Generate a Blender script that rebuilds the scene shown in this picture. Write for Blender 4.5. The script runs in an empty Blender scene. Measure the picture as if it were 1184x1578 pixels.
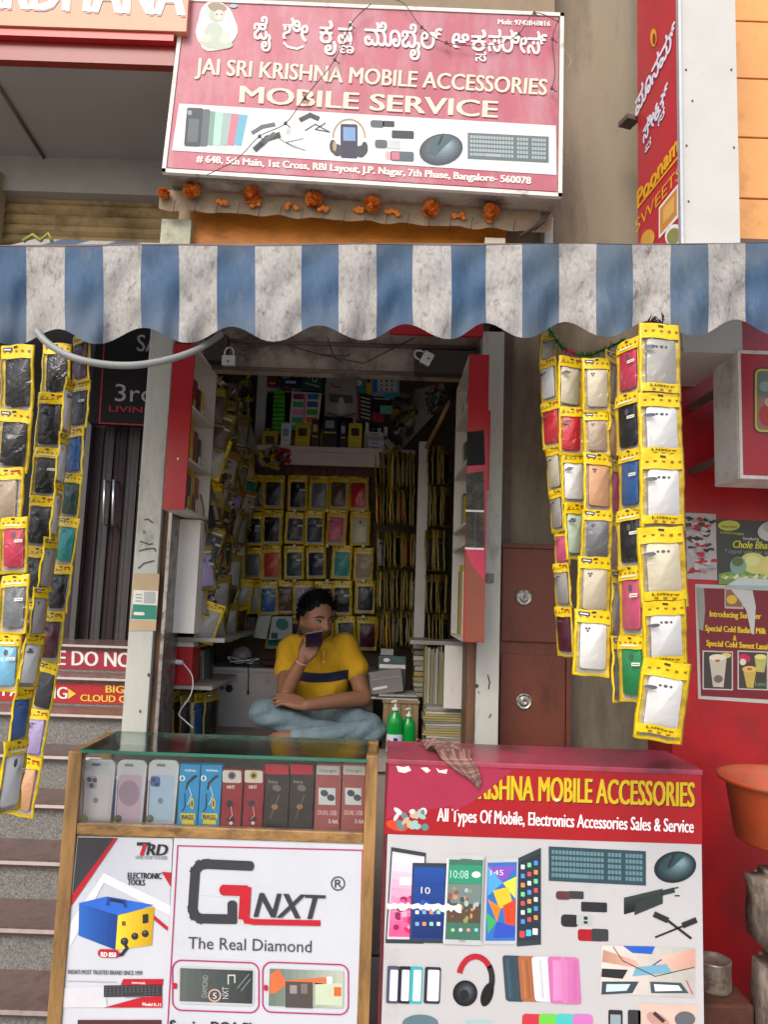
import bpy, bmesh, math, random
from mathutils import Vector, Matrix, Euler
random.seed(7)
R = math.radians
S = bpy.context.scene
COL = S.collection
# ---------------------------------------------------------------- camera
PW, PH, FPX = 1184.0, 1578.0, 1150.0
PITCH, ROLL, EYE = R(6.6), R(2.0), 1.5
cf = Vector((0, math.cos(PITCH), math.sin(PITCH)))
r0 = Vector((1, 0, 0)); u0 = Vector((0, -math.sin(PITCH), math.cos(PITCH)))
cr = r0*math.cos(ROLL) + u0*math.sin(ROLL)
cu = u0*math.cos(ROLL) - r0*math.sin(ROLL)
cd = bpy.data.cameras.new('camera'); cam = bpy.data.objects.new('camera', cd); COL.objects.link(cam)
cd.sensor_fit = 'VERTICAL'; cd.sensor_height = 36; cd.lens = FPX/PH*36; cd.clip_start = .05; cd.clip_end = 500
cam.matrix_world = Matrix(((cr.x, cu.x, -cf.x, 0), (cr.y, cu.y, -cf.y, 0), (cr.z, cu.z, -cf.z, EYE), (0, 0, 0, 1)))
S.camera = cam
# ---------------------------------------------------------------- world, sun, exposure
w = bpy.data.worlds.new('World'); S.world = w; w.use_nodes = True
nt = w.node_tree
sky = nt.nodes.new('ShaderNodeTexSky'); sky.sky_type = 'NISHITA'; sky.sun_disc = False
SUN_EL, SUN_AZ = R(44), R(205)          # azimuth clockwise from +Y: behind the viewer, a little to the left
sky.sun_elevation = SUN_EL; sky.sun_rotation = SUN_AZ; sky.air_density = 1.0; sky.dust_density = 3.0; sky.ozone_density = 1.0
nt.links.new(sky.outputs[0], nt.nodes['Background'].inputs[0]); nt.nodes['Background'].inputs[1].default_value = .15
sl = bpy.data.lights.new('sun', 'SUN'); sl.energy = 1.0; sl.angle = R(28); sl.color = (1, .94, .86)
so = bpy.data.objects.new('sun', sl); COL.objects.link(so)
sd = Vector((math.sin(SUN_AZ)*math.cos(SUN_EL), math.cos(SUN_AZ)*math.cos(SUN_EL), math.sin(SUN_EL)))
so.rotation_euler = sd.to_track_quat('Z', 'Y').to_euler()
S.view_settings.view_transform = 'Standard'; S.view_settings.look = 'None'; S.view_settings.gamma = 1
S.view_settings.exposure = 0.84
S.cycles.diffuse_bounces = 7; S.cycles.max_bounces = 14; S.cycles.transparent_max_bounces = 16
# ---------------------------------------------------------------- helpers: pixels of the photo to points
def ray(px, py):
    return cf + cr*((px-PW/2)/FPX) + cu*((PH/2-py)/FPX)
def at(px, py, Y):
    d = ray(px, py); t = Y/d.y
    return Vector((d.x*t, Y, EYE+d.z*t))
def atx(px, py, X):
    d = ray(px, py); t = X/d.x
    return Vector((X, d.y*t, EYE+d.z*t))
def atz(px, py, Z):
    d = ray(px, py); t = (Z-EYE)/d.z
    return Vector((d.x*t, d.y*t, Z))
# ---------------------------------------------------------------- materials
def lin(h):
    h = h.lstrip('#'); v = [int(h[i:i+2], 16)/255 for i in (0, 2, 4)]
    return tuple((c/12.92 if c <= .04045 else ((c+.055)/1.055)**2.4) for c in v)+(1,)
MATS = {}
def mat(key, col=None, rough=.6, metal=0, var=.12, vs=6, dirt=None, ds=3, dth=.55, bump=0, bs=60, spec=.5, objcol=False, stretch=1, alpha=1, emit=None):
    """a procedural material: base colour with cloudy variation, optional dirt patches in a second colour, bump"""
    if key in MATS: return MATS[key]
    m = bpy.data.materials.new(key); m.use_nodes = True; MATS[key] = m
    N = m.node_tree.nodes; L = m.node_tree.links; b = N['Principled BSDF']
    b.inputs['Roughness'].default_value = rough; b.inputs['Metallic'].default_value = metal
    b.inputs['Specular IOR Level'].default_value = spec
    if isinstance(col, str): col = lin(col)
    tc = N.new('ShaderNodeTexCoord'); mp = N.new('ShaderNodeMapping'); L.new(tc.outputs['Object'], mp.inputs[0])
    mp.inputs['Scale'].default_value = (1, 1, 1/stretch)
    if objcol:
        oi = N.new('ShaderNodeObjectInfo'); src = oi.outputs['Color']
    else:
        rg = N.new('ShaderNodeRGB'); rg.outputs[0].default_value = col; src = rg.outputs[0]
    if var:
        no = N.new('ShaderNodeTexNoise'); no.inputs['Scale'].default_value = vs; no.inputs['Detail'].default_value = 6; no.inputs['Roughness'].default_value = .65
        L.new(mp.outputs[0], no.inputs[0])
        mr = N.new('ShaderNodeMapRange'); mr.inputs['From Min'].default_value = .3; mr.inputs['From Max'].default_value = .7
        mr.inputs['To Min'].default_value = 1-var; mr.inputs['To Max'].default_value = 1+var
        L.new(no.outputs[0], mr.inputs[0])
        vm = N.new('ShaderNodeVectorMath'); vm.operation = 'SCALE'; L.new(src, vm.inputs[0]); L.new(mr.outputs[0], vm.inputs['Scale']); src = vm.outputs[0]
    if dirt:
        dn = N.new('ShaderNodeTexNoise'); dn.inputs['Scale'].default_value = ds; dn.inputs['Detail'].default_value = 9; dn.inputs['Roughness'].default_value = .7
        m2 = N.new('ShaderNodeMapping'); m2.inputs['Location'].default_value = (3.1, 7.7, 1.3); m2.inputs['Scale'].default_value = (1, 1, 1/stretch)
        L.new(tc.outputs['Object'], m2.inputs[0]); L.new(m2.outputs[0], dn.inputs[0])
        rp = N.new('ShaderNodeMapRange'); rp.inputs['From Min'].default_value = dth-.08; rp.inputs['From Max'].default_value = dth+.12; L.new(dn.outputs[0], rp.inputs[0])
        mx = N.new('ShaderNodeMix'); mx.data_type = 'RGBA'; L.new(rp.outputs[0], mx.inputs[0]); L.new(src, mx.inputs[6]); mx.inputs[7].default_value = lin(dirt) if isinstance(dirt, str) else dirt
        src = mx.outputs[2]
    L.new(src, b.inputs['Base Color'])
    if bump:
        bn = N.new('ShaderNodeTexNoise'); bn.inputs['Scale'].default_value = bs; bn.inputs['Detail'].default_value = 4
        L.new(mp.outputs[0], bn.inputs[0]); bp = N.new('ShaderNodeBump'); bp.inputs['Strength'].default_value = bump; bp.inputs['Distance'].default_value = .01
        L.new(bn.outputs[0], bp.inputs['Height']); L.new(bp.outputs[0], b.inputs['Normal'])
    if emit:
        b.inputs['Emission Color'].default_value = lin(emit); b.inputs['Emission Strength'].default_value = 1
    return m
def film(key, tint=(1, 1, 1, 1), gloss=.12, rough=.12, bump=.6, bs=25, fres=.6):
    """thin clear plastic or glass: mostly transparent with a crumpled glossy coat"""
    if key in MATS: return MATS[key]
    m = bpy.data.materials.new(key); m.use_nodes = True; MATS[key] = m
    N = m.node_tree.nodes; L = m.node_tree.links; N.remove(N['Principled BSDF']); out = N['Material Output']
    t = N.new('ShaderNodeBsdfTransparent'); t.inputs[0].default_value = tint
    g = N.new('ShaderNodeBsdfGlossy'); g.inputs['Roughness'].default_value = rough; g.inputs[0].default_value = (.9, .9, .9, 1)
    lw = N.new('ShaderNodeLayerWeight'); lw.inputs[0].default_value = .35
    ad = N.new('ShaderNodeMath'); ad.operation = 'MULTIPLY_ADD'; ad.inputs[1].default_value = fres; ad.inputs[2].default_value = gloss; ad.use_clamp = True
    L.new(lw.outputs['Fresnel'], ad.inputs[0])
    mx = N.new('ShaderNodeMixShader'); L.new(ad.outputs[0], mx.inputs[0]); L.new(t.outputs[0], mx.inputs[1]); L.new(g.outputs[0], mx.inputs[2]); L.new(mx.outputs[0], out.inputs[0])
    if bump:
        tc = N.new('ShaderNodeTexCoord'); n = N.new('ShaderNodeTexNoise'); n.inputs['Scale'].default_value = bs; n.inputs['Detail'].default_value = 3; n.inputs['Distortion'].default_value = 1.2
        L.new(tc.outputs['Object'], n.inputs[0]); bp = N.new('ShaderNodeBump'); bp.inputs['Strength'].default_value = bump; bp.inputs['Distance'].default_value = .02
        L.new(n.outputs[0], bp.inputs['Height']); L.new(bp.outputs[0], g.inputs['Normal']); L.new(bp.outputs[0], lw.inputs['Normal'])
    return m
def flat(h, rough=.55, var=.06, **k):
    return mat('print_'+h.lstrip('#')+('' if rough == .55 else '_%d' % int(rough*100)), h, rough=rough, var=var, vs=14, **k)
def inkmix(c1, c2, t):
    a = [int(c1[i:i+2], 16) for i in (1, 3, 5)]; b = [int(c2[i:i+2], 16) for i in (1, 3, 5)]
    return flat('#%02x%02x%02x' % tuple(int(round((x+(y-x)*t)/4)*4) if 0 <= int(round((x+(y-x)*t)/4)*4) < 256 else 252 for x, y in zip(a, b)), .4)
# ---------------------------------------------------------------- mesh builder
ORG = {}
class MB:
    def __init__(s): s.v = []; s.f = []; s.m = []; s.ms = []; s.sm = []
    def mi(s, m):
        if m not in s.ms: s.ms.append(m)
        return s.ms.index(m)
    def add(s, vs, fs, m, smooth=False):
        o = len(s.v); s.v += [Vector(p) for p in vs]; i = s.mi(m)
        for f in fs: s.f.append([o+k for k in f]); s.m.append(i); s.sm.append(smooth)
        return s
    def poly(s, pts, m): return s.add(pts, [list(range(len(pts)))], m)
    def hexa(s, p, m, skip=()):      # p: 8 points, 0-3 bottom ring, 4-7 top ring
        fs = [(3, 2, 1, 0), (4, 5, 6, 7), (0, 1, 5, 4), (1, 2, 6, 5), (2, 3, 7, 6), (3, 0, 4, 7)]
        return s.add(p, [f for i, f in enumerate(fs) if i not in skip], m)
    def box(s, x0, x1, y0, y1, z0, z1, m, rot=0, bev=0):
        if x0 > x1: x0, x1 = x1, x0
        if y0 > y1: y0, y1 = y1, y0
        if z0 > z1: z0, z1 = z1, z0
        if bev:
            bm = bmesh.new(); bmesh.ops.create_cube(bm, size=1)
            for v in bm.verts: v.co = Vector(((x0+x1)/2+v.co.x*(x1-x0), (y0+y1)/2+v.co.y*(y1-y0), (z0+z1)/2+v.co.z*(z1-z0)))
            bmesh.ops.bevel(bm, geom=bm.edges[:], offset=bev, segments=2, affect='EDGES', profile=.6)
            vs = [v.co.copy() for v in bm.verts]; fs = [[v.index for v in f.verts] for f in bm.faces]; bm.free()
        else:
            vs = [Vector(p) for p in ((x0, y0, z0), (x1, y0, z0), (x1, y1, z0), (x0, y1, z0), (x0, y0, z1), (x1, y0, z1), (x1, y1, z1), (x0, y1, z1))]
            fs = [(3, 2, 1, 0), (4, 5, 6, 7), (0, 1, 5, 4), (1, 2, 6, 5), (2, 3, 7, 6), (3, 0, 4, 7)]
        if rot:
            c = Vector(((x0+x1)/2, (y0+y1)/2, (z0+z1)/2)); M = rot if isinstance(rot, Matrix) else Matrix.Rotation(rot, 3, 'Z')
            vs = [c+M@(v-c) for v in vs]
        return s.add(vs, fs, m)
    def slab(s, quad, depth, m, back=None):
        """quad: four front points (TL, TR, BR, BL), extruded away from the viewer by depth along +Y (or the given vector)"""
        d = depth if isinstance(depth, Vector) else Vector((0, depth, 0))
        a, b, c, e = [Vector(p) for p in quad]
        return s.hexa([e, c, c+d, e+d, a, b, b+d, a+d], m)
    def tube(s, path, r, m, n=10, caps=True):
        path = [Vector(p) for p in path]; rs = r if isinstance(r, (list, tuple)) else [r]*len(path)
        vs = []; fs = []; up = None
        for i, p in enumerate(path):
            t = (path[min(i+1, len(path)-1)]-path[max(i-1, 0)])
            if t.length < 1e-9: t = Vector((0, 0, 1))
            t.normalize()
            if up is None: up = t.orthogonal().normalized()
            else:
                up = (up-t*up.dot(t)); up = up.normalized() if up.length > 1e-6 else t.orthogonal().normalized()
            sd_ = t.cross(up); rr = rs[i]; ra, rb = rr if isinstance(rr, tuple) else (rr, rr)
            for k in range(n):
                a = 2*math.pi*k/n; vs.append(p+up*math.cos(a)*ra+sd_*math.sin(a)*rb)
        for i in range(len(path)-1):
            for k in range(n):
                fs.append((i*n+k, i*n+(k+1) % n, (i+1)*n+(k+1) % n, (i+1)*n+k))
        if caps: fs.append(list(range(n))[::-1]); fs.append([(len(path)-1)*n+k for k in range(n)])
        return s.add(vs, fs, m, True)
    def lathe(s, prof, c, m, n=24, sx=1, sy=1, tilt=None, arc=None):
        vs = []; fs = []; c = Vector(c)
        for r, z in prof:
            for k in range(n):
                a = 2*math.pi*k/n; p = Vector((r*math.cos(a)*sx, r*math.sin(a)*sy, z))
                if tilt: p = tilt@p
                vs.append(c+p)
        for i in range(len(prof)-1):
            for k in range(n): fs.append((i*n+k, i*n+(k+1) % n, (i+1)*n+(k+1) % n, (i+1)*n+k))
        fs.append(list(range(n))[::-1]); fs.append([(len(prof)-1)*n+k for k in range(n)])
        return s.add(vs, fs, m, True)
    def ball(s, c, r, m, nu=16, nv=10, rot=None):
        c = Vector(c); r = Vector(r) if isinstance(r, (tuple, list)) else Vector((r, r, r)); vs = []; fs = []
        for j in range(nv+1):
            th = math.pi*j/nv
            for k in range(nu):
                a = 2*math.pi*k/nu; p = Vector((math.sin(th)*math.cos(a)*r.x, math.sin(th)*math.sin(a)*r.y, math.cos(th)*r.z))
                if rot: p = rot@p
                vs.append(c+p)
        for j in range(nv):
            for k in range(nu): fs.append((j*nu+k, (j+1)*nu+k, (j+1)*nu+(k+1) % nu, j*nu+(k+1) % nu))
        return s.add(vs, fs, m, True)
    def build(s, name, parent=None, label=None, cat=None, group=None, kind=None, origin=None):
        me = bpy.data.meshes.new(name)
        if origin is None:
            if parent is not None: origin = ORG[parent.name]
            else:
                xs = [v.x for v in s.v]; ys = [v.y for v in s.v]; zs = [v.z for v in s.v]
                origin = Vector(((min(xs)+max(xs))/2, (min(ys)+max(ys))/2, min(zs)))
        me.from_pydata([tuple(v-origin) for v in s.v], [], s.f)
        for m in s.ms: me.materials.append(m)
        me.polygons.foreach_set('material_index', s.m); me.polygons.foreach_set('use_smooth', s.sm)
        me.validate(); me.update()
        o = bpy.data.objects.new(name, me); COL.objects.link(o)
        ORG[o.name] = origin.copy()
        if parent is not None:
            o.parent = parent; o.location = origin-ORG[parent.name]
        else: o.location = origin
        tag(o, label, cat, group, kind); return o
def tag(o, label=None, cat=None, group=None, kind=None):
    for k, v in (('label', label), ('category', cat), ('group', group), ('kind', kind)):
        if v: o[k] = v
    return o
def thing(name, label, cat, loc, group=None):
    o = bpy.data.objects.new(name, None); o.empty_display_size = .05; COL.objects.link(o); o.location = loc; ORG[o.name] = Vector(loc)
    return tag(o, label, cat, group)
def copy_tree(o, parent=None):
    c = o.copy(); COL.objects.link(c); ORG[c.name] = ORG.get(o.name, Vector()).copy()
    if parent is not None: c.parent = parent
    for ch in list(o.children): copy_tree(ch, c)
    return c
# ---------------------------------------------------------------- text and flat prints
TXT = {}
def text_mesh(body, bold=0.0, shear=0.0, res=3):
    k = (body, bold, shear)
    if k in TXT: return TXT[k]
    c = bpy.data.curves.new('lettering', 'FONT'); c.body = body; c.offset = bold; c.shear = shear; c.resolution_u = res; c.fill_mode = 'FRONT'
    o = bpy.data.objects.new('lettering', c); COL.objects.link(o)
    dg = bpy.context.evaluated_depsgraph_get(); me = bpy.data.meshes.new_from_object(o.evaluated_get(dg))
    vs = [(v.co.x, v.co.y) for v in me.vertices]; fs = [list(p.vertices) for p in me.polygons]
    bpy.data.objects.remove(o); bpy.data.curves.remove(c); bpy.data.meshes.remove(me)
    TXT[k] = (vs, fs); return TXT[k]
CAP = None
ISL = {}
def text_islands(k):
    """a small step number per separate outline, so that overlapping strokes never share a plane"""
    if k in ISL: return ISL[k]
    vs, fs = TXT[k]; par = list(range(len(vs)))
    def find(a):
        while par[a] != a: par[a] = par[par[a]]; a = par[a]
        return a
    for f in fs:
        for a in f[1:]: par[find(a)] = find(f[0])
    ids = {}; ISL[k] = [ids.setdefault(find(i), len(ids)) % 4 for i in range(len(vs))]
    return ISL[k]
class Print:
    """flat print on a plane; every shape is given in photo pixels and laid on the plane, a little proud for each layer"""
    def __init__(s, mb, p0, n, step=.0006, base=.0012):
        s.mb = mb; s.p0 = Vector(p0); s.n = Vector(n).normalized(); s.step = step; s.base = base; s.layer = 0
    def w(s, px, py, lay=0):
        d = ray(px, py); p = s.p0+s.n*(s.base+lay*s.step) ; o = Vector((0, 0, EYE))
        # keep the same place on the base plane, then lift it along the normal
        t = (s.p0-o).dot(s.n)/d.dot(s.n)
        return o+d*t+s.n*(s.base+lay*s.step)
    def poly(s, pts, m, lay=1):
        s.mb.poly([s.w(x, y, lay) for x, y in pts], m); return s
    def rect(s, x0, y0, x1, y1, m, lay=1, r=0, sk=0.036, lean=0.0):
        """upright rectangle, following the roll of the photo: sk = slope of its horizontals"""
        cx, cy = (x0+x1)/2, (y0+y1)/2
        f = lambda x, y: (x-(y-cy)*lean, y+(x-cx)*sk)
        if r <= 0: pts = [(x0, y0), (x1, y0), (x1, y1), (x0, y1)]
        else:
            pts = []
            for ax, ay, a0 in ((x1-r, y0+r, -90), (x1-r, y1-r, 0), (x0+r, y1-r, 90), (x0+r, y0+r, 180)):
                for k in range(5):
                    a = R(a0+22.5*k); pts.append((ax+r*math.cos(a), ay+r*math.sin(a)))
        return s.poly([f(*p) for p in pts], m, lay)
    def ell(s, cx, cy, rx, ry, m, lay=1, rot=0, n=24):
        c, q = math.cos(R(rot)), math.sin(R(rot)); pts = []
        for k in range(n):
            a = 2*math.pi*k/n; x, y = rx*math.cos(a), ry*math.sin(a); pts.append((cx+x*c-y*q, cy+x*q+y*c))
        return s.poly(pts, m, lay)
    def ring(s, cx, cy, rx, ry, t, m, lay=1, a0=0, a1=360, n=28):
        k0 = [R(a0+(a1-a0)*k/n) for k in range(n+1)]
        for a, b in zip(k0, k0[1:]):
            s.poly([(cx+rx*math.cos(a), cy+ry*math.sin(a)), (cx+rx*math.cos(b), cy+ry*math.sin(b)), (cx+(rx-t)*math.cos(b), cy+(ry-t)*math.sin(b)), (cx+(rx-t)*math.cos(a), cy+(ry-t)*math.sin(a))], m, lay)
        return s
    def gell(s, cx, cy, rx, ry, c1, c2, lay=1, rot=0, ox=0, oy=0, n=7):
        """ellipse of a printed picture, its ink running from c1 at the rim to c2 off-centre"""
        for k in range(n):
            t = k/n; s.ell(cx+ox*t, cy+oy*t, rx*(1-t*.9), ry*(1-t*.9), inkmix(c1, c2, t), lay+.12*k, rot)
        return s
    def gquad(s, q, c1, c2, lay=1, n=8, vert=False):
        a, b, c, d = q; L = lambda p, r, t: (p[0]+(r[0]-p[0])*t, p[1]+(r[1]-p[1])*t)
        for k in range(n):
            t0, t1 = k/n, (k+1)/n
            if vert: s.poly([L(a, d, t0), L(b, c, t0), L(b, c, t1), L(a, d, t1)], inkmix(c1, c2, (k+.5)/n), lay)
            else: s.poly([L(a, b, t0), L(a, b, t1), L(d, c, t1), L(d, c, t0)], inkmix(c1, c2, (k+.5)/n), lay)
        return s
    def line(s, pts, wd, m, lay=1, closed=False):
        if closed: pts = list(pts)+[pts[0]]
        for i, ((x0, y0), (x1, y1)) in enumerate(zip(pts, pts[1:])):
            l = math.hypot(x1-x0, y1-y0) or 1; e = wd/2 if (i or closed) else 0; ux, uy = (x1-x0)/l, (y1-y0)/l; nx, ny = -uy*wd/2, ux*wd/2
            a = (x0-ux*e*.8, y0-uy*e*.8); b = (x1+ux*wd*.4, y1+uy*wd*.4) if (closed or i < len(pts)-2) else (x1, y1)
            s.poly([(a[0]+nx, a[1]+ny), (b[0]+nx, b[1]+ny), (b[0]-nx, b[1]-ny), (a[0]-nx, a[1]-ny)], m, lay+(i % 2)*.15)
        for k, (x, y) in enumerate(pts[1:-1]):
            if wd > 4: s.ell(x, y, wd*.485, wd*.485, m, lay+.3+.05*(k % 3), n=20)
        return s
    def text(s, body, a, b, cap, m, lay=2, bold=0, shear=0, up=None, shadow=None, clip=None):
        global CAP
        if CAP is None:
            vs, _ = text_mesh('H'); CAP = max(v[1] for v in vs)
        b0 = bold; bold = 0; vs, fs = text_mesh(body, bold, shear); isl = text_islands((body, bold, shear))
        if not vs: return s
        x0 = min(v[0] for v in vs); x1 = max(v[0] for v in vs); W = x1-x0
        dx, dy = b[0]-a[0], b[1]-a[1]; ux, uy = up if up else (0.03*cap, -cap)
        def mp(x, y, ox=0, oy=0): q = (x-x0)/W; t = y/CAP; return (a[0]+dx*q+ux*t+ox, a[1]+dy*q+uy*t+oy)
        if shadow:
            sm, ox, oy = shadow
            s.mb.add([s.w(*mp(x, y, ox, oy), lay-.5) for x, y in vs], fs, sm)
        e = (b0-bold)*cap*min(1.25, .25+1.1*(math.hypot(dx, dy)/W)/(cap/CAP))
        for k, ox in enumerate((0, -e, e, -e*.5, e*.5) if e > 0 else (0,)):
            s.mb.add([s.w(*mp(x, y, ox), lay+k*.09+isl[i]*.022) for i, (x, y) in enumerate(vs)], fs, m)
        return s
def ordn(i): return ['first', 'second', 'third', 'fourth', 'fifth', 'sixth', 'seventh', 'eighth', 'ninth', 'tenth', 'eleventh', 'twelfth', 'thirteenth', 'fourteenth', 'fifteenth', 'sixteenth', 'seventeenth', 'eighteenth'][i]
# common materials
WHITE = mat('white_paint', (.62, .60, .55, 1), rough=.5, var=.08, dirt='#7d7464', ds=4, dth=.66, stretch=3)
CREAM = mat('old_cream_paint', (.44, .44, .39, 1), rough=.6, var=.12, dirt='#5d5242', ds=5, dth=.62, stretch=3)
REDGLOSS = mat('red_laminate', '#a3101c', rough=.32, var=.06, dirt='#8a3028', ds=7, dth=.7)
WOOD = mat('varnished_wood', '#8c6a3e', rough=.42, var=.5, vs=16, dirt='#4b2c14', ds=30, dth=.60, stretch=7, bump=.15, bs=30)
WOODX = mat('varnished_wood_rail', '#8c6a3e', rough=.42, var=.5, vs=14, dirt='#4b2c14', ds=26, dth=.62, bump=.15, bs=30, stretch=.4)
BROWNM = mat('brown_metal', '#6f3723', rough=.5, var=.15, dirt='#40200f', ds=8, dth=.6, stretch=2)
STEEL = mat('steel', (.55, .55, .55, 1), rough=.3, metal=1, var=.05)
RUST = mat('rusty_steel', (.14, .10, .08, 1), rough=.7, metal=.3, var=.3)
BLACK = mat('black_plastic', (.012, .012, .014, 1), rough=.35, var=0)
GLASS = film('clear_glass', (.99, 1, .995, 1), gloss=.02, rough=.02, bump=0)
PAPER = mat('paper', (.68, .67, .62, 1), rough=.8, var=.1)
# ================================================================ SETTING
def struct(mb, name): return mb.build(name, kind='structure', origin=Vector((0, 0, 0)))
GROUND = mat('dusty_concrete_ground', (.34, .31, .27, 1), rough=.9, var=.25, vs=2, dirt='#7a7063', ds=1.5, bump=.3, bs=8)
g = MB(); g.poly([(-120, -120, 0), (120, -120, 0), (120, 120, 0), (-120, 120, 0)], GROUND); struct(g, 'ground')
YD = 3.05      # shop front plane
# ---- walls behind the shop front
WALLG = mat('weathered_grey_render', (.25, .21, .15, 1), rough=.85, var=.2, vs=2.2, dirt='#4c4230', ds=1.6, dth=.56, stretch=4, bump=.12, bs=25)
b = MB(); xa = at(770, 900, 3.3).x; xb = at(1062, 900, 3.3).x
b.box(xa, xb+.3, 3.30, 3.5, 0, 6.2, WALLG)
pierw = b.build('rendered_wall', label='tall weathered grey rendered wall behind the hanging strips and brown metal locker', cat='wall')
# red painted wall on the right
RWALL = mat('red_painted_wall', '#a60d14', rough=.42, var=.07, vs=2, dirt='#8a1216', ds=6, dth=.52, bump=.06, bs=14)
xr = at(1037, 1150, 3.02).x
b = MB(); b.box(xr, xr+1.9, 3.02, 3.29, 0, 2.92, RWALL)
redw = b.build('red_wall', label='glossy red painted wall with torn posters beside the hanging strips', cat='wall')
# orange panelled wall upper right
ORW = mat('orange_cladding', '#e0a05c', rough=.5, var=.06, dirt='#b5763c', ds=3, dth=.64)
DK = mat('dark_gap', (.02, .015, .01, 1), rough=.9)
b = MB(); x0 = at(1100, 200, 3.1).x
zs = [at(1160, y, 3.1).z for y in (372, 306, 212, 121, 33, -60, -160)]
for a, c in zip(zs, zs[1:]): b.box(x0, x0+1.4, 3.10, 3.16, a+.004, c-.004, ORW, bev=.003)
b.box(x0+.01, x0+1.39, 3.17, 3.28, zs[0], zs[-1], DK)
b.box(x0, x0+1.4, 3.07, 3.17, zs[0]-.05, zs[0]-.003, RUST)
b.build('orange_cladding_wall', label='orange wall of wide horizontal boards above the awning, beside the white pillar sign', cat='wall')
# ---- stairs
GRAN = mat('speckled_granite', (.19, .185, .17, 1), rough=.5, var=.5, vs=120, dirt='#3d3a38', ds=160, dth=.55)
NOSE = mat('polished_brown_granite', '#68544e', rough=.3, var=.2, vs=30, dirt='#4c3b38', ds=20, dth=.6)
st = thing('staircase', 'granite staircase with polished brown treads climbing left of the shop', 'stairs', (-1.7, 3.4, 0))
y0s, t_, a_, r_ = 4.056, .2206, .2997, .145
xR = at(205, 1000, 3.06).x
b = MB(); c = MB(); landz = EYE-a_
for k in range(0, 10):
    z = landz-r_*k; Y = y0s-t_*k
    if z < .02: break
    b.box(-3.6, xR, Y+.012, Y+t_+.03 if k else Y+.5, max(z-r_, 0), z-.026, GRAN)
    pr = [(.0, -.026), (-.012, -.024), (-.02, -.013), (-.014, -.002), (0, 0), (t_+.012 if k else .5, 0), (t_+.012 if k else .5, -.026)]
    vs = [Vector((x, Y+p, z+q)) for x in (-3.6, xR+.0) for p, q in pr]; n = len(pr)
    c.add(vs, [list(range(n)), list(range(n, 2*n))[::-1]]+[(i, (i+1) % n+0, (i+1) % n+n, i+n) for i in range(n)], NOSE)
b.build('riser', st); c.build('tread', st)
MAG = mat('magenta_sticker', '#8e1832', rough=.4, var=.1); REDS = mat('red_sticker', '#a3171c', rough=.4, var=.1)
WT = flat('#d8d4cc'); YT = flat('#d8b93c')
for k, mm, y_ in ((0, MAG, 0), (1, REDS, 0)):
    Y = y0s-t_*k+.010; z = landz-r_*k
    q = MB(); q.box(-3.0, xR-.02, Y-.002, Y+.001, z-r_+.012, z-.034, mm)
    P = Print(q, (0, Y-.002, 1), (0, -1, 0))
    if k == 0: P.text('PLEASE DO NOT SIT', (18, 1022), (262, 1030), 20, WT, bold=.035, up=(.6, -22))
    else:
        P.text('PARKING', (4, 1072), (103, 1077), 18, WT, bold=.03); P.poly([(105, 1061), (117, 1069), (105, 1077)], YT, 2)
        P.text('BIG', (163, 1067), (191, 1068), 11, YT, bold=.04); P.text('CLOUD ON', (124, 1080), (207, 1083), 10, YT, bold=.04)
    o = q.build('step_sticker', label=['magenta sticker strip with white capitals on the top stair riser', 'red sticker strip with white and gold capitals on the second stair riser'][k], cat='sticker')
# ---- dark doorway behind the stairs
DGL = mat('dark_glass', (.012, .011, .014, 1), rough=.5, var=.1, spec=.2); CUR = mat('grey_curtain', (.10, .095, .10, 1), rough=.8, var=.2, vs=8, stretch=6)
CUR2 = mat('dark_purple_curtain', (.045, .03, .035, 1), rough=.8, var=.2, vs=8, stretch=6)
YG = 4.46
dw = thing('upstairs_entrance', 'dark glass entrance with grey curtains at the top of the stairs', 'doorway', (-1.9, YG, landz))
b = MB(); b.box(-3.6, -.98, YG+.1, YG+.2, landz, 3.5, DGL); b.build('dark_wall', dw)
b = MB(); ztop = at(170, 655, YG).z
xs = [(100, 148, CUR2), (148, 165, CUR), (165, 185, CUR2), (185, 205, CUR), (205, 250, CUR2)]
for (p, q, mm) in xs:
    X0, X1 = at(p, 800, YG).x, at(q, 800, YG).x; n = 8
    vs = []
    for z in (landz, ztop):
        for i in range(n+1): vs.append((X0+(X1-X0)*i/n, YG+.03+.02*math.sin(i*2.2), z))
    b.add(vs, [(i, i+1, i+n+2, i+n+1) for i in range(n)], mm, True)
b.build('curtain', dw)
for px in (161, 175):
    h = MB(); p = at(px, 740, YG-.06); q = at(px-2, 808, YG-.06); h.tube([p+Vector((0, .07, 0)), p, q, q+Vector((0, .07, 0))], .009, STEEL)
    h.build('door_handle', dw)
b = MB(); b.box(at(126, 800, YG).x, at(134, 800, YG).x, YG-.05, YG, landz, ztop, mat('door_frame', (.05, .045, .045, 1), rough=.4)); b.build('door_frame', dw)
# grey landing panel seen between the strips and the curtain
# black sign board 3rd
b = MB(); tl, br = at(152, 470, YG-.1), at(262, 657, YG-.1)
b.box(tl.x, br.x, YG-.1, YG-.06, br.z, tl.z, mat('black_acrylic', (.008, .007, .008, 1), rough=.7, var=0, spec=.15))
sb = b.build('black_sign_board', label='black sign board with grey lettering and a thin red border above the curtains', cat='sign')
q = MB(); P = Print(q, (0, YG-.1, 2), (0, -1, 0)); GT = flat('#8a8888', .8); RT = flat('#8d1828', .8)
P.line([(164, 470), (153, 652), (262, 657)], 2, RT, 1)
P.text('SALON', (211, 541), (310, 544), 25, GT, bold=.01); P.text('3rd', (177, 618), (236, 620), 26, GT, bold=.0); P.text('LIVING', (168, 634), (236, 637), 9, RT, bold=.02)
q.build('lettering', sb)
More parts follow.
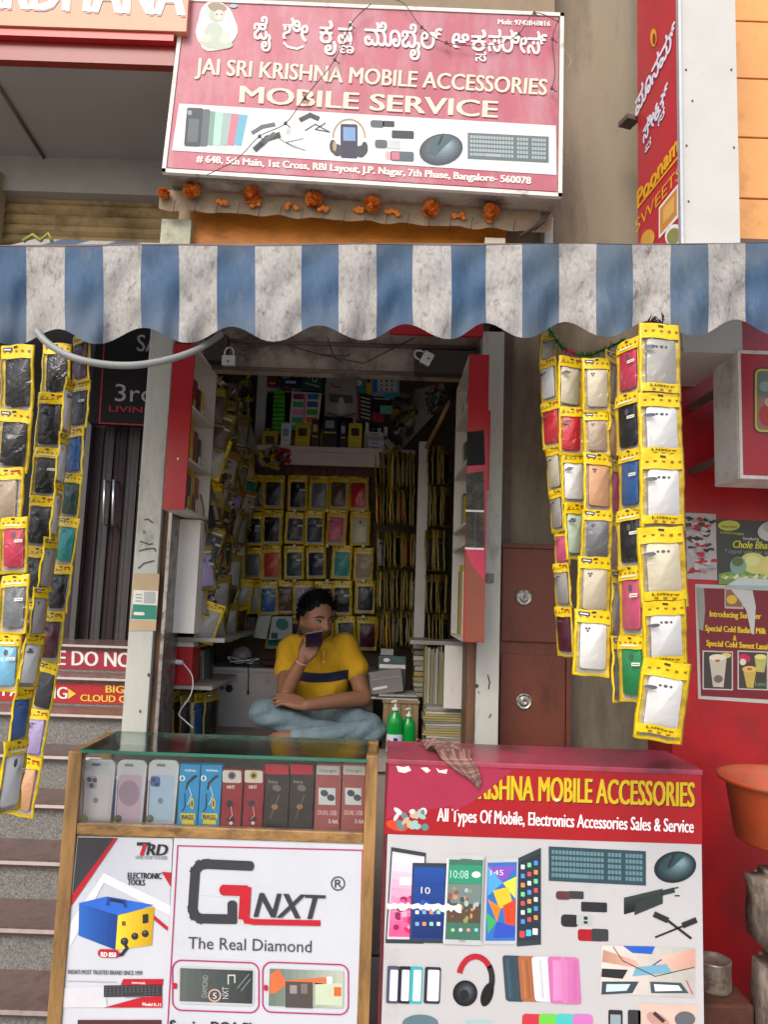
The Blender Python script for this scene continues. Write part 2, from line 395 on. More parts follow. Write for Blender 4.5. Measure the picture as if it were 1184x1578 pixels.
# ---- upper left building: fascia sign, soffit, beam, shutter
ul = thing('neighbour_canopy', 'grey concrete canopy with dark red fascia over the rolling shutter', 'canopy', (-2.2, 3.4, 3.3))
SOF = mat('grey_soffit', (.30, .28, .26, 1), rough=.8, var=.08, vs=1.5, bump=.05)
Z0 = at(150, 205/2+3, 2.9).z; XR = at(274, 80, 2.9).x; XRs = at(288, 30, 2.82).x
FAS = mat('dark_red_fascia', '#7d1416', rough=.35, var=.08)
b = MB(); b.box(-4, -.93, 2.9, 3.56, Z0, Z0+.05, SOF); b.build('soffit', ul)
ZB = at(150, 298, 3.56).z
b = MB(); b.box(-4, -.8, 3.56, 3.9, ZB, Z0+.05, mat('beige_beam', (.30, .29, .27, 1), rough=.8, var=.1)); b.build('beam', ul)
zt = at(140, 72, 2.88).z
b = MB(); b.box(-4, XR, 2.86, 2.899, Z0-.005, zt, FAS); b.box(-4, XR, 2.83, 2.899, zt+.0, at(140, 50, 2.84).z, mat('red_trim', '#b5302a', rough=.35)); b.build('fascia', ul)
b = MB(); b.tube([atz(-10, 122, Z0-.008), atz(67, 243, Z0-.008)], .008, RUST); b.build('brace_rod', ul)
zs0 = at(140, 50, 2.84).z
b = MB(); b.box(-4, XRs, 2.82, 2.9, zs0+.003, zs0+.75, mat('orange_sign_face', '#d88a6a', rough=.45, var=.1))
s1 = b.build('fascia_sign', label='orange fascia sign with large white capitals over the dark red canopy edge', cat='sign')
q = MB(); P = Print(q, (0, 2.82, 3), (0, -1, 0)); P.text('ARDHANA', (-42, 11), (283, 24), 66, flat('#f2ece4'), bold=.045, up=(4, -66), shadow=(flat('#9d9490'), 3, 3)); q.build('lettering', s1)
SHU = mat('shutter_metal', '#b29a70', rough=.5, metal=.2, var=.12, dirt='#5a472c', ds=3, stretch=1)
b = MB(); X0, X1 = -3.6, -.98; n = 0; z = 1.9
vs = []; k = 0
zz = []
zc = at(140, 286, 3.66).z
while zc > 2.92:
    zz += [(zc, .0), (zc-.012, -.018), (zc-.038, -.026), (zc-.052, -.006)]; zc -= .056
vs = [(X, 3.66+o, z) for X in (X0, X1) for z, o in zz]; n = len(zz)
b.add(vs, [(i+1, i, i+n, i+n+1) for i in range(n-1)], SHU)
b.box(X0, X1, 3.70, 3.72, 2.0, zc+2.0, DK) if False else None
sh = b.build('rolling_shutter', label='beige ribbed rolling shutter under the grey canopy', cat='shutter')
b = MB(); b.box(at(-20, 300, 3.6).x, at(9, 300, 3.6).x, 3.52, 3.6, at(0, 372, 3.6).z, at(0, 268, 3.55).z, mat('beige_frame', '#a09070', rough=.6)); b.build('shutter_guide', sh)
# ================================================================ MAIN SIGN
YS = 2.85
sg = thing('shop_signboard', 'faded pink box signboard with white phone shop lettering above the awning', 'sign', at(560, 300, YS))
SF = mat('faded_sign_face', '#a85563', rough=.5, var=.12, vs=5, dirt='#b07880', ds=7, dth=.53, stretch=3)
FRM = mat('sign_frame', (.66, .62, .56, 1), rough=.5, var=.1, dirt='#6a4a38', ds=9, dth=.66)
TL, TR, BR, BL = [at(x, y, YS) for x, y in ((283, -2), (867, 22), (864, 300), (252, 262))]
b = MB(); b.slab((TL+Vector((0, .012, 0)), TR+Vector((0, .012, 0)), BR+Vector((0, .012, 0)), BL+Vector((0, .012, 0))), .2, mat('sign_box_metal', '#b3a695', rough=.7, var=.15, dirt='#5d5040', ds=4)); b.build('box_body', sg)
b = MB()
for p, q in ((TL, TR), (TR, BR), (BR, BL), (BL, TL)):
    d = (q-p).normalized(); nn = Vector((-d.z, 0, d.x))*.008
    b.slab((p+nn-d*.008, q+nn+d*.008, q-nn+d*.008, p-nn-d*.008), .022, FRM)
b.build('frame', sg)
b = MB(); b.slab([at(x, y, YS+.004) for x, y in ((287, 2), (862, 27), (859, 295), (257, 258))], .006, SF); b.build('face_panel', sg)
q = MB(); P = Print(q, (0, YS+.004, 3), (0, -1, 0)); W_ = flat('#efe9e2'); SH = flat('#7d4f55'); CR_ = flat('#dacdb2')
def kn(P, s, x0, x1, y, h, m=W_, bold=.024, sh=True, **k):
    sl = .055; P.text(s, (x0, y+(x0-600)*sl), (x1, y+(x1-600)*sl), h, m, lay=3, bold=bold, shadow=(SH, 1.1, 1.3) if sh else None, **k)
BY = 72
kn(P, 'ಜೈ', 391, 417, BY, 30); kn(P, 'ಶೀ', 436, 474, BY, 31); kn(P, 'ಕೃ', 493, 518, BY, 30); kn(P, 'ಷ', 521, 542, BY, 30); kn(P, 'ಣ', 524, 545, BY+14, 14)
P.line([(468, 72), (458, 76), (444, 73), (437, 66)], 3, W_, 3)
kn(P, 'ಮೊಬೈಲ್', 562, 680, BY, 31); kn(P, 'ಆ', 697, 722, BY-1, 30); kn(P, 'ಕ', 727, 748, BY-1, 28); kn(P, 'ಸ', 733, 749, BY+15, 13); kn(P, 'ಸರೀಸ್', 753, 842, BY-1, 30)
P.text('JAI SRI KRISHNA MOBILE ACCESSORIES', (301, 114), (842, 147), 23, CR_, lay=3, bold=.026, shadow=(SH, .9, 1.1), up=(2, -24))
P.text('MOBILE SERVICE', (370, 158), (766, 182), 25, CR_, lay=3, bold=.045, shadow=(SH, .8, 1.0), up=(1.5, -25))
P.text('Mob: 9742848816', (768, 38), (848, 41), 7.5, W_, lay=3, bold=.04)
P.text('# 648, 5th Main, 1st Cross, RBI Layout, J.P. Nagar, 7th Phase, Bangalore- 560078', (303, 250), (818, 284), 10.5, flat('#f4e9d8'), lay=3, bold=.05)
q.build('lettering', sg)
q = MB(); P = Print(q, (0, YS+.004, 3), (0, -1, 0))
P.poly([(276, 160), (857, 194), (858, 270), (265, 232)], flat('#d3d1cd'), 1)
K1, K2, K3, K4 = flat('#2e3338'), flat('#4d5a60'), flat('#7f9094'), flat('#1d2024')
# row of cases
for i, (x, c_) in enumerate(((378, '#5d9fb5'), (364, '#c06a76'), (352, '#8fa5a0'), (339, '#9dc3b5'), (326, '#6d8f85'))):
    P.poly([(x-16+i, 176-i*1.2), (x+4+i*.5, 178-i*1.4), (x-6+i*2, 226-i*.3), (x-26+i*2, 222)], flat(c_), 2+i*.3); P.line([(x-16+i, 176-i*1.2), (x-26+i*2, 222)], 1, W_, 2.1+i*.3)
P.rect(286, 167, 311, 226, K1, 4, r=3, lean=.08); P.rect(310, 169, 322, 226, K2, 3.8, r=3, lean=.08); P.rect(289, 171, 296, 178, K3, 4.5, r=2); P.rect(290, 184, 306, 220, K2, 4.5, r=2, lean=.08)
# cables
P.line([(392, 232), (412, 214), (432, 208)], 9, K1, 3); P.line([(404, 222), (424, 206)], 7, K2, 4); P.line([(388, 206), (404, 196), (424, 192)], 6, K2, 3); P.line([(424, 210), (450, 226), (470, 232), (440, 220), (468, 214)], 1.5, K3, 3)
P.line([(462, 186), (478, 178), (492, 184)], 7, K1, 3); P.line([(470, 202), (486, 192), (508, 204), (486, 200), (502, 190)], 1.6, K1, 3)
# phone with headphones
P.ring(538, 213, 26, 30, 2.5, flat('#9a8a66'), 3, 180, 360); P.ell(513, 226, 5, 10, K1, 4); P.ell(562, 229, 5, 10, K1, 4); P.ell(516, 226, 3, 8, flat('#9a8a66'), 5)
P.rect(525, 192, 551, 244, flat('#2a2540'), 4, r=3); P.rect(529, 197, 548, 218, flat('#6d8fb5'), 5); P.ell(520, 232, 8, 9, K1, 4.5); P.ell(556, 234, 8, 9, K1, 4.5)
# usb sticks
P.rect(571, 186, 592, 197, K2, 3, r=4); P.rect(590, 187, 608, 196, K1, 3, r=2); P.rect(604, 202, 638, 214, K1, 3, r=2); P.rect(578, 216, 597, 229, K2, 3, r=4); P.rect(597, 217, 617, 230, flat('#b9bdb9'), 3, r=1); P.rect(594, 234, 604, 246, flat('#d09da0'), 3, r=3); P.rect(602, 234, 638, 249, K2, 3, r=3); P.rect(603, 235, 616, 247, flat('#b8697a'), 4, r=2)
# mouse
P.gell(680, 231, 34, 24, '#2c3a40', '#8fa5aa', 3, -12, 8, -9); P.poly([(664, 214), (690, 207), (698, 214), (672, 240), (660, 236)], flat('#44595f'), 5); P.line([(682, 210), (676, 224)], 3, K4, 6)
# keyboard
def keyboard(P, x0, y0, x1, y1, sk, m1, m2, lay=3, rows=5, cols=26):
    f = lambda u, v: (x0+(x1-x0)*u, y0+(y1-y0)*v+(x1-x0)*u*sk)
    P.poly([f(0, 0), f(1, 0), f(1, 1), f(0, 1)], m1, lay)
    for r_i in range(rows):
        for c_i in range(cols):
            if r_i == rows-1 and 4 < c_i < 10: continue
            u = .03+.94*c_i/cols; v = .1+.84*r_i/rows
            if c_i in (15, 20): continue
            P.poly([f(u, v), f(u+.028, v), f(u+.028, v+.11), f(u, v+.11)], m2, lay+1)
    P.poly([f(.03+.94*5/cols, .1+.84*4/rows), f(.03+.94*10/cols, .1+.84*4/rows), f(.03+.94*10/cols, .1+.84*4/rows+.11), f(.03+.94*5/cols, .1+.84*4/rows+.11)], m2, lay+1)
keyboard(P, 721, 205, 846, 245, .05, flat('#5d6a6c'), flat('#99a5a6'))
# seated child figure on a pale glow
GL = flat('#e3dccb'); GF = flat('#a9b3a5'); GD = flat('#8b7a66')
pts = []
for k in range(26):
    a = 2*math.pi*k/26; rr = 1+.05*math.sin(3*a+1)+.03*math.sin(7*a)
    pts.append((333+math.cos(a)*31*rr*(1+.12*math.sin(a)), 40+math.sin(a)*40*rr))
P.poly(pts, GL, 1.5); P.ell(334, 22, 13, 13, GF, 2.2); P.ell(335, 12, 15, 7, GD, 2.6, 10); P.ell(338, 24, 8, 8, flat('#d5bfae'), 3); P.ell(330, 52, 15, 17, GF, 2.4); P.ell(333, 68, 26, 8, GF, 2.6, 5); P.ell(318, 60, 8, 6, flat('#c8c0aa'), 3); P.ell(346, 60, 7, 9, flat('#c8c0aa'), 3); P.ell(360, 10, 6, 3, flat('#7fb5b0'), 3)
for px_, py_ in ((334, 23), (342, 23)): P.ell(px_, py_, 1.4, 1.4, K2, 4)
q.build('printed_pictures', sg)
# wires and knots over the sign
WIRE = mat('brown_wire', (.07, .045, .035, 1), rough=.7, var=.1)
def wirething(name, label, pts, r=.0018, Yv=None, knots=(), cat='wire', m=WIRE, ends=True):
    b = MB(); P3 = [at(x, y, Y) for x, y, Y in pts]; b.tube(P3, r, m, 6)
    for i in knots:
        p = P3[i]; b.ball(p, (.007, .004, .009), m, 8, 6); b.tube([p, p+Vector((.02, -.004, -.02))], .002, m, 5)
    return b.build(name, label=label, cat=cat)
def spl(pts, n=6):
    out = []
    P_ = [pts[0]]+list(pts)+[pts[-1]]
    for i in range(1, len(P_)-2):
        for k in range(n):
            t = k/n; a, b_, c_, d_ = [Vector(p) for p in P_[i-1:i+3]]
            out.append(tuple(.5*((2*b_)+(-a+c_)*t+(2*a-5*b_+4*c_-d_)*t*t+(-a+3*b_-3*c_+d_)*t**3)))
    out.append(tuple(pts[-1])); return out
wirething('string_light_wire', 'brown string light wire slanting down across the pink signboard to its lower edge', spl([(572, 6, 2.82), (540, 38, 2.83), (516, 92, 2.83), (470, 150, 2.83), (440, 190, 2.83), (400, 210, 2.83), (365, 245, 2.83), (318, 270, 2.82)]), knots=(6, 12, 18, 24, 30))
wirething('string_light_wire', 'brown string light wire draped along the top right of the pink signboard', spl([(590, -4, 2.82), (622, 5, 2.83), (650, 42, 2.83), (688, 66, 2.83), (760, 70, 2.83), (800, 52, 2.83), (824, 20, 2.83), (862, 34, 2.82)]), knots=(12, 18, 30, 36))
wirething('string_light_wire', 'short dark wire hanging at the right edge of the pink signboard', spl([(862, 28, 2.82), (852, 60, 2.83), (856, 110, 2.83), (851, 136, 2.83)]), knots=(6, 18))
wirething('looped_cable', 'thin grey cable looped beyond the right end of the signboard', spl([(868, 75, 2.95), (880, 92, 2.95), (874, 108, 2.95), (868, 108, 2.95)]), r=.0015, m=mat('grey_cable', (.5, .48, .45, 1), rough=.5))
# ---- building face behind the sign, orange panel etc
b = MB(); b.box(-.95, .70, 3.12, 3.3, 2.90, 6, mat('upper_wall', '#8a7a63', rough=.8, var=.15)); b.build('upper_wall', label='plain upper shop wall behind the pink signboard', cat='wall')
b = MB(); o1, o2 = at(293, 352, 3.08), at(780, 384, 3.08)
b.box(o1.x, o2.x, 3.07, 3.115, 2.86, at(500, 333, 3.07).z, mat('orange_board', '#c9791c', rough=.5, var=.12, dirt='#8a5216', ds=3, stretch=.4)); b.build('orange_board', label='orange plywood board between the garland valance and the awning', cat='board')
b = MB(); p = at(249, 337, 3.02); q_ = at(292, 378, 3.02); b.box(p.x, q_.x, 3.02, 3.2, 2.7, p.z, mat('grey_block', '#a8a892', rough=.7, var=.1, dirt='#6b6a55', ds=5)); b.build('bracket_block', label='grey green bracket block at the left end of the orange board', cat='bracket')
b = MB(); p = at(748, 366, 3.0); q_ = at(779, 380, 3.0); b.box(p.x, q_.x, 3.0, 3.06, 2.85, p.z, mat('pale_block', '#c9bfa6', rough=.7, var=.1)); b.build('bracket_block', label='small pale block at the right end of the orange board', cat='bracket')
b = MB(); b.box(at(840, 360, 3.04).x, at(853, 360, 3.04).x, 3.04, 3.12, 2.4, at(846, 335, 3.04).z, CREAM); b.build('bracket_post', label='thin cream post below the right end of the signboard', cat='post')
# toran valance with pompoms
TOR = mat('faded_toran_cloth', '#86745e', rough=.9, var=.22, vs=12, dirt='#94694c', ds=18, dth=.6, bump=.4, bs=60)
tv = thing('toran_valance', 'faded scalloped door valance with orange flower pompoms below the signboard', 'valance', at(550, 330, 2.98))
b = MB(); n = 120; vs = []
for i in range(n+1):
    t = i/n; x = 246+606*t; ytop = 292+36*t; d = 29+2*abs(math.sin(t*math.pi*13))+1.5*math.sin(t*57)
    if t > .93: d += (t-.93)*260*(1-t)*6
    dy = .005*math.sin(t*math.pi*26)
    for j in range(4): vs.append(at(x-j*.6, ytop+d*j/3, 2.97+dy*(j/3)))
b.add(vs, [(i*4+j, i*4+j+1, (i+1)*4+j+1, (i+1)*4+j) for i in range(n) for j in range(3)], TOR, True)
for i in range(18):
    t = (i+.5)/18; x = 252+590*t; y = 312+36*t
    b.tube([at(x+3, y-6, 2.955), at(x, y+2, 2.95), at(x-2, y+16, 2.958)], .0016, mat('dark_stitch', (.06, .04, .03, 1)), 5)
b.build('cloth_band', tv)
POM = mat('orange_pompom', '#e07a22', rough=.9, var=.25, vs=60, dirt='#a8602c', ds=25, dth=.6, bump=.8, bs=150)
def pompom(r):
    b = MB(); rng = random.Random(3)
    for i in range(420):
        d = Vector((rng.gauss(0, 1), rng.gauss(0, 1), rng.gauss(0, 1))).normalized(); c_ = d*r*.45; t1 = d.orthogonal().normalized()*r*.13; t2 = d.cross(t1).normalized()*r*.13; tip = d*r*(.92+.12*rng.random())
        b.add([c_-t1-t2, c_+t1-t2, tip+t1*.8+t2, tip-t1*.8+t2], [(0, 1, 2, 3)], POM)
    b.ball((0, 0, 0), r*.75, POM, 12, 8)
    return b
POMPX = [(252, 298), (295, 293), (388, 300), (483, 307), (574, 315), (665, 321), (757, 326)]
for i, (x, y) in enumerate(POMPX):
    if i == 0: bm_ = pompom(.034); o = bm_.build('pompom', None, origin=Vector((0, 0, 0))); p0_ = o
    else: o = p0_.copy(); COL.objects.link(o)
    p = at(x, y, 2.945); o.parent = tv; o.location = p-ORG[tv.name]; o.rotation_euler = (i, i*2.1, i*.7); o.scale = (.8, .8, .6) if i == 0 else (1.1, 1, 1.05)
for i in range(9):
    x = 345+i*52
    b = MB(); p = at(x, 310+i*3.4, 2.958)
    for j in range(5): b.ball(p+Vector((random.uniform(-.025, .025), 0, random.uniform(-.012, .012))), (.012, .006, .01), POM, 8, 6)
    b.build('small_flower', tv)
b = MB()
for i in range(7): b.tube([at(842+random.uniform(-8, 6), 328, 2.93), at(836+random.uniform(-6, 6), 340, 2.92), at(826-i*4, 352+i*2, 2.93)], .006, mat('dried_leaf', (.05, .035, .025, 1), rough=.9), 5)
b.build('dried_leaves', tv)
# ================================================================ POONAM box sign
XP = at(1050, 200, 2.6).x
ps = thing('side_box_sign', 'projecting white box sign with red face advertising a sweet shop', 'sign', (XP+.1, 2.8, 2.5))
b = MB(); xe = at(1138, 200, 2.6).x
b.box(XP, xe, 2.6, 3.06, 2.42, 4.6, mat('white_sheet_metal', (.50, .49, .45, 1), rough=.5, var=.05, dirt='#5b5b55', ds=6, dth=.72)); b.build('box_body', ps)
b = MB()
for x, y in ((1058, 107), (1128, 107), (1068, 155), (1059, 224), (1132, 227), (1062, 310)): b.ball(at(x, y, 2.598), (.004, .003, .004), RUST, 8, 6)
b.build('rivets', ps)
b = MB(); b.box(XP-.006, XP-.001, 2.61, 3.05, 2.45, 4.6, mat('red_vinyl', '#bf2a38', rough=.4, var=.05)); b.build('red_face', ps)
b = MB(); b.box(XP-.01, XP-.0005, 2.585, 2.609, 2.43, 4.6, mat('alu_trim', (.6, .6, .6, 1), rough=.4, metal=.6)); b.build('edge_trim', ps)
q = MB(); P = Print(q, (XP-.006, 0, 0), (-1, 0, 0)); PW_ = flat('#e8e4ee'); PYL = flat('#e5a91e'); PSH = flat('#4a3da0')
def pk(s, x0, y0, x1, y1, h, m=PW_, bold=.022, sh=True): P.text(s, (x0, y0), (x1, y1), h, m, lay=3, bold=bold, up=(0, -h), shadow=(PSH, -1.5, 1.5) if sh else None)
pk('ಪೂನಮ್', 981, 182, 1042, 62, 30); pk('ಸೀ', 993, 222, 1010, 192, 26); pk('ವ', 996, 237, 1005, 222, 11); pk('ಟ್', 1011, 190, 1031, 152, 26); pk('ಸ', 1016, 196, 1026, 176, 12)
pk('Poonam', 984, 322, 1047, 232, 27, PYL, .03, False); P.line([(986, 318), (1050, 238)], 2.4, PYL, 3)
pk('SWEETS', 981, 360, 1051, 272, 19, PYL, .0, False)
P.ell(1009, 58, 5, 14, PYL, 3); P.ell(1010, 60, 2.5, 9, flat('#8a2a30'), 4)
P.poly([(1017, 320), (1047, 283), (1047, 335), (1017, 368)], W_, 2); P.poly([(1019, 322), (1045, 289), (1045, 331), (1019, 362)], flat('#c98a3a'), 3); P.poly([(1024, 322), (1041, 302), (1041, 326), (1024, 346)], flat('#e0aa5c'), 4)
P.ell(1040, 362, 13, 17, W_, 2, 20); P.ell(1040, 364, 10, 13, flat('#8a8a50'), 3, 20); P.ell(1000, 368, 10, 15, flat('#d9a441'), 3, 20)
q.build('printed_face', ps)
b = MB(); p = at(966, 182, 3.08); b.box(p.x-.012, p.x+.05, 3.07, 3.14, p.z-.010, p.z+.012, RUST, rot=.3); b.build('bracket_arm', ps)
# ================================================================ AWNING
aw = thing('striped_awning', 'dirty blue and white striped tarpaulin awning with a scalloped valance', 'awning', at(592, 380, 2.05))
AW = mat('awning_white', (.45, .43, .405, 1), rough=.7, var=.20, vs=110, dirt='#6f665d', ds=55, dth=.60, bump=.2, bs=60, stretch=1.8)
AB = mat('awning_blue', '#36597c', rough=.65, var=.16, vs=90, dirt='#586c80', ds=45, dth=.60, bump=.25, bs=20, stretch=3)
AB2 = mat('awning_blue_grey', '#4c657d', rough=.65, var=.16, vs=90, dirt='#65737f', ds=45, dth=.57, bump=.25, bs=20, stretch=3)
for m_ in (AB, AB2):      # the blue dye has faded to grey in a band under the rail and along the hem
    N_ = m_.node_tree.nodes; L_ = m_.node_tree.links; pb_ = N_['Principled BSDF']; base_ = pb_.inputs['Base Color'].links[0].from_socket
    tc_ = N_.new('ShaderNodeTexCoord'); sp_ = N_.new('ShaderNodeSeparateXYZ'); L_.new(tc_.outputs['Object'], sp_.inputs[0])
    no_ = N_.new('ShaderNodeTexNoise'); no_.inputs['Scale'].default_value = 11; no_.inputs['Detail'].default_value = 5; L_.new(tc_.outputs['Object'], no_.inputs[0])
    a1 = N_.new('ShaderNodeMath'); a1.operation = 'MULTIPLY_ADD'; a1.inputs[1].default_value = .10; L_.new(no_.outputs[0], a1.inputs[0]); L_.new(sp_.outputs[2], a1.inputs[2])
    cr_n = N_.new('ShaderNodeMapRange'); cr_n.inputs['From Min'].default_value = -.22; cr_n.inputs['From Max'].default_value = .06; L_.new(a1.outputs[0], cr_n.inputs[0])
    rp_n = N_.new('ShaderNodeValToRGB'); e_ = rp_n.color_ramp.elements; e_[0].position = 0; e_[0].color = (.55, .55, .55, 1); e_[1].position = 1; e_[1].color = (.5, .5, .5, 1)
    for p_, v_ in ((.25, .25), (.5, 0), (.75, .1)): q_ = e_.new(p_); q_.color = (v_, v_, v_, 1)
    L_.new(cr_n.outputs[0], rp_n.inputs[0]); mx_ = N_.new('ShaderNodeMix'); mx_.data_type = 'RGBA'; L_.new(rp_n.outputs[0], mx_.inputs[0]); L_.new(base_, mx_.inputs[6]); mx_.inputs[7].default_value = lin('#666f78'); L_.new(mx_.outputs[2], pb_.inputs['Base Color'])
bd = [-200, -142, -77, -19, 40, 100, 158, 218, 275, 335, 393, 465, 522, 580, 637, 695, 750, 805, 862, 920, 975, 1035, 1092, 1150, 1208, 1265, 1325, 1382, 1440]
def valy(x):
    K = [-190, -120, -48, 20, 89, 149, 221, 290, 357, 422, 491, 562, 625, 694, 748, 811, 871, 935, 1002, 1074, 1134, 1195, 1262, 1330, 1400, 1470]
    for i in range(len(K)-1):
        if x <= K[i+1]: break
    s_ = max(0, min(1, (x-K[i])/(K[i+1]-K[i]))); T_ = lambda q: 532-.0142*(q-20); C_ = lambda q: 507-.0142*(q-89)
    if i % 2 == 1: return T_(x)+(C_(x)-T_(x))*(.5-.5*math.cos(math.pi*s_))**1.12
    return T_(x)+(C_(x)-T_(x))*(.5+.5*math.cos(math.pi*s_))**1.12
def top(x): return 380-.0035*x+1.2*math.sin(x*.02)
for m_ in (AW, AB, AB2):      # thin tarpaulin lets some daylight through
    N_ = m_.node_tree.nodes; L_ = m_.node_tree.links; pb_ = N_['Principled BSDF']; tr_ = N_.new('ShaderNodeBsdfTranslucent'); L_.new(pb_.inputs['Base Color'].links[0].from_socket, tr_.inputs[0])
    ms_ = N_.new('ShaderNodeMixShader'); ms_.inputs[0].default_value = .30; L_.new(pb_.outputs[0], ms_.inputs[1]); L_.new(tr_.outputs[0], ms_.inputs[2]); L_.new(ms_.outputs[0], N_['Material Output'].inputs[0])
vb = MB(); rows = 14
for s_i, (xa_, xb_) in enumerate(zip(bd, bd[1:])):
    blue = s_i % 2 == 1
    if s_i == 0: blue = False
    mm = (AB if xa_ < 700 or xa_ > 1120 else AB2) if blue else AW
    n = 8; vs = []
    for i in range(n+1):
        x = xa_+(xb_-xa_)*i/n; yb = valy(x)
        for j in range(rows+1):
            v = j/rows; wob = 3*math.sin(x*.046+1)*v*(1-v)*2
            Yv = 2.05+.024*math.sin(x*.0462-.6)*v+.014*math.sin(x*.021+2)*v+.007*math.sin(x*.13+5*v)*v+.004*math.sin(11*v+x*.05)+.002*math.sin(x*.21+2.5*math.sin(x*.03))*v**1.5+.002*math.sin(x*.09-7*v+math.sin(x*.011)*4)
            vs.append(at(x+wob, top(x)+(yb-top(x))*v, Yv))
    m_ = rows+1
    vb.add(vs, [(i*m_+j, i*m_+j+1, (i+1)*m_+j+1, (i+1)*m_+j) for i in range(n) for j in range(rows)], mm, True)
val = vb.build('scalloped_valance', aw)
rb = MB()
for s_i, (xa_, xb_) in enumerate(zip(bd, bd[1:])):
    blue = s_i % 2 == 1; mm = AB if blue else AW; n = 3; vs = []
    for i in range(n+1):
        x = xa_+(xb_-xa_)*i/n; f = at(x, top(x)-1, 2.06)
        for j in range(7):
            v = j/6; sag = -.035*math.sin(math.pi*v)
            zb = 2.955 if f.x < -.75 else 2.90
            vs.append(Vector((f.x, 2.06+(3.0-2.06)*v, f.z+(zb-f.z)*v+sag)))
    rb.add(vs, [(i*7+j, (i+1)*7+j, (i+1)*7+j+1, i*7+j+1) for i in range(n) for j in range(6)], mm, True)
rb.build('roof_sheet', aw)
b = MB(); b.tube([at(x, top(x)+5, 2.075) for x in (-200, 200, 600, 1000, 1400)], .014, RUST, 8)
b.tube([at(-190, 380, 2.08), Vector((at(-190, 380, 2.08).x, 3.0, 2.9))], .012, RUST); b.tube([at(1390, 376, 2.08), Vector((at(1390, 376, 2.08).x, 3.0, 2.9))], .012, RUST)
b.build('awning_frame', aw)
# stray rolled end of cloth above the awning on the left
b = MB(); b.tube([at(35, 372, 2.2), at(50, 362, 2.2), at(62, 371, 2.2), at(74, 360, 2.2), at(80, 372, 2.2)], .006, mat('twine', '#8a8a3c', rough=.9), 6); b.build('knotted_twine', label='knotted yellow twine tied on the awning edge above the left strips', cat='twine')
# conduit
b = MB(); cp = spl([(56, 510, 1.93), (72, 528, 1.92), (105, 548, 1.92), (150, 560, 1.93), (205, 563, 1.96), (260, 554, 2.02), (305, 538, 2.10), (340, 516, 2.2)], 8)
b.tube([at(*p) for p in cp], .0098, mat('grey_pvc', (.24, .245, .23, 1), rough=.45, var=.15), 12); b.build('sagging_conduit', label='grey plastic conduit sagging below the awning in front of the left pillar', cat='pipe')
# ================================================================ SHOP FRONT
def xat(px, py, Y): return at(px, py, Y).x
def zat(px, py, Y): return at(px, py, Y).z
lp = thing('door_pillar', 'cream painted pillar with a green sticker, left of the shop opening', 'pillar', (xat(225, 900, 3.05), 3.05, 0))
b = MB(); b.box(xat(203, 900, 3.0), xat(241, 900, 3.0), 3.0, 3.2, 0, 2.9, CREAM, bev=.004); b.build('pillar_body', lp)
b = MB(); b.box(xat(241, 900, 3.0)+.002, xat(252, 900, 3.0), 3.03, 3.18, 0, 2.6, mat('brown_jamb', '#6b4930', rough=.6, var=.3, dirt='#2f1d12', ds=12, stretch=5)); b.build('wooden_jamb', lp)
b = MB(); b.box(xat(252, 900, 3.0)+.002, xat(258, 900, 3.0), 3.0, 3.2, 0, 2.4, mat('shutter_channel', (.33, .31, .29, 1), rough=.4, metal=.7, var=.2, dirt='#4b3426', ds=20)); b.build('shutter_channel', lp)
b = MB(); P = Print(b, (0, 3.0, 0), (0, -1, 0), base=.002)
P.poly([(206, 884), (246, 884), (240, 972), (199, 972)], mat('tan_tape', '#b39a78', rough=.6), 1); P.poly([(206, 909), (244, 911), (241, 956), (202, 955)], flat('#d9d6cc'), 2); P.poly([(205, 931), (242, 933), (241, 955), (202, 954)], flat('#1f7d68'), 3); P.rect(222, 912, 240, 930, flat('#a5a8a2'), 3, r=2)
for i in range(3): P.line([(209, 916+i*5), (219, 916.5+i*5)], 2, flat('#8f9a94'), 4)
P.rect(206, 943, 223, 948, WT, 4, r=2)
b.build('payment_sticker', lp)
b = MB(); P = Print(b, (0, 3.0, 0), (0, -1, 0), base=.002)
for pts in (((222, 801), (228, 800), (236, 806)), ((214, 849), (226, 846), (238, 845), (240, 850)), ((216, 834), (230, 839), (236, 838)), ((213, 876), (222, 868), (238, 864))): P.line(pts, 2.2, flat('#4b4438'), 1)
P.ell(229, 1040, 2, 3, flat('#3b342c'), 1); P.ell(216, 1096, 1.5, 2.5, flat('#3b342c'), 1); P.ell(222, 820, 2.5, 3, flat('#4f8a4a'), 1)
b.build('scuff_marks', lp)
rp_ = thing('door_pillar', 'cream painted pillar with a small switch, right of the shop opening', 'pillar', (xat(752, 900, 3.05), 3.05, 0))
b = MB(); b.box(xat(737, 900, 3.0), xat(772, 900, 3.0), 3.0, 3.25, 0, 2.62, CREAM, bev=.004); b.build('pillar_body', rp_)
b = MB(); b.box(xat(724, 900, 3.0), xat(737, 900, 3.0)-.002, 3.02, 3.2, 0, 2.4, mat('brown_jamb')); b.build('wooden_jamb', rp_)
b = MB(); b.box(xat(749, 892, 3), xat(761, 892, 3), 2.985, 2.999, zat(755, 898, 3), zat(755, 884, 3), mat('switch_grey', (.16, .16, .14, 1), rough=.4), bev=.003); b.build('switch', rp_)
b = MB(); P = Print(b, (0, 3.0, 0), (0, -1, 0), base=.002)
P.line([(752, 1040), (755, 1052), (753, 1062)], 2, flat('#3b342c'), 1); P.ell(735, 1057, 3, 3, flat('#3b342c'), 1); P.line([(757, 1100), (754, 1106)], 2, flat('#4b4438'), 1); P.ell(738, 1067, 1.4, 1.4, RUST, 1)
b.build('scuff_marks', rp_)
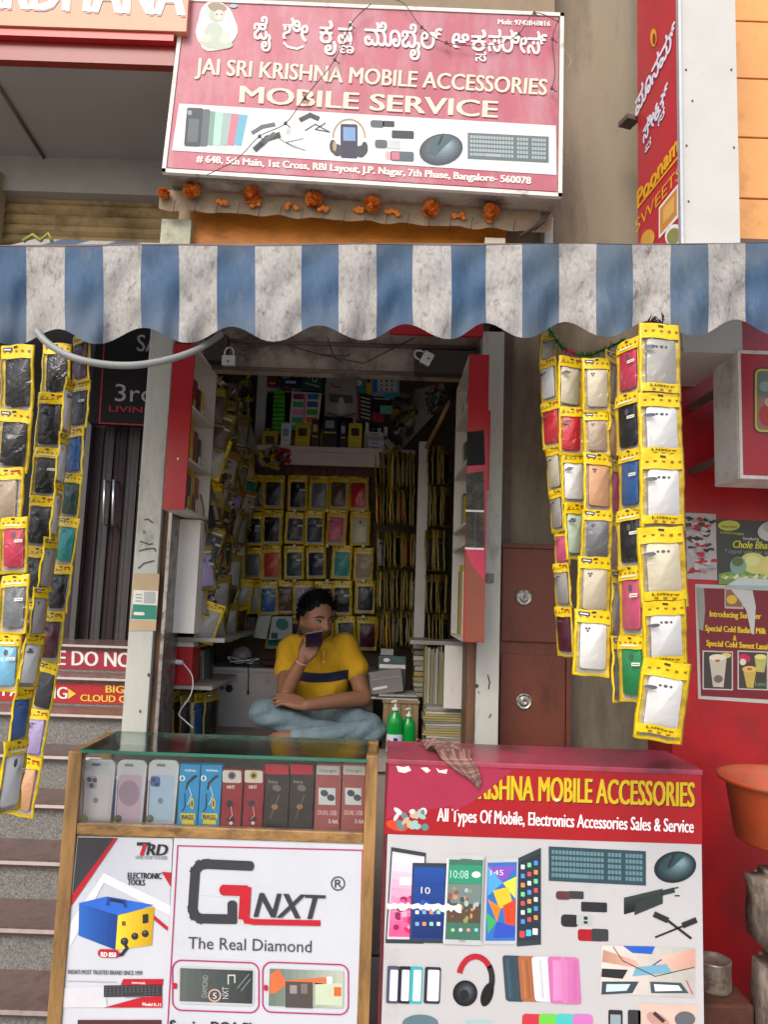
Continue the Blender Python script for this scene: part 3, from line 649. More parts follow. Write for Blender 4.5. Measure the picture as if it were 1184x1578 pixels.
# ---- shop room
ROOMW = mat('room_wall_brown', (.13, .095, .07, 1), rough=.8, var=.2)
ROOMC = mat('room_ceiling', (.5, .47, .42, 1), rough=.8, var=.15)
XL, XRr, YB = -.93, .50, 4.30
rm = thing('shop_room', 'narrow shop room behind the counters, its walls hung with phone cases', 'room', (-.2, 3.8, 0))
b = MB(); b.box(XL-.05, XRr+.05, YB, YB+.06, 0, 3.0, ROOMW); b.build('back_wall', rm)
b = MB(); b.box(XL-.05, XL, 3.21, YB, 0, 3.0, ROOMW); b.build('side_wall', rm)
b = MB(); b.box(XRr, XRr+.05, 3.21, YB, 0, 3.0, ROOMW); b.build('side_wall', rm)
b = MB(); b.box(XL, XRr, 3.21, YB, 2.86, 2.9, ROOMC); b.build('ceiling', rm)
b = MB(); b.box(XL, XRr, 2.45, YB, .0, .06, GROUND); b.build('floor', rm)
LNT = mat('lintel_board', '#a39688', rough=.7, var=.15, dirt='#4b3f36', ds=5)
b = MB(); zl0 = zat(490, 571, 3.1); b.box(xat(256, 900, 3.0), xat(740, 900, 3.0), 3.12, 3.2, zl0, 2.9, LNT); b.build('lintel', rm)
for yy, rr in ((530, .010), (572, .009)):
    b = MB(); b.tube([at(318, yy-6, 3.09), at(500, yy, 3.09), at(735, yy+7, 3.09)], rr, RUST, 8); b.build('shutter_rod', rm)
b = MB(); b.box(xat(640, 540, 3.08), xat(735, 540, 3.08), 3.04, 3.1, zat(690, 580, 3.08), zat(690, 545, 3.08), mat('dark_bracket', (.03, .025, .02, 1), rough=.7)); b.box(xat(318, 540, 3.08), xat(352, 540, 3.08), 3.04, 3.1, zat(330, 560, 3.08), zat(330, 520, 3.08), mat('dark_bracket')); b.build('shutter_bracket', rm)
for pts in (((372, 540), (430, 528), (500, 548)), ((500, 548), (560, 560), (640, 520)), ((505, 520), (512, 545), (528, 560)), ((492, 546), (532, 549), (540, 546))):
    b = MB(); b.tube([at(x, y, 3.06) for x, y in pts], .003, WIRE, 6); b.build('lintel_wire', rm)
# red banner edge glimpsed behind the valance
b = MB()
b.box(xat(600, 520, 3.0), xat(745, 520, 3.0), 3.0, 3.02, zat(670, 516, 3.0), 2.75, mat('red_fabric', '#b01a22', rough=.6)); b.build('red_fascia_board', label='red board glimpsed above the shop opening just under the valance', cat='board')
# padlocks
def padlock(px, py, Y, label, rot):
    p = at(px, py, Y); t = thing('padlock', label, 'padlock', p, 'padlocks on the shutter rod')
    M = Matrix.Rotation(rot, 3, 'Y'); b = MB()
    b.box(p.x-.028, p.x+.028, p.y-.012, p.y+.012, p.z-.045, p.z+.0, mat('padlock_steel', (.62, .62, .6, 1), rough=.35, metal=.6, var=.1), bev=.006)
    b.tube([p+Vector((-.003, -.013, -.024)), p+Vector((.003, -.0145, -.032))], .003, BLACK, 6)
    b.v = [p+M@(v-p) for v in b.v]; b.build('lock_body', t)
    b = MB(); b.tube([p+M@Vector(q) for q in ((-.018, 0, -.002), (-.018, 0, .018), (-.012, 0, .030), (0, 0, .035), (.012, 0, .030), (.018, 0, .018), (.018, 0, -.002))], .0045, STEEL, 8); b.build('shackle', t)
padlock(353, 548, 2.98, 'grey steel padlock hanging upright at the left end of the lintel', 0)
padlock(651, 549, 2.98, 'bright steel padlock tipped sideways at the right end of the lintel', -1.1)
# ---- open door cabinets (shallow display boxes swung outwards)
IN = mat('cabinet_inner', (.58, .54, .48, 1), rough=.6, var=.1)
def door_cab(name_label, x0, x1, Yf, Yb, ztop, zbot, open_dir, shelves, front, extra=None):
    t = thing('display_door', name_label, 'display cabinet', ((x0+x1)/2, (Yf+Yb)/2, zbot), 'display doors opened outwards')
    b = MB(); b.box(x0, x1, Yf, Yf+.012, zbot, ztop, front); b.build('front_edge', t)
    b = MB(); th = .010; zb0, zt0 = zbot, ztop; y0 = Yf+.0125
    xo = x0 if open_dir > 0 else x1-th
    b.box(xo, xo+th, y0, Yb, zb0, zt0, IN)
    o0, o1 = (x0+th+.0005, x1) if open_dir > 0 else (x0, x1-th-.0005)
    for z in [zb0, zt0-th]: b.box(o0, o1, y0, Yb, z, z+th, IN)
    b.box(o0, o1, Yb-th, Yb-.0003, zb0+th+.0005, zt0-th-.0005, IN)
    b.build('carcass', t)
    for z in shelves:
        b = MB(); b.box(o0, o1, y0+.0003, Yb-th-.0005, z, z+.010, IN); b.build('shelf', t)
    return t, o0, o1, y0, Yb
lx0, lx1 = xat(250, 785, 2.8), xat(284, 785, 2.8)
lzt, lzb = zat(280, 530, 2.8), zat(266, 785, 2.8)
LD = door_cab('open display door with a red edge hanging beside the left pillar', lx0, lx1, 2.8, 3.19, lzt, lzb, 1, [lzb+(lzt-lzb)*f for f in (.3, .62)], REDGLOSS)
b = MB(); P = Print(b, (0, 2.8, 0), (0, -1, 0)); P.ell(274, 707, 1.8, 2.2, flat('#d6b8b0'), 1); b.build('screw', LD[0])
rx0, rx1 = xat(716, 900, 2.8), xat(748, 900, 2.8)
rzt, rzb = zat(732, 546, 2.8), zat(732, 990, 2.8)
RD_ = door_cab('tall open display door with a red and brown edge beside the right pillar', rx0, rx1, 2.8, 3.30, rzt, rzb, -1, [rzb+(rzt-rzb)*f for f in (.33, .40, .62, .82)], REDGLOSS)
b = MB(); P = Print(b, (0, 2.8, 0), (0, -1, 0))
P.poly([(718, 848), (746, 846), (747, 989), (716, 989)], mat('brown_laminate', '#7d3f28', rough=.5), 1)
P.poly([(718, 846), (747, 846), (747, 893), (726, 870)], mat('pink_red_film', '#b52a48', rough=.4), 1.6)
P.poly([(720, 666), (746, 663), (748, 716), (720, 718)], mat('matt_black', (.006, .006, .007, 1), rough=.9, var=0), 1); P.poly([(719, 730), (746, 726), (747, 846), (718, 846)], mat('dark_panel', (.02, .018, .015, 1), rough=.6, var=.3, dirt='#4b4a38', ds=30), 1)
P.line([(718, 787), (746, 788)], 3, WT, 2); P.line([(717, 845), (746, 846)], 3, WT, 2); P.line([(733, 788), (732, 845)], 1, flat('#5a5246'), 2)
b.build('edge_stickers', RD_[0])
b = MB(); b.box(rx1+.002, rx1+.012, 2.82, 2.86, zat(750, 752, 2.8), zat(750, 630, 2.8), REDGLOSS); b.build('red_flap', RD_[0])
# long packs and boxes standing inside the door cabinets
def goods(parent_none, n, x0, x1, y0, y1, z, hmin, hmax, cols, name, lab, cat, group):
    for i in range(n):
        y = y0+(y1-y0)*(i+.5)/n; h = random.uniform(hmin, hmax); wd = (y1-y0)/n*.8
        c_ = cols[i % len(cols)]
        b = MB(); b.box(x0+.003, x1-.004, y-wd/2, y+wd/2, z, z+h, flat(c_, .35), rot=random.uniform(-.08, .08), bev=.002)
        xf = x1-.0035
        o = b.build(name, label=lab % ordn(i), cat=cat, group=group)
        q = MB(); q.box(x0+.012, x1-.0034, y-wd*.3, y+wd*.3, z+h*.12, z+h*.45, flat(['#1d1d20', '#d8d4cc', '#c9b52c'][i % 3], .3), bev=.001); q.build('printed_label', o)
DC = ['#c2a51a', '#cfc9bd', '#2c3a4a', '#b08a1c', '#7a1f2a', '#1f1f22']
for j, f in enumerate((0, .3, .62)):
    goods(None, 5, LD[1]+.006, LD[1]+.035, LD[3]+.03, LD[4]-.02, lzb+(lzt-lzb)*f+.0105, .13, .19, DC[j:]+DC[:j], 'accessory_packet', '%s packet from the front, '+['bottom', 'middle', 'top'][j]+' shelf of the left display door', 'packet', 'packets in the left display door')
RC = ['#cfc9bd', '#b08a1c', '#7a1f2a', '#c9c5bd', '#c2a51a', '#333', '#8fa39a']
RC = [c if len(c) == 7 else '#333333' for c in RC]
for j, (f, hm) in enumerate(((0, .30), (.40, .17), (.62, .15), (.82, .12))):
    goods(None, 6, RD_[2]-.045, RD_[2]-.014, RD_[3]+.03, RD_[4]-.02, rzb+(rzt-rzb)*f+.0105, hm*.8, hm, RC[j:]+RC[:j], 'accessory_packet', '%s packet from the front, '+['bottom', 'second', 'third', 'top'][j]+' shelf of the tall right display door', 'packet', 'packets in the right display door')
# ---- cupboard board below the left display door
b = MB(); b.box(xat(262, 890, 3.12), xat(304, 890, 3.12), 3.12, 3.15, zat(285, 976, 3.12), zat(285, 800, 3.12), mat('white_laminate', (.66, .63, .58, 1), rough=.4, var=.08, dirt='#6b6257', ds=6, dth=.66), bev=.002)
b.box(xat(304, 890, 3.12)-.02, xat(304, 890, 3.12), 3.155, 3.5, zat(285, 976, 3.12), zat(285, 800, 3.12), mat('white_laminate'))
b.build('cupboard_side', label='plain white laminate cupboard side under the red-edged display door', cat='panel')
# shelf planks at left
SHP = mat('grey_plank', (.30, .28, .25, 1), rough=.5, var=.15)
zsh = zat(300, 984, 3.15)
b = MB(); b.box(XL+.01, -.66, 3.22, 4.0, zsh-.018, zsh, SHP, bev=.002); b.build('wall_shelf', label='long grey shelf running back along the left interior wall above the desk', cat='shelf')
zs2 = zat(290, 1058, 3.2)
b = MB(); b.box(XL+.01, -.70, 3.22, 3.74, zs2-.015, zs2, SHP, bev=.002); b.build('wall_shelf', label='short lower grey shelf carrying the red box at left inside', cat='shelf')
# red box with charger on shelf
p = at(272, 1052, 3.3)
b = MB(); b.box(-.915, -.80, 3.25, 3.38, zs2+.001, zs2+.16, mat('red_carton', '#b3161c', rough=.4), bev=.002); b.box(-.917, -.798, 3.248, 3.382, zs2+.161, zs2+.185, flat('#cfcac0')); rbx = b.build('red_carton', label='red carton with a pale lid on the lower left shelf', cat='box')
b = MB(); b.tube([at(256, 1018, 3.2), at(281, 1021, 3.2)], .010, mat('white_plastic', (.7, .7, .68, 1), rough=.3, var=0), 10)
cb = b.build('charger_plug', label='white charger plug with its cable beside the red carton', cat='charger')
b = MB(); b.tube([at(*q) for q in spl([(281, 1021, 3.2), (296, 1042, 3.19), (294, 1070, 3.18), (276, 1098, 3.18), (282, 1108, 3.18), (298, 1122, 3.18)])], .0028, mat('white_plastic'), 8); b.build('cable', cb)
# ---- desk and seat platform
DESK = mat('pale_desk_laminate', (.44, .40, .37, 1), rough=.45, var=.08, dirt='#776a5e', ds=4, dth=.62)
dk = thing('service_desk', 'pale laminate desk panel with a round cable hole behind the man', 'desk', (-.35, 3.85, 0))
zdk = zat(380, 1029, 3.8)
b = MB(); b.box(xat(318, 1080, 3.8), xat(575, 1080, 3.8), 3.80, 3.82, .78, zdk-.021, DESK); b.build('front_panel', dk)
b = MB(); b.box(xat(316, 1080, 3.8), xat(578, 1080, 3.8), 3.79, 4.12, zdk-.02, zdk, DESK, bev=.003); b.build('desk_top', dk)
b = MB(); P = Print(b, (0, 3.8, 0), (0, -1, 0)); P.ell(353, 1061, 6.5, 6.5, BLACK, 1, n=6); P.ell(342, 1060, 3, 3, flat('#3b5a52'), 1); b.build('cable_hole', dk)
b = MB(); b.tube([at(332, 1075, 3.76), at(331, 1140, 3.76)], .017, mat('dusty_clear_tube', (.30, .28, .26, 1), rough=.2, var=.3, vs=20), 12); b.tube([at(332, 1075, 3.76), at(333, 1060, 3.76)], .007, mat('dusty_clear_tube'), 8); b.build('water_bottle', label='tall slim dusty bottle standing against the desk panel', cat='bottle')
b = MB(); b.box(-.93, .49, 3.18, 3.79, .79, .845, mat('platform_board', (.30, .25, .21, 1), rough=.7, var=.2)); b.box(-.92, .48, 3.2, 3.78, .07, .788, mat('platform_board')); b.build('seat_platform', label='low board platform the man sits on behind the counters', cat='platform')
ZP = .846
# ================================================================ GLASS COUNTER (left)
YC = 2.35
gc = thing('glass_counter', 'wood framed counter with a glass top, papered with phone posters', 'counter', (xat(330, 1400, YC), YC+.15, 0))
zt_ = zat(345, 1168, YC); zr1, zr0 = zat(345, 1277, YC), zat(345, 1294, YC)
XcL, XcR = xat(112, 1170, YC), xat(583, 1170, YC)
XcL0 = xat(104, 1170, YC)
dpt = .285
b = MB(); b.box(XcL0, XcL0+.042, YC, YC+.035, 0, zt_+.004, WOOD, bev=.003); b.build('post', gc)
b = MB(); b.box(XcR-.036, XcR, YC, YC+.035, 0, zt_+.022, WOOD, bev=.003); b.build('post', gc)
b = MB(); b.box(XcL0, XcL0+.035, YC+dpt, YC+dpt+.035, 0, zt_+.004, WOOD); b.build('post', gc)
b = MB(); b.box(XcR-.036, XcR, YC+dpt, YC+dpt+.035, 0, zt_+.01, WOOD); b.build('post', gc)
b = MB(); b.box(XcL0+.043, XcR-.037, YC+.002, YC+.03, zr0, zr1, WOODX, bev=.003); b.build('middle_rail', gc)
b = MB(); b.box(XcL0+.005, XcL0+.03, YC+.036, YC+dpt-.001, zt_-.02, zt_+.002, WOODX); b.build('side_rail', gc)
b = MB(); b.box(XcR-.034, XcR-.004, YC+.036, YC+dpt-.001, zt_-.02, zt_+.002, WOODX); b.build('side_rail', gc)
b = MB(); b.box(XcL0+.043, XcR-.037, YC+.033, YC+dpt, zr0+.002, zr1-.010, WOODX); b.build('display_shelf', gc)
b = MB(); b.box(XcL0+.045, XcR-.038, YC+dpt, YC+dpt+.01, .05, zt_-.03, mat('dark_backboard', (.10, .09, .08, 1), rough=.7)); b.build('back_board', gc)
GT_ = film('green_glass_top', (.80, .90, .86, 1), gloss=.16, rough=.08, bump=.05)
GE = mat('green_glass_edge', '#2f6b57', rough=.15, var=.1)
b = MB(); b.box(XcL0+.038, XcR-.034, YC-.004, YC+dpt+.03, zt_+.0035, zt_+.010, GT_); b.build('glass_top', gc)
b = MB(); b.box(XcL0+.038, XcR-.034, YC-.0065, YC-.0045, zt_+.002, zt_+.0115, GE); b.box(XcL0+.038, XcR-.034, YC+dpt+.031, YC+dpt+.033, zt_+.003, zt_+.010, GE); b.build('glass_edge', gc)
b = MB(); b.box(XcL0+.046, XcR-.040, YC+.008, YC+.011, zr1+.001, zt_-.001, GLASS); b.build('front_glass', gc)
b = MB(); b.box(XcL0+.043, XcR-.037, YC+.012, YC+.022, .04, zr0-.001, WOODX); b.build('front_panel', gc)
# posters: thin sheets on the front
def sheet(name, quad, Y, m, label=None, cat=None, thick=.0015, parent=None):
    b = MB(); b.slab([at(x, y, Y) for x, y in quad], thick, m); return b.build(name, parent, label=label, cat=cat)
WP = mat('poster_white', (.52, .54, .58, 1), rough=.35, var=.05, vs=3, bump=.25, bs=5, dirt='#b8b6b0', ds=5, dth=.68)
YP = YC+.009
rdp = sheet('tools_poster', [(119, 1289), (266, 1292), (251, 1640), (82, 1640)], YP, WP, 'white and red poster of a blue soldering station on the left of the counter front', 'poster')
q = MB(); P = Print(q, (0, YP, 0), (0, -1, 0)); BK = flat('#26262a', .4); RDm = flat('#b01a28', .4); GRY = flat('#d9d9dd', .4)
P.poly([(120, 1290), (176, 1291), (112, 1378)], flat('#35353a', .4), 1); P.poly([(176, 1291), (182, 1291), (107, 1400), (110, 1380)], RDm, 2); P.poly([(160, 1345), (110, 1420), (107, 1460), (160, 1360), (262, 1410), (262, 1395)], GRY, 1)
P.poly([(249, 1343), (264, 1344), (263, 1366)], RDm, 2); P.poly([(234, 1407), (259, 1428), (258, 1434), (236, 1416)], RDm, 2)
P.line([(211, 1300), (232, 1300)], 5, BK, 3); P.line([(224, 1300), (218, 1318)], 6, RDm, 3.2); P.text('RD', (226, 1317), (258, 1318), 17, BK, 3, bold=.05, shear=.2); P.text('ONE STOP SOLDER', (209, 1323), (258, 1324), 5, flat('#77777c'), 3, bold=.02)
P.text('ELECTRONIC', (197, 1353), (249, 1354), 9, BK, 3, bold=.05); P.text('TOOLS', (197, 1363), (223, 1364), 9, BK, 3, bold=.05)
BL_ = flat('#1f4a98', .4); BL2 = flat('#2a63c2', .4); BL3 = flat('#17408c', .4); YL = flat('#e5c01c', .4)
P.poly([(122, 1391), (164, 1381), (238, 1394), (182, 1410)], BL2, 2); P.gquad([(122, 1391), (182, 1410), (178, 1463), (121, 1441)], '#2a62b4', '#143a80', 2.2); P.gquad([(182, 1410), (238, 1396), (234, 1456), (178, 1463)], '#e8cc38', '#b8900c', 2.4)
P.line([(166, 1395), (168, 1384), (192, 1388), (194, 1398)], 5, BL3, 3.4); P.line([(170, 1386), (192, 1390)], 4, BK, 3.7)
P.rect(220, 1408, 229, 1422, BK, 3, r=1, sk=-.15); P.rect(188, 1419, 194, 1426, flat('#7a4a1c'), 3, r=1)
for (x, y, r__) in ((192, 1450, 6), (208, 1442, 5.5), (224, 1438, 5.5)): P.ell(x, y, r__, r__, BK, 3.4); P.ell(x-1, y-2, r__*.4, r__*.4, flat('#55555a'), 3.8)
P.line([(190, 1450), (196, 1460), (188, 1470), (180, 1472)], 5, BK, 3); P.rect(151, 1462, 184, 1475, RDm, 3.6, r=6); P.text('RD 850', (156, 1473), (179, 1474), 7, flat('#f0f0f0'), 5, bold=.05)
P.text("INDIA'S MOST TRUSTED BRAND SINCE 1999", (105, 1500), (219, 1502), 6.5, flat('#5a5a60'), 3, bold=.04)
P.poly([(190, 1508), (252, 1508), (251, 1518), (186, 1517)], RDm, 2); P.text('www.tools', (203, 1515), (224, 1516), 4, flat('#f0d0d0'), 3, bold=.03)
P.line([(103, 1511), (180, 1513)], 1.2, flat('#9a9a9e'), 2); P.poly([(98, 1522), (162, 1520), (165, 1552), (94, 1552)], flat('#c6c6cb', .4), 1.5)
keyboard(P, 160, 1518, 250, 1536, -.02, flat('#2f3034'), flat('#55565c'), 2, 4, 14)
P.poly([(160, 1552), (218, 1536), (250, 1534), (250, 1552)], RDm, 2.6); P.text('Model K-11', (220, 1549), (248, 1550), 5, flat('#f3d9d9'), 3.4, bold=.04); P.poly([(120, 1571), (249, 1571), (248, 1600), (118, 1600)], flat('#4a2a2c', .4), 2)
q.build('printed_pictures', rdp)
gnp = sheet('display_poster', [(268, 1291), (566, 1299), (552, 1660), (247, 1660)], YP-.003, WP, 'large white poster with a black and red logo on the counter front', 'poster')
q = MB(); P = Print(q, (0, YP-.003, 0), (0, -1, 0)); MG = flat('#a82a5a', .4); DKG = flat('#35353b', .4)
P.line([(274, 1303), (559, 1310), (551, 1640), (255, 1640)], 2, MG, 1, closed=True)
P.line([(385, 1334), (318, 1331), (308, 1333), (301, 1342), (297, 1400), (300, 1410), (309, 1415), (358, 1416), (358, 1394)], 15, DKG, 2); P.ell(386, 1334, 6, 7.5, DKG, 2.7); P.ell(358, 1393, 7.5, 6, DKG, 2.7)
P.line([(376, 1410), (380, 1418), (392, 1420), (494, 1422)], 9, RDm, 3.2); P.ell(345, 1371, 7, 8.3, RDm, 3.05); P.line([(346, 1371), (382, 1372)], 16.5, RDm, 3.9); P.line([(379, 1366), (376, 1416)], 17, RDm, 4.2)
P.text('NXT', (392, 1412), (500, 1416), 37, DKG, 4, bold=.03, shear=.25); P.ring(521, 1361, 11, 11, 1.8, DKG, 2); P.text('R', (516, 1367), (527, 1367), 12, DKG, 3, bold=.01)
P.text('The Real Diamond', (290, 1461), (480, 1467), 18, flat('#3f3f46', .4), 3, bold=.0)
def rring(x0, y0, x1, y1, r, t, m, lay=2):
    pts = []
    for ax, ay, a0 in ((x1-r, y0+r, -90), (x1-r, y1-r, 0), (x0+r, y1-r, 90), (x0+r, y0+r, 180)):
        for k in range(7): a = R(a0+15*k); pts.append((ax+r*math.cos(a), ay+(ax-(x0+x1)/2)*.036+r*math.sin(a)))
    P.line(pts, t, m, lay, closed=True)
rring(266, 1481, 399, 1558, 14, 2.2, MG); rring(405, 1484, 537, 1561, 14, 2.2, MG)
P.rect(275, 1490, 392, 1548, flat('#b5b9b8', .3), 2, r=7); P.gquad([(278, 1491), (390, 1495), (389, 1546), (277, 1542)], '#58605c', '#303434', 3, 10); P.ring(331, 1533, 10, 10, 2, flat('#c9a09c'), 4); P.text('5', (328, 1538), (334, 1538), 9, flat('#d9c9c9'), 4)
P.text('DIAMOND', (319, 1536), (321, 1502), 7, flat('#8f9694'), 4, up=(-8, 0)); P.text('NXT', (352, 1538), (352, 1520), 9, flat('#b5bab8'), 4, up=(-9, 0)); P.line([(352, 1516), (352, 1502), (362, 1502), (362, 1514)], 2, flat('#b5bab8'), 4); P.line([(366, 1522), (384, 1500)], 1, flat('#8f9694'), 4); P.line([(372, 1526), (386, 1508)], 1, flat('#8f9694'), 4)
P.gquad([(416, 1492), (530, 1496), (529, 1553), (414, 1549)], '#607068', '#b0b8a4', 3, 10); P.poly([(417, 1500), (430, 1492), (440, 1510), (502, 1505), (505, 1515), (440, 1518), (425, 1530), (416, 1530)], flat('#c9683a'), 4); P.rect(440, 1512, 482, 1552, flat('#4a4440'), 4.4); P.rect(447, 1517, 458, 1530, flat('#8a8580'), 5); P.rect(464, 1515, 474, 1530, flat('#706a64'), 5); P.rect(486, 1514, 528, 1548, flat('#b9c4a8'), 4); P.rect(515, 1520, 526, 1534, flat('#d0602c'), 5); P.rect(504, 1504, 512, 1514, flat('#e8e8e8'), 5)
P.rect(267, 1514, 273, 1523, RDm, 3, r=2); P.rect(407, 1517, 413, 1526, RDm, 3, r=2)
P.text('Service DOA Phones', (262, 1590), (430, 1596), 19, BK, 3, bold=.05)
for y0_ in (1375, 1470): P.line([(254, y0_), (400, y0_+9)], .8, flat('#cfcfd2', .3), .6)
q.build('printed_pictures', gnp)
# items standing behind the front glass
zI = zr1-.0095; YI = YC+.05
def item_box(name, x0, x1, ytop, Y, z0, m, label, cat, parts=None, depth=.03, r=0, group=None, hang=True):
    X0, X1, zt = xat(x0, 1225, Y), xat(x1, 1225, Y), zat((x0+x1)/2, ytop, Y)
    b = MB(); b.box(X0, X1, Y, Y+depth, z0, zt, m, bev=min(r, depth*.45) if r else .0015); o = b.build(name, label=label, cat=cat, group=group)
    if parts:
        q = MB(); P = Print(q, (0, Y, 0), (0, -1, 0)); parts(P); q.build('printed_front', o)
    return o
CLR = film('blister_plastic', (.98, .98, .99, 1), gloss=.03, rough=.08, bump=.3, bs=12)
MILK = mat('milky_blister', (.80, .80, .80, 1), rough=.25, var=.04)
def blister(x0, x1, yt, col, label, cams):
    X0, X1 = xat(x0, 1225, YI), xat(x1, 1225, YI); zt = zat((x0+x1)/2, yt, YI)
    t = thing('blister_pack', label, 'phone case', ((X0+X1)/2, YI, zI), 'clear blister packs behind the counter glass')
    b = MB(); rr = .035; pts = []
    for ax, az, a0 in ((X1-.02, zt-.02, 0), (X0+.02, zt-.02, 90)):
        for k in range(6): a = R(a0+18*k); pts.append((ax+.02*math.cos(a), az+.02*math.sin(a)))
    pts += [(X0+.004, zI), (X1-.004, zI)]
    fr = [Vector((x, YI+.006, z)) for x, z in pts]; bk = [Vector((x, YI+.016, z)) for x, z in pts]; n = len(pts)
    b.add(fr+bk, [list(range(n))[::-1], list(range(n, 2*n))]+[(i, (i+1) % n, (i+1) % n+n, i+n) for i in range(n)], MILK); b.build('backing_card', t)
    q = MB(); P = Print(q, (0, YI+.006, 0), (0, -1, 0)); c1 = flat(col, .35)
    P.rect(x0+5, yt+22, x1-5, 1265, c1, 1, r=6, lean=.06); P.line([(x0+6, yt+30), (x0+3, 1256)], 1.2, flat('#5f5f66'), 2)
    if cams == 3:
        P.rect(x0+9, yt+24, x0+26, yt+44, flat('#c4bfc0', .3), 2, r=5)
        for cx, cy in ((x0+14, yt+30), (x0+22, yt+31), (x0+17, yt+39)): P.ell(cx, cy, 3.6, 3.6, BLACK, 3)
    elif cams == 2:
        P.rect(x0+7, yt+24, x0+22, yt+40, flat('#2a5db0'), 2, r=4); P.ell(x0+12, yt+29, 3, 3, BLACK, 3); P.ell(x0+17, yt+36, 3, 3, BLACK, 3)
    P.ell((x0+x1)/2-1, yt+62, 4, 4.5, flat('#8d8890', .3), 2) if cams else P.ell((x0+x1)/2, yt+50, 16, 20, flat('#b595a5', .35), 2)
    P.ell(x0+6, 1261, 6, 6, flat('#a8b52a' if cams == 3 else '#5a5f2a'), 4); P.rect((x0+x1)/2-7, yt+5, (x0+x1)/2+7, yt+9, flat('#7c7f84'), 2, r=2)
    q.build('phone_case', t)
    b = MB(); b.box(X0+.004, X1-.004, YI-.004, YI+.001, zI+.001, zt-.004, CLR, bev=.002); b.build('clear_cover', t)
blister(124, 173, 1171, '#efe6e2', 'clear blister pack holding an off white triple camera phone case', 3)
blister(176, 222, 1172, '#dcbccd', 'clear blister pack holding a translucent lilac phone case', 0)
blister(225, 272, 1172, '#bcd9ea', 'clear blister pack holding a pale blue twin camera phone case', 2)
def ear(x0, x1):
    def f(P):
        c = flat('#e8f0f2', .4); k = flat('#15202c', .4); y = flat('#d8c52a', .4)
        P.text('earphones', (x0+10, 1188), (x1-4, 1189), 4, c, 2, bold=.04); P.ell(x0+6, 1199, 4.5, 4.5, c, 2); P.ell(x0+6, 1199, 2, 3, flat('#1583b0'), 3)
        P.line([(x0+13, 1208), (x0+22, 1199), (x0+28, 1195)], 4, k, 2); P.line([(x0+14, 1208), (x0+12, 1216)], 3, k, 3); P.line([(x0+16, 1212), (x0+20, 1225), (x0+14, 1240)], 1, c, 2); P.line([(x0+10, 1222), (x0+10, 1243), (x0+5, 1250)], 1.5, k, 2)
        P.ell(x0+21, 1238, 3, 9, y, 2); P.ell(x0+21, 1238, 1.2, 5, k, 3); P.rect(x0+3, 1253, x1-5, 1262, y, 2); P.rect(x0+5, 1263, x1-7, 1270, y, 2); P.text('BASS', (x0+5, 1261), (x1-8, 1262), 6, k, 3, bold=.05)
    return f
CY = flat('#1390c8', .35)
item_box('earphone_box', 275, 306, 1178, YI, zI, CY, 'cyan earphone box next to the pale blue case pack', 'box', ear(275, 306), group='cyan earphone boxes')
item_box('earphone_box', 307.5, 340, 1179, YI, zI, CY, 'cyan earphone box next to the slim red packs', 'box', ear(308, 340), group='cyan earphone boxes')
def redp(x0, x1, topc):
    def f(P):
        P.rect(x0+1, 1187, x1-1, 1206, flat('#cfc6b5'), 1, r=3); P.ell((x0+x1)/2, 1195, 6, 6, flat(topc), 2); P.ell((x0+x1)/2, 1195, 3, 3, BK, 3)
        P.text('HHT', (x0+8, 1215), (x0+20, 1215), 5, WT, 2, bold=.06); P.ell(x0+12, 1238, 5, 5, BK, 2); P.line([(x0+14, 1242), (x0+16, 1256), (x0+11, 1262)], 1, flat('#d8b0b0'), 2); P.ell(x0+14, 1262, 7, 4, flat('#3a1515'), 2); P.ell(x0+14, 1268, 2.6, 2.6, WT, 3)
    return f
RP = flat('#8f1a22', .35)
item_box('charger_pack', 342, 373, 1186, YI, zI, RP, 'slim dark red charger pack with a beige header, beside the cyan boxes', 'pack', redp(342, 373, '#6a6272'), group='slim red packs')
item_box('charger_pack', 376, 406, 1187, YI, zI, RP, 'slim dark red charger pack with a beige header and yellow disc', 'pack', redp(376, 406, '#b59a1c'), group='slim red packs')
def blk(x0, x1):
    def f(P):
        P.rect(x0+.5, 1178, x1-.5, 1193, flat('#b5162a', .35), 1); P.ell((x0+x1)/2, 1214, 7, 5, flat('#6a6460'), 2, 20); P.ell((x0+x1)/2-3, 1243, 5, 4, flat('#a0763a'), 2); P.line([((x0+x1)/2+4, 1225), (x0+8, 1262)], 1, flat('#77716a'), 2); P.text('bass', (x0+6, 1206), (x0+20, 1207), 5, flat('#9a948c'), 2)
    return f
BB = flat('#2f2722', .3)
item_box('headset_box', 408, 445, 1177, YI, zI, BB, 'black headset box with a red top band, beside the slim red packs', 'box', blk(408, 445), group='black headset boxes')
item_box('headset_box', 447, 483, 1178, YI, zI, BB, 'black headset box with a red top band, beside the rose charger boxes', 'box', blk(447, 483), group='black headset boxes')
def rose(x0, x1):
    def f(P):
        P.rect(x0+2, 1180, x1-2, 1194, flat('#b9b4ac', .3), 1); P.text('charger', (x0+6, 1189), (x1-6, 1190), 5, flat('#5a5550'), 2); P.rect(x0+5, 1214, x1-8, 1240, flat('#c9cdca', .3), 1); P.ell(x0+14, 1222, 6, 5, flat('#38414a'), 2, 20); P.ell(x0+24, 1229, 6, 5, flat('#38414a'), 2, 20)
        P.text('DUAL USB', (x0+4, 1255), (x1-6, 1256), 7, flat('#d9b5b0'), 2, bold=.03); P.text('3.4A', (x0+20, 1268), (x1-4, 1269), 6, flat('#e0c9c4'), 2, bold=.04)
    return f
RO = flat('#9c4f4c', .4)
item_box('charger_box', 486, 525, 1178, YI, zI, RO, 'rose coloured charger box beside the black headset boxes', 'box', rose(486, 525), group='rose charger boxes')
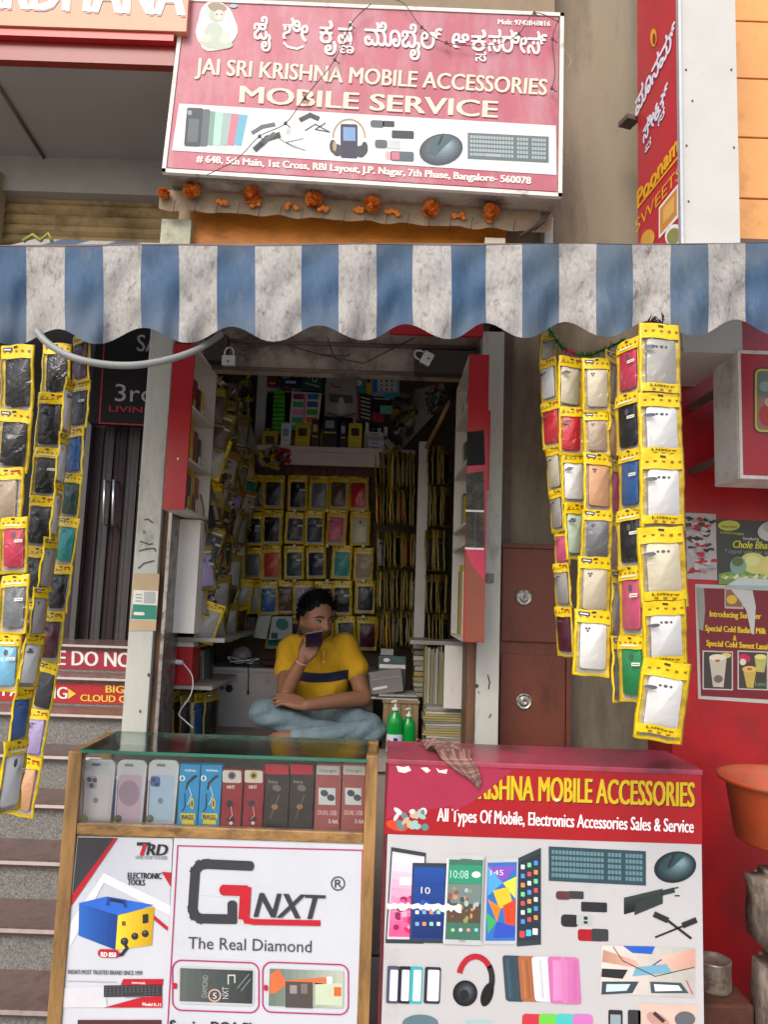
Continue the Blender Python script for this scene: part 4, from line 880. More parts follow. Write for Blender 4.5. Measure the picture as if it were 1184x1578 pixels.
item_box('charger_box', 527, 565, 1178, YI, zI, RO, 'rose coloured charger box beside the right wooden post of the counter', 'box', rose(527, 565), group='rose charger boxes')
# more stock behind the first row: flat boxes lying under the glass
cols_ = ['#2a5db0', '#a82a2a', '#c9b52c', '#cfcac0', '#3a7d4a', '#d98a9a', '#555a66', '#b5762a', '#2a7da0', '#8a3a6a']
for i in range(10):
    x = XcL0+.10+i*.088; h = random.uniform(.10, .15)
    b = MB(); b.box(x-.036, x+.036, YI+.09, YI+.14, zI, zI+h, flat(cols_[i], .4), rot=random.uniform(-.2, .2), bev=.002)
    o = b.build('small_carton', label='%s small carton from the left behind the front row under the counter glass' % ordn(i), cat='box', group='small cartons behind the front row')
    q = MB(); q.box(x-.02, x+.02, YI+.08, YI+.10, zI+h+.0005, zI+h+.002, flat(cols_[(i+3) % 10], .4)); q.build('printed_label', o)
# ================================================================ RED BANNER COUNTER (right)
YR = 2.36
rc = thing('banner_counter', 'tall red and white box counter wrapped in a faded phone accessories banner', 'counter', (xat(840, 1400, YR), YR+.15, 0))
X0, X1 = xat(597, 1300, YR), xat(1083, 1380, YR)
zL, zR_ = zat(601, 1170, YR), zat(1081, 1190, YR); zc_ = (zL+zR_)/2
SIDE = mat('dark_red_board', '#7d1024', rough=.45, var=.12); TOPR = mat('worn_red_top', '#a04052', rough=.3, var=.15, dirt='#5a3236', ds=3, dth=.55)
b = MB(); b.box(X0, X1, YR+.003, YR+.28, 0, zc_-.012, SIDE); b.build('box_body', rc)
b = MB(); b.box(X0-.008, X1+.006, YR-.004, YR+.295, zc_-.0115, zc_+.004, TOPR, bev=.003); b.build('counter_top', rc)
b = MB(); b.box(X0-.012, X0-.001, YR+.0, YR+.03, 0, zc_-.013, mat('torn_edge', '#5a1420', rough=.7, var=.4, vs=30)); b.build('left_edge', rc)
FL = mat('flex_white', (.47, .465, .47, 1), rough=.4, var=.05, vs=2, dirt='#a39d98', ds=3.5, dth=.66, bump=.06, bs=5)
b = MB(); b.box(X0, X1, YR-.0005, YR+.0025, .02, zc_-.0125, FL); b.build('banner_sheet', rc)
q = MB(); P = Print(q, (0, YR-.0005, 0), (0, -1, 0), step=.0004, base=.0006)
BR_ = flat('#9c1019', .4); BP = flat('#9c2644', .4); BY_ = flat('#ccae14', .4)
P.poly([(600, 1174), (1081, 1194), (1083, 1301), (592, 1285)], BR_, 1)
P.poly([(600, 1174), (770, 1181), (742, 1226), (690, 1243), (640, 1250), (596, 1262)], BP, 1.6)
P.text('KRISHNA MOBILE ACCESSORIES', (722, 1230), (1070, 1243), 37, BY_, 3, bold=.04, shadow=(flat('#3a1010'), 2, 2), up=(.5, -37))
P.poly([(600, 1180), (792, 1186), (742, 1226), (722, 1240), (700, 1250), (690, 1232)], BP, 4.2)
P.text('All Types Of Mobile, Electronics Accessories Sales & Service', (674, 1265), (1069, 1283), 19, flat('#e9e4e4', .4), 3, bold=.03, up=(.5, -20))
for pts in ([(611, 1180), (622, 1182), (630, 1180), (634, 1187), (624, 1191), (614, 1189)], [(648, 1183), (658, 1182), (664, 1187), (658, 1191)], [(672, 1183), (678, 1187), (690, 1185), (688, 1192), (676, 1190)], [(852, 1230), (865, 1232), (858, 1235)]): P.poly(pts, WT, 4.6)
rg = random.Random(5)
P.ell(612, 1272, 17, 8, flat('#c8401c'), 2, 15)
for i in range(16): P.ell(628+rg.uniform(-20, 28), 1264+rg.uniform(-14, 14), rg.uniform(4, 9), rg.uniform(3, 6), flat(['#8fb5b0', '#c9d2cc', '#5d7d80', '#b5a58a'][i % 4]), 2.5+i*.1, rg.uniform(0, 180))
q.build('lettering', rc)
q = MB(); P = Print(q, (0, YR-.0005, 0), (0, -1, 0), step=.0004, base=.0006)
def ph(pts, mframe, mscr, lay, ins=.08):
    P.poly(pts, mframe, lay); cx = sum(p[0] for p in pts)/len(pts); cy = sum(p[1] for p in pts)/len(pts)
    P.poly([(cx+(x-cx)*(1-ins), cy+(y-cy)*(1-ins*1.1)) for x, y in pts], mscr, lay+.5)
FR = flat('#2f3a3f', .35); SV = flat('#b5b7b8', .35)
ph([(603, 1305), (657, 1314), (653, 1454), (594, 1453)], FR, flat('#c9bfc6'), 2); P.gquad([(606, 1316), (654, 1323), (651, 1444), (599, 1443)], '#e4dce0', '#c84c84', 2.7, 10, True); P.rect(616, 1352, 650, 1364, flat('#dcd4d8'), 2.9)
for i in range(26): P.ell(624+rg.gauss(0, 13), 1412+rg.gauss(0, 14), rg.uniform(3, 8), rg.uniform(3, 6), flat(['#c2185a', '#d8508a', '#8a1a4a', '#e0a0bc'][i % 4]), 3+i*.05, rg.uniform(0, 90))
ph([(636, 1329), (689, 1330), (685, 1453), (631, 1452)], FR, flat('#1f3a80'), 5); P.gquad([(639, 1336), (686, 1337), (683, 1446), (635, 1445)], '#1c4a98', '#142a60', 5.7, 10, True); P.text('10', (649, 1376), (663, 1377), 10, WT, 6.5, bold=0); P.poly([(652, 1385), (680, 1400), (670, 1410), (645, 1392)], flat('#2a50a8'), 6)
for i in range(4):
    for j in range(2): P.rect(640+i*11, 1402+j*18, 646+i*11, 1408+j*18, flat(['#c9c9d2', '#7a9ac9', '#c98a5a', '#8ac9a5'][(i+j) % 4]), 6.5, r=1)
ph([(690, 1316), (748, 1317), (743, 1456), (683, 1454)], SV, flat('#3a6a58'), 8, .10); P.line([(690, 1322), (684, 1450)], 1.6, flat('#e4e6e8'), 8.4); P.line([(747, 1322), (742, 1450)], 1.6, flat('#7c8084'), 8.4); P.line([(710, 1323), (728, 1324)], 1.5, flat('#5c6064'), 8.6); P.text('htc', (708, 1451), (718, 1451), 5, flat('#5c6064'), 8.8)
P.poly([(692, 1332), (744, 1333), (742, 1362), (691, 1360)], flat('#2a8a68'), 9.2); P.text('10:08', (694, 1352), (722, 1353), 12, flat('#a5d5c0'), 9.6); P.ell(734, 1347, 7, 5, WT, 9.6)
P.poly([(691, 1361), (742, 1362), (741, 1392), (690, 1390)], flat('#6a7a78'), 9.2); P.poly([(690, 1391), (741, 1393), (740, 1422), (689, 1420)], flat('#55402f'), 9.2)
for i in range(26): P.rect(690+rg.uniform(0, 46), 1364+rg.uniform(0, 52), 694+rg.uniform(0, 46), 1370+rg.uniform(0, 52), flat(['#8a8a5a', '#b58a5a', '#3a4a4a', '#8a4a3a', '#9ab5b0'][i % 5]), 9.6+i*.02) if False else P.ell(714+rg.uniform(-22, 22), 1392+rg.uniform(-26, 28), rg.uniform(2, 4), rg.uniform(2, 6), flat(['#8a8a5a', '#b58a5a', '#3a4a4a', '#8a4a3a', '#9ab5b0'][i % 5]), 9.6+i*.02)
for i in range(4): P.ell(698+i*12, 1432, 3, 3, flat(['#8ac98a', '#c9c9c9', '#c98a8a', '#8ab5d2'][i]), 9.8)
ph([(750, 1323), (799, 1322), (796, 1455), (746, 1455)], SV, flat('#2a6ab0'), 5)
for i, (c_, pts) in enumerate((('#7a4ab0', [(752, 1334), (796, 1334), (775, 1360)]), ('#4a9ad2', [(752, 1334), (775, 1360), (752, 1380)]), ('#c9d24a', [(775, 1360), (796, 1350), (795, 1385)]), ('#e8b52a', [(760, 1372), (784, 1366), (790, 1392), (770, 1400)]), ('#d2401c', [(775, 1395), (795, 1385), (794, 1425), (780, 1430)]), ('#e87a1c', [(752, 1385), (772, 1398), (766, 1420)]), ('#3aa05a', [(750, 1405), (766, 1420), (752, 1438)]), ('#2a4ab0', [(766, 1420), (794, 1426), (793, 1444), (760, 1444)]))): P.poly(pts, flat(c_), 6.2+i*.1)
P.text('145', (756, 1348), (776, 1348), 8, WT, 7.4)
ph([(797, 1323), (834, 1306), (834, 1455), (797, 1458)], FR, flat('#1d2c38'), 3.5, .1)
for i in range(3):
    for j in range(7): P.rect(803+i*10, 1332+j*14-i*3, 809+i*10, 1339+j*14-i*3, flat(['#c9d2d8', '#4a8ad2', '#d28a4a', '#6ac98a', '#c94a4a'][(i*3+j) % 5]), 5, r=1)
for i in range(3): P.rect(801+i*10, 1434-i*2, 809+i*10, 1444-i*2, flat(['#c9404a', '#4ab5c9', '#d2d2d2'][i]), 5.3, r=1)
pts = [(596, 1395)]
for i in range(30): pts.append((598+i*3.9, 1390+rg.uniform(-2, 3)+i*.1))
for i in range(30)[::-1]: pts.append((598+i*3.9, 1400+rg.uniform(-3, 3)+i*.1))
P.poly(pts, flat('#dddadb'), 12)
keyboard(P, 846, 1304, 996, 1357, .05, flat('#2c4650', .35), flat('#5f8087'), 2)
P.gell(1041, 1336, 33, 24, '#14242a', '#7c9ca0', 2, -12, 9, -8); P.poly([(1018, 1330), (1048, 1314), (1054, 1320), (1032, 1340), (1016, 1340)], flat('#2b464c', .3), 4); P.line([(1040, 1316), (1030, 1336)], 4, BK, 5)
DU = flat('#35383c', .35)
P.rect(857, 1373, 880, 1386, flat('#5a3236', .35), 3, r=5); P.rect(876, 1373, 900, 1385, DU, 2, r=2); P.rect(896, 1390, 936, 1405, flat('#1f2226'), 2, r=2); P.rect(865, 1409, 892, 1428, BK, 2, r=6); P.rect(889, 1410, 914, 1425, flat('#aab0ae'), 2.5, r=1); P.rect(900, 1412, 906, 1417, BK, 3.2); P.rect(900, 1419, 906, 1423, BK, 3.2)
P.rect(891, 1432, 930, 1450, flat('#a01420', .35), 2, r=4); P.rect(912, 1431, 938, 1450, DU, 3, r=3)
P.gquad([(962, 1383), (1022, 1369), (1022, 1392), (962, 1409)], '#38403c', '#0c1010', 2, 8, True); P.poly([(980, 1390), (1022, 1376), (1022, 1392), (978, 1410)], flat('#26302e'), 3); P.line([(1020, 1376), (1040, 1371)], 8, flat('#26302e'), 3); P.line([(1038, 1369), (1046, 1367)], 2, BK, 3); P.line([(1040, 1380), (1048, 1380)], 2, BK, 3)
P.line([(1010, 1409), (1032, 1420), (1066, 1446)], 4, BK, 3); P.line([(1072, 1418), (1050, 1428), (1010, 1444)], 3, BK, 3); P.line([(1008, 1408), (1030, 1418)], 9, flat('#1d2322'), 4); P.line([(1052, 1426), (1074, 1417)], 9, flat('#1d2322'), 4)
for i, c_ in enumerate(('#4a4a66', '#22232b', '#35a5a8', '#2a2c3a')):
    x = 596+i*18+(4 if i == 3 else 0); P.rect(x, 1488+i*.5, x+19+(6 if i == 3 else 0), 1546, flat(c_, .35), 3+i*.6, r=3, lean=.04); P.rect(x+5, 1494, x+17+(6 if i == 3 else 0), 1542, flat('#d5d8e2', .35), 3.3+i*.6, r=2, lean=.04)
P.ring(733, 1508, 30, 39, 9, flat('#a8202c', .35), 4, 195, 330); P.ring(733, 1508, 30, 39, 9, flat('#26262c', .35), 4, 325, 385); P.gell(717, 1530, 19, 20, '#101214', '#5c6468', 5, 10, 4, -5); P.ell(716, 1532, 7, 8, flat('#1d2024', .35), 6.4); P.ell(751, 1532, 9, 19, flat('#15171a', .35), 4.6, 18)
for i, (x0_, x1_, c_) in enumerate(((777, 803, '#34454f'), (801, 829, '#a0603c'), (822, 850, '#d2d6da'))): P.rect(x0_, 1472+i, x1_+4, 1543, flat(c_, .35), 3+i*.6, r=5, lean=-.08); P.gquad([(x0_+3, 1478), (x0_+12, 1478), (x0_+17, 1538), (x0_+8, 1538)], ('#3c5868', '#b47448', '#e0e4e8')[i], ('#28404c', '#885030', '#b0b4b8')[i], 3.3+i*.6, 5)
P.rect(846, 1474, 894, 1546, flat('#c26aa0', .35), 6, r=5, lean=-.06); P.gquad([(852, 1479), (889, 1480), (889, 1541), (853, 1541)], '#d88cbc', '#b8609a', 6.5); P.rect(866, 1474, 872, 1545, flat('#c478aa', .35), 7, lean=-.06)
P.gquad([(928, 1457), (1072, 1460), (1072, 1538), (926, 1530)], '#d8ccc0', '#a8a8a4', 2); P.poly([(960, 1457), (1010, 1458), (1005, 1470), (975, 1468)], flat('#1f58b5'), 3); P.gquad([(930, 1463), (980, 1480), (990, 1492), (928, 1482)], '#b08470', '#d0a898', 3); P.gquad([(1072, 1462), (1024, 1472), (990, 1498), (1072, 1492)], '#c09080', '#dcb8a8', 3); P.line([(1000, 1492), (1020, 1478)], 2.5, flat('#2c5c8c'), 3.6)
P.poly([(928, 1492), (968, 1494), (960, 1508), (927, 1505)], BK, 3); P.poly([(928, 1512), (985, 1512), (975, 1530), (927, 1532)], flat('#35404a'), 3.4); P.poly([(935, 1516), (972, 1516), (966, 1526), (934, 1528)], flat('#b9cdd2'), 4); P.poly([(1002, 1512), (1050, 1514), (1062, 1530), (1004, 1530)], flat('#3a4a50'), 3.4); P.poly([(1008, 1516), (1046, 1518), (1052, 1526), (1010, 1527)], flat('#dde2e2'), 4); P.poly([(980, 1490), (1028, 1485), (1036, 1498), (975, 1504)], flat('#6aa0b5'), 3.8)
P.line([(945, 1458), (960, 1480), (1010, 1504), (1070, 1490)], 1.2, BK, 4.5); P.line([(1058, 1510), (1068, 1532)], 2, flat('#c23a6a'), 4.5)
for i, (c_) in enumerate(('#c03040', '#6ac043', '#45b5b0', '#c070b0')): P.rect(805+i*26, 1562, 836+i*26, 1640, flat(c_, .35), 3+i*.5, r=6)
P.ell(648, 1577, 28, 14, flat('#55707a'), 2); P.rect(718, 1572, 760, 1600, flat('#9ab5b5'), 2, r=4); P.rect(938, 1556, 960, 1620, BK, 2, r=3); P.rect(941, 1563, 957, 1600, flat('#8a9aa0'), 3); P.rect(968, 1556, 988, 1620, flat('#2a2c30'), 2, r=3)
P.poly([(984, 1546), (1074, 1548), (1075, 1640), (984, 1640)], flat('#c9b0a2', .35), 2); P.ell(1015, 1572, 20, 10, flat('#b58a80'), 3, 30); P.line([(1008, 1560), (1024, 1574)], 6, flat('#3a2a2c'), 4); P.ell(1056, 1570, 16, 12, flat('#5a5d62'), 3)
q.build('printed_pictures', rc)
# checked cloth draped on the counter
CL = mat('faded_cloth', '#77504a', rough=.95, var=.15, vs=60, bump=.3, bs=200)
CL2 = mat('cloth_stripe', '#96766c', rough=.95, var=.1, vs=60); CL3 = mat('cloth_dark_stripe', '#5d4844', rough=.95, var=.1, vs=60)
b = MB(); n, m_ = 34, 40; vs = []
for i in range(n+1):
    u = i/n
    for j in range(m_+1):
        v = j/m_
        # back part gathered on the top, front part hangs down in a point
        if v < .45:
            t = v/.45; x = 655+45*t+(u-.5)*(30+26*t); y = 1149+16*t; Y = YR+.22-.235*t; p = at(700, 1160, Y); px_ = x
            P0 = atz(px_, y, zc_+.006); P0.z += .010+.012*abs(math.sin(u*9+t*6))+.006*math.sin(u*23+t*9); vs.append(P0)
        else:
            t = (v-.45)/.55; wdt = 47*(1-.75*t*t); xc = 702+34*t; x = xc+(u-.5)*wdt; y = 1167+50*t-abs(u-.6)*22*t
            Yh = YR-.006-.006*math.sin(t*3.1)-.006*abs(math.sin(u*10+t)); vs.append(at(x, y, Yh))
def cm(i, j):
    a = i % 11 in (2, 5) ; c_ = j % 9 in (1, 4)
    return CL3 if (i % 11 == 8 or j % 9 == 7) else (CL2 if a or c_ else CL)
for i in range(n):
    for j in range(m_):
        k = i*(m_+1)+j; b.add([vs[k], vs[k+1], vs[k+m_+2], vs[k+m_+1]], [(0, 1, 2, 3)], cm(i, j), True)
# weld
o = b.build('checked_cloth', label='faded checked cloth draped over the front edge of the red counter', cat='cloth')
bm = bmesh.new(); bm.from_mesh(o.data); bmesh.ops.remove_doubles(bm, verts=bm.verts, dist=.0002); bm.to_mesh(o.data); bm.free()
# ================================================================ HANGING CASE PACKS
PKY = mat('pack_yellow', '#d8b80e', rough=.28, var=.14, vs=30, dirt='#b08a10', ds=18, dth=.62, bump=.35, bs=45)
PKB = mat('pack_backing', (.42, .40, .36, 1), rough=.45, var=.2, vs=30)
PKF = film('pack_film', (.97, .97, .97, 1), gloss=.012, rough=.07, bump=.75, bs=20, fres=.35)
CASEM = mat('case_colour', rough=.38, var=.05, objcol=True)
CAM_ = mat('camera_patch', (.09, .09, .10, 1), rough=.3, var=.0)
PRT = mat('pack_print', '#8a5a14', rough=.5, var=.0); PRD = mat('pack_print_dark', '#2c2510', rough=.5, var=0)
LBL = mat('pack_label_yellow', '#e3cc1c', rough=.35, var=.05)
PWD, PHT = .11, .205
def pack_bag(seed, label_band):
    rng = random.Random(seed); W2 = PWD/2
    us = [-.5, -.44, -.36, -.2, 0, .2, .36, .44, .5]; vs_ = [0, .04, .09, .2, .3, .4, .5, .6, .7, .80, .86, .93, 1.0]
    ph = [rng.uniform(0, 6) for _ in range(6)]
    def pos(u, v, back=False):
        cr_ = .0022*math.sin(u*7+v*9+ph[0])+.0018*math.sin(-u*9+v*15+ph[1])+.0010*math.sin(u*5+v*27+ph[2])
        bul = .010*math.cos(u*math.pi)*math.sin(min(1, v*1.15)*math.pi)
        ex = .0008*math.sin(v*13+ph[3])+.0005*math.sin(v*31+ph[4])
        x = u*PWD+ex*(1 if abs(u) > .3 else .4); z = v*PHT+.0015*math.sin(u*11+ph[5])
        y = cr_*(.6 if abs(u) < .4 else 1) + (bul*.3+.005*(1-abs(2*u)**4) if back else -bul*.8-.0068*(1-abs(2*u)**5)*(1 if v > .01 else .3))
        return Vector((x, y, z))
    b = MB(); nu, nv = len(us), len(vs_)
    P_ = [pos(u, v) for u in us for v in vs_]
    for i in range(nu-1):
        for j in range(nv-1):
            uc, vc = (us[i]+us[i+1])/2, (vs_[j]+vs_[j+1])/2
            yel = abs(uc) > .40 or vc > .83 or vc < .04
            if label_band == 1 and .09 < vc < .2: yel = True
            if label_band == 2 and vc > .80: yel = True
            k = i*nv+j; b.add([P_[k], P_[k+nv], P_[k+nv+1], P_[k+1]], [(0, 1, 2, 3)], PKY if yel else PKF, True)
    Q_ = [pos(u, v, True) for u in us for v in vs_]
    for i in range(nu-1):
        for j in range(nv-1):
            k = i*nv+j; b.add([Q_[k+1], Q_[k+nv+1], Q_[k+nv], Q_[k]], [(0, 1, 2, 3)], PKB if (abs((us[i]+us[i+1])/2) < .40 and .04 < (vs_[j]+vs_[j+1])/2 < .83) else PKY, True)
    def weld(o):
        bm = bmesh.new(); bm.from_mesh(o.data); bmesh.ops.remove_doubles(bm, verts=bm.verts, dist=.00005); bm.to_mesh(o.data); bm.free()
    return b, pos, weld
def make_pack(seed, band, camera, txt=None, oval=True):
    t = thing('phone_case_pack', 'x', 'phone case', (0, 0, 0))
    b, pos, weld = pack_bag(seed, band); o = b.build('plastic_bag', t, origin=Vector((0, 0, 0))); weld(o)
    # phone case inside
    c = MB(); w_, z0, z1, r = .0375, .022, .164, .010; pts = []
    for ax, az, a0 in ((w_-r, z1-r, 0), (-w_+r, z1-r, 90), (-w_+r, z0+r, 180), (w_-r, z0+r, 270)):
        for k in range(5): a = R(a0+22.5*k); pts.append((ax+r*math.cos(a), az+r*math.sin(a)))
    sh_ = .004*math.sin(seed*2.3); n = len(pts)
    f1 = [Vector((x*.97+sh_, -.0045, .0927+(z-.0927)*.985)) for x, z in pts]; f2 = [Vector((x+sh_, -.003, z)) for x, z in pts]; f3 = [Vector((x+sh_, .003, z)) for x, z in pts]
    c.add(f1+f2+f3, [list(range(n))[::-1]]+[(i, (i+1) % n, (i+1) % n+n, i+n) for i in range(n)]+[(i+n, (i+1) % n+n, (i+1) % n+2*n, i+2*n) for i in range(n)]+[list(range(2*n, 3*n))], CASEM, True)
    def disc(cx, cz, rx, rz, m, y=-.0052):
        c.poly([Vector((cx+sh_+rx*math.cos(a), y, cz+rz*math.sin(a))) for a in [2*math.pi*k/14 for k in range(14)]][::-1], m)
    if camera == 0: disc(-.018, .145, .009, .0045, CAM_); disc(-.004, .146, .003, .003, CAM_)
    elif camera == 1:
        for k in (-.012, 0, .012): disc(k, .142, .0035 if k else .005, .0035 if k else .004, CAM_)
    elif camera == 2: disc(0, .140, .008, .012, CAM_)
    else:
        for a, b_ in ((-.022, .147), (-.013, .147), (-.0175, .139)): disc(a, b_, .0038, .0038, CAM_)
    c.build('phone_case', t, origin=Vector((0, 0, 0)))
    q = MB()
    def lay(u, v, off=.0016): p = pos(u, v); return Vector((p.x, p.y-off, p.z))
    def strip(u0, u1, v0, v1, m, off=.0016):
        q.poly([lay(u0, v0, off), lay(u1, v0, off), lay(u1, v1, off), lay(u0, v1, off)], m)
    rng = random.Random(seed+50)
    for i in range(5): u = -.38+i*.18; strip(u, u+.07, .885, .905+rng.random()*.012, PRT)
    strip(-.06, .06, .945, .975, PRD)
    if seed == 2: strip(-.44, .44, .868, .878, mat('pack_print_red', '#a8201c', rough=.5, var=0), .002); strip(.14, .40, .925, .955, mat('pack_print_red'), .002)
    if seed == 3: strip(-.40, -.10, .905, .965, mat('pack_print_navy', '#1c2a5c', rough=.5, var=0), .002); strip(-.36, -.14, .925, .945, mat('pack_print_pale', '#d8d4c4', rough=.5, var=0), .0028)
    if seed == 4: strip(-.30, .30, .845, .870, mat('pack_print_pale', '#d8d4c4', rough=.5, var=0), .002); strip(.10, .36, .55, .60, mat('pack_print_pale'), .005); strip(.12, .34, .57, .58, PRD, .0056)
    if oval:
        pts = [(-.28+.13*math.cos(a), .66+.028*math.sin(a)) for a in [2*math.pi*k/14 for k in range(14)]]
        q.poly([lay(u, v, .0045) for u, v in pts][::-1] if False else [lay(u, v, .0045) for u, v in pts], CAM_)
    if txt:
        vs, fs = text_mesh(txt, .02); x1 = max(v[0] for v in vs)
        q.add([lay(-.28+.56*x/x1, .150+.045*y, .0035) for x, y in vs], fs, PRD)
        for k in range(3): strip(-.22+k*.18, -.14+k*.18, .105, .125, PRT, .003)
    q.build('printed_label', t, origin=Vector((0, 0, 0)))
    return t
PROTO = [make_pack(1, 1, 1, 'Lustre'), make_pack(2, 0, 0, None), make_pack(3, 0, 3, None, False), make_pack(4, 2, 2, None, False)]
PUSED = [False]*4
# a duller olive kind of the same pack for the crowded racks
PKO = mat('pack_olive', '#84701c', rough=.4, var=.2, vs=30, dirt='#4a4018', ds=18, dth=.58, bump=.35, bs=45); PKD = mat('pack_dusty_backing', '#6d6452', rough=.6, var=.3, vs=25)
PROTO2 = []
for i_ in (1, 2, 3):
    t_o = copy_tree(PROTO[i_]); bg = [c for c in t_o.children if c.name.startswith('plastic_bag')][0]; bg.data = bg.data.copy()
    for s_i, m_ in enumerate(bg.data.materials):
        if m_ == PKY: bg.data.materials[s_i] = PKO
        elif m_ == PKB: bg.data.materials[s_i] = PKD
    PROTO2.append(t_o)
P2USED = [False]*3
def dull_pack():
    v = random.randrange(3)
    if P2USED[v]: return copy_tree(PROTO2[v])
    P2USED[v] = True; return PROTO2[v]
CLRS = {'black': '#131315', 'dark grey': '#35363a', 'grey': '#6f7276', 'white': '#dcdcda', 'cream': '#cfc6ac', 'beige': '#a8927a', 'red': '#c01c28', 'pink': '#d0567a', 'rose': '#c2324e', 'blue': '#2c5f9c', 'navy': '#1a2340', 'teal': '#17938e', 'dark green': '#2a4a40', 'maroon': '#571a2a', 'peach': '#d2a078', 'lilac': '#a899c2', 'pale blue': '#7ab8d8', 'green': '#1f8a4c', 'brown': '#5c3c28', 'pale green': '#bccfb8', 'clear': '#a5a29a', 'orange red': '#d2482c'}
def place_pack(a, b, wpx, Y, colour, label, group, v=None, yaw=None, sgn=1, dx=0, dull=0):
    """a, b: photo pixels of the pack's top and bottom centre; Y: its distance; wpx: the width it shows"""
    v = random.randrange(1, 4) if v is None else v
    if random.random() < dull: o = dull_pack()
    elif PUSED[v]: o = copy_tree(PROTO[v])
    else: o = PROTO[v]; PUSED[v] = True
    pt, pb = at(a[0], a[1], Y), at(b[0], b[1], Y+random.uniform(-.01, .01)); h = (pt-pb).length; s = h/PHT
    ww = wpx*Y/FPX; full = PWD*s
    if yaw is None:
        phi = math.atan2(pt.x, Y)
        if ww < full: yaw = sgn*math.acos(max(.05, min(1, ww/full*math.cos(phi))))-phi; sx = s
        else: yaw = 0; sx = s*ww/full
    else: sx = s
    d = pt-pb; lean = math.atan2(d.x, d.z); tip = math.atan2(-d.y, d.z)
    o.location = pb+Vector((dx, 0, 0)); o.rotation_mode = 'XYZ'
    yaw += random.uniform(-.14, .14); lean += random.uniform(-.03, .03); tip += random.uniform(-.05, .05)
    o.rotation_euler = (Matrix.Rotation(lean, 4, 'Y')@Matrix.Rotation(tip, 4, 'X')@Matrix.Rotation(yaw, 4, 'Z')).to_euler()
    o.scale = (sx, s, s)
    o['label'] = label; o['group'] = group
    c_ = lin(CLRS[colour])
    for ch in o.children: ch.color = c_
    return o
def strip(packs, group, where, v=None, sgn=1):
    for i, (ax, ay, bx, by, wd, Y, col) in enumerate(packs):
        place_pack((ax, ay), (bx, by), wd, Y, col, '%s case in yellow pack, %s from top of %s' % (col, ordn(i), where), group, v=v, sgn=sgn)
# left strips
strip([(30, 533, 25, 638, 54, 1.97, 'black'), (25, 632, 16, 728, 54, 1.96, 'black'), (14, 722, 5, 815, 60, 1.95, 'beige'), (20, 797, 20, 884, 40, 1.93, 'rose'), (21, 886, 18, 978, 42, 1.92, 'grey'), (8, 978, 4, 1066, 44, 1.91, 'pale blue')], 'packs of the outermost left strip', 'the outermost left strip', sgn=-1)
strip([(89, 530, 84, 612, 44, 2.08, 'black'), (83, 606, 74, 694, 44, 2.07, 'black'), (74, 690, 66, 768, 44, 2.06, 'black'), (66, 764, 58, 846, 44, 2.05, 'black'), (60, 842, 50, 930, 42, 2.04, 'black'), (50, 926, 38, 1000, 40, 2.03, 'maroon')], 'packs of the black case strip on the left', 'the left strip of black cases', sgn=-1)
strip([(107, 586, 99, 672, 16, 2.00, 'white'), (99, 668, 90, 750, 16, 1.99, 'white'), (90, 746, 80, 832, 17, 1.98, 'white'), (79, 828, 67, 912, 19, 1.97, 'clear'), (66, 906, 55, 985, 22, 1.96, 'clear'), (53, 976, 40, 1062, 34, 1.95, 'white'), (38, 1060, 26, 1146, 34, 1.94, 'blue'), (25, 1140, 10, 1254, 36, 1.93, 'white')], 'packs of the long curving strip on the left', 'the long curving left strip', sgn=1)
strip([(127, 515, 124, 590, 28, 2.16, 'maroon'), (123, 588, 118, 662, 30, 2.16, 'dark grey'), (118, 660, 112, 734, 32, 2.15, 'blue'), (112, 730, 104, 800, 30, 2.15, 'dark green'), (105, 797, 95, 872, 32, 2.14, 'teal'), (95, 870, 85, 945, 32, 2.13, 'black'), (85, 942, 73, 1022, 34, 2.12, 'maroon'), (73, 1020, 61, 1098, 34, 2.11, 'dark grey'), (61, 1094, 48, 1170, 36, 2.10, 'lilac'), (48, 1165, 30, 1258, 40, 2.09, 'peach')], 'packs of the innermost left strip', 'the left strip nearest the doorway', sgn=-1)
# right strips
strip([(1015, 498, 1018, 616, 70, 1.97, 'clear'), (1017, 606, 1021, 712, 74, 1.96, 'white'), (1019, 700, 1022, 818, 72, 1.95, 'white'), (1021, 812, 1025, 936, 74, 1.94, 'cream'), (1024, 926, 1027, 1032, 70, 1.93, 'white'), (1026, 1018, 1013, 1142, 72, 1.92, 'white')], 'packs of the nearest right strip', 'the nearest right strip', v=0)
strip([(969, 525, 969, 610, 36, 2.02, 'rose'), (970, 606, 970, 698, 38, 2.01, 'black'), (971, 694, 972, 788, 38, 2.01, 'blue'), (972, 784, 973, 876, 38, 2.00, 'black'), (973, 872, 975, 982, 42, 1.99, 'pink'), (975, 980, 977, 1082, 40, 1.98, 'green')], 'packs of the second right strip', 'the second-nearest right strip', v=3, sgn=-1)
strip([(944, 545, 944, 630, 20, 2.14, 'beige'), (945, 628, 945, 712, 20, 2.14, 'peach'), (946, 710, 946, 796, 20, 2.13, 'pink'), (947, 794, 947, 880, 20, 2.13, 'beige'), (948, 878, 950, 985, 22, 2.12, 'clear'), (952, 980, 957, 1082, 26, 2.08, 'grey')], 'packs of the narrow turned right strip', 'the narrow turned right strip', v=2, sgn=1)
strip([(921, 553, 921, 636, 44, 2.10, 'cream'), (921, 634, 922, 702, 42, 2.10, 'beige'), (923, 698, 923, 790, 44, 2.09, 'peach'), (921, 786, 919, 866, 48, 2.08, 'grey'), (918, 858, 915, 950, 54, 2.06, 'cream'), (914, 940, 912, 1042, 58, 2.05, 'white')], 'packs of the middle right strip', 'the right strip ending in white', v=2)
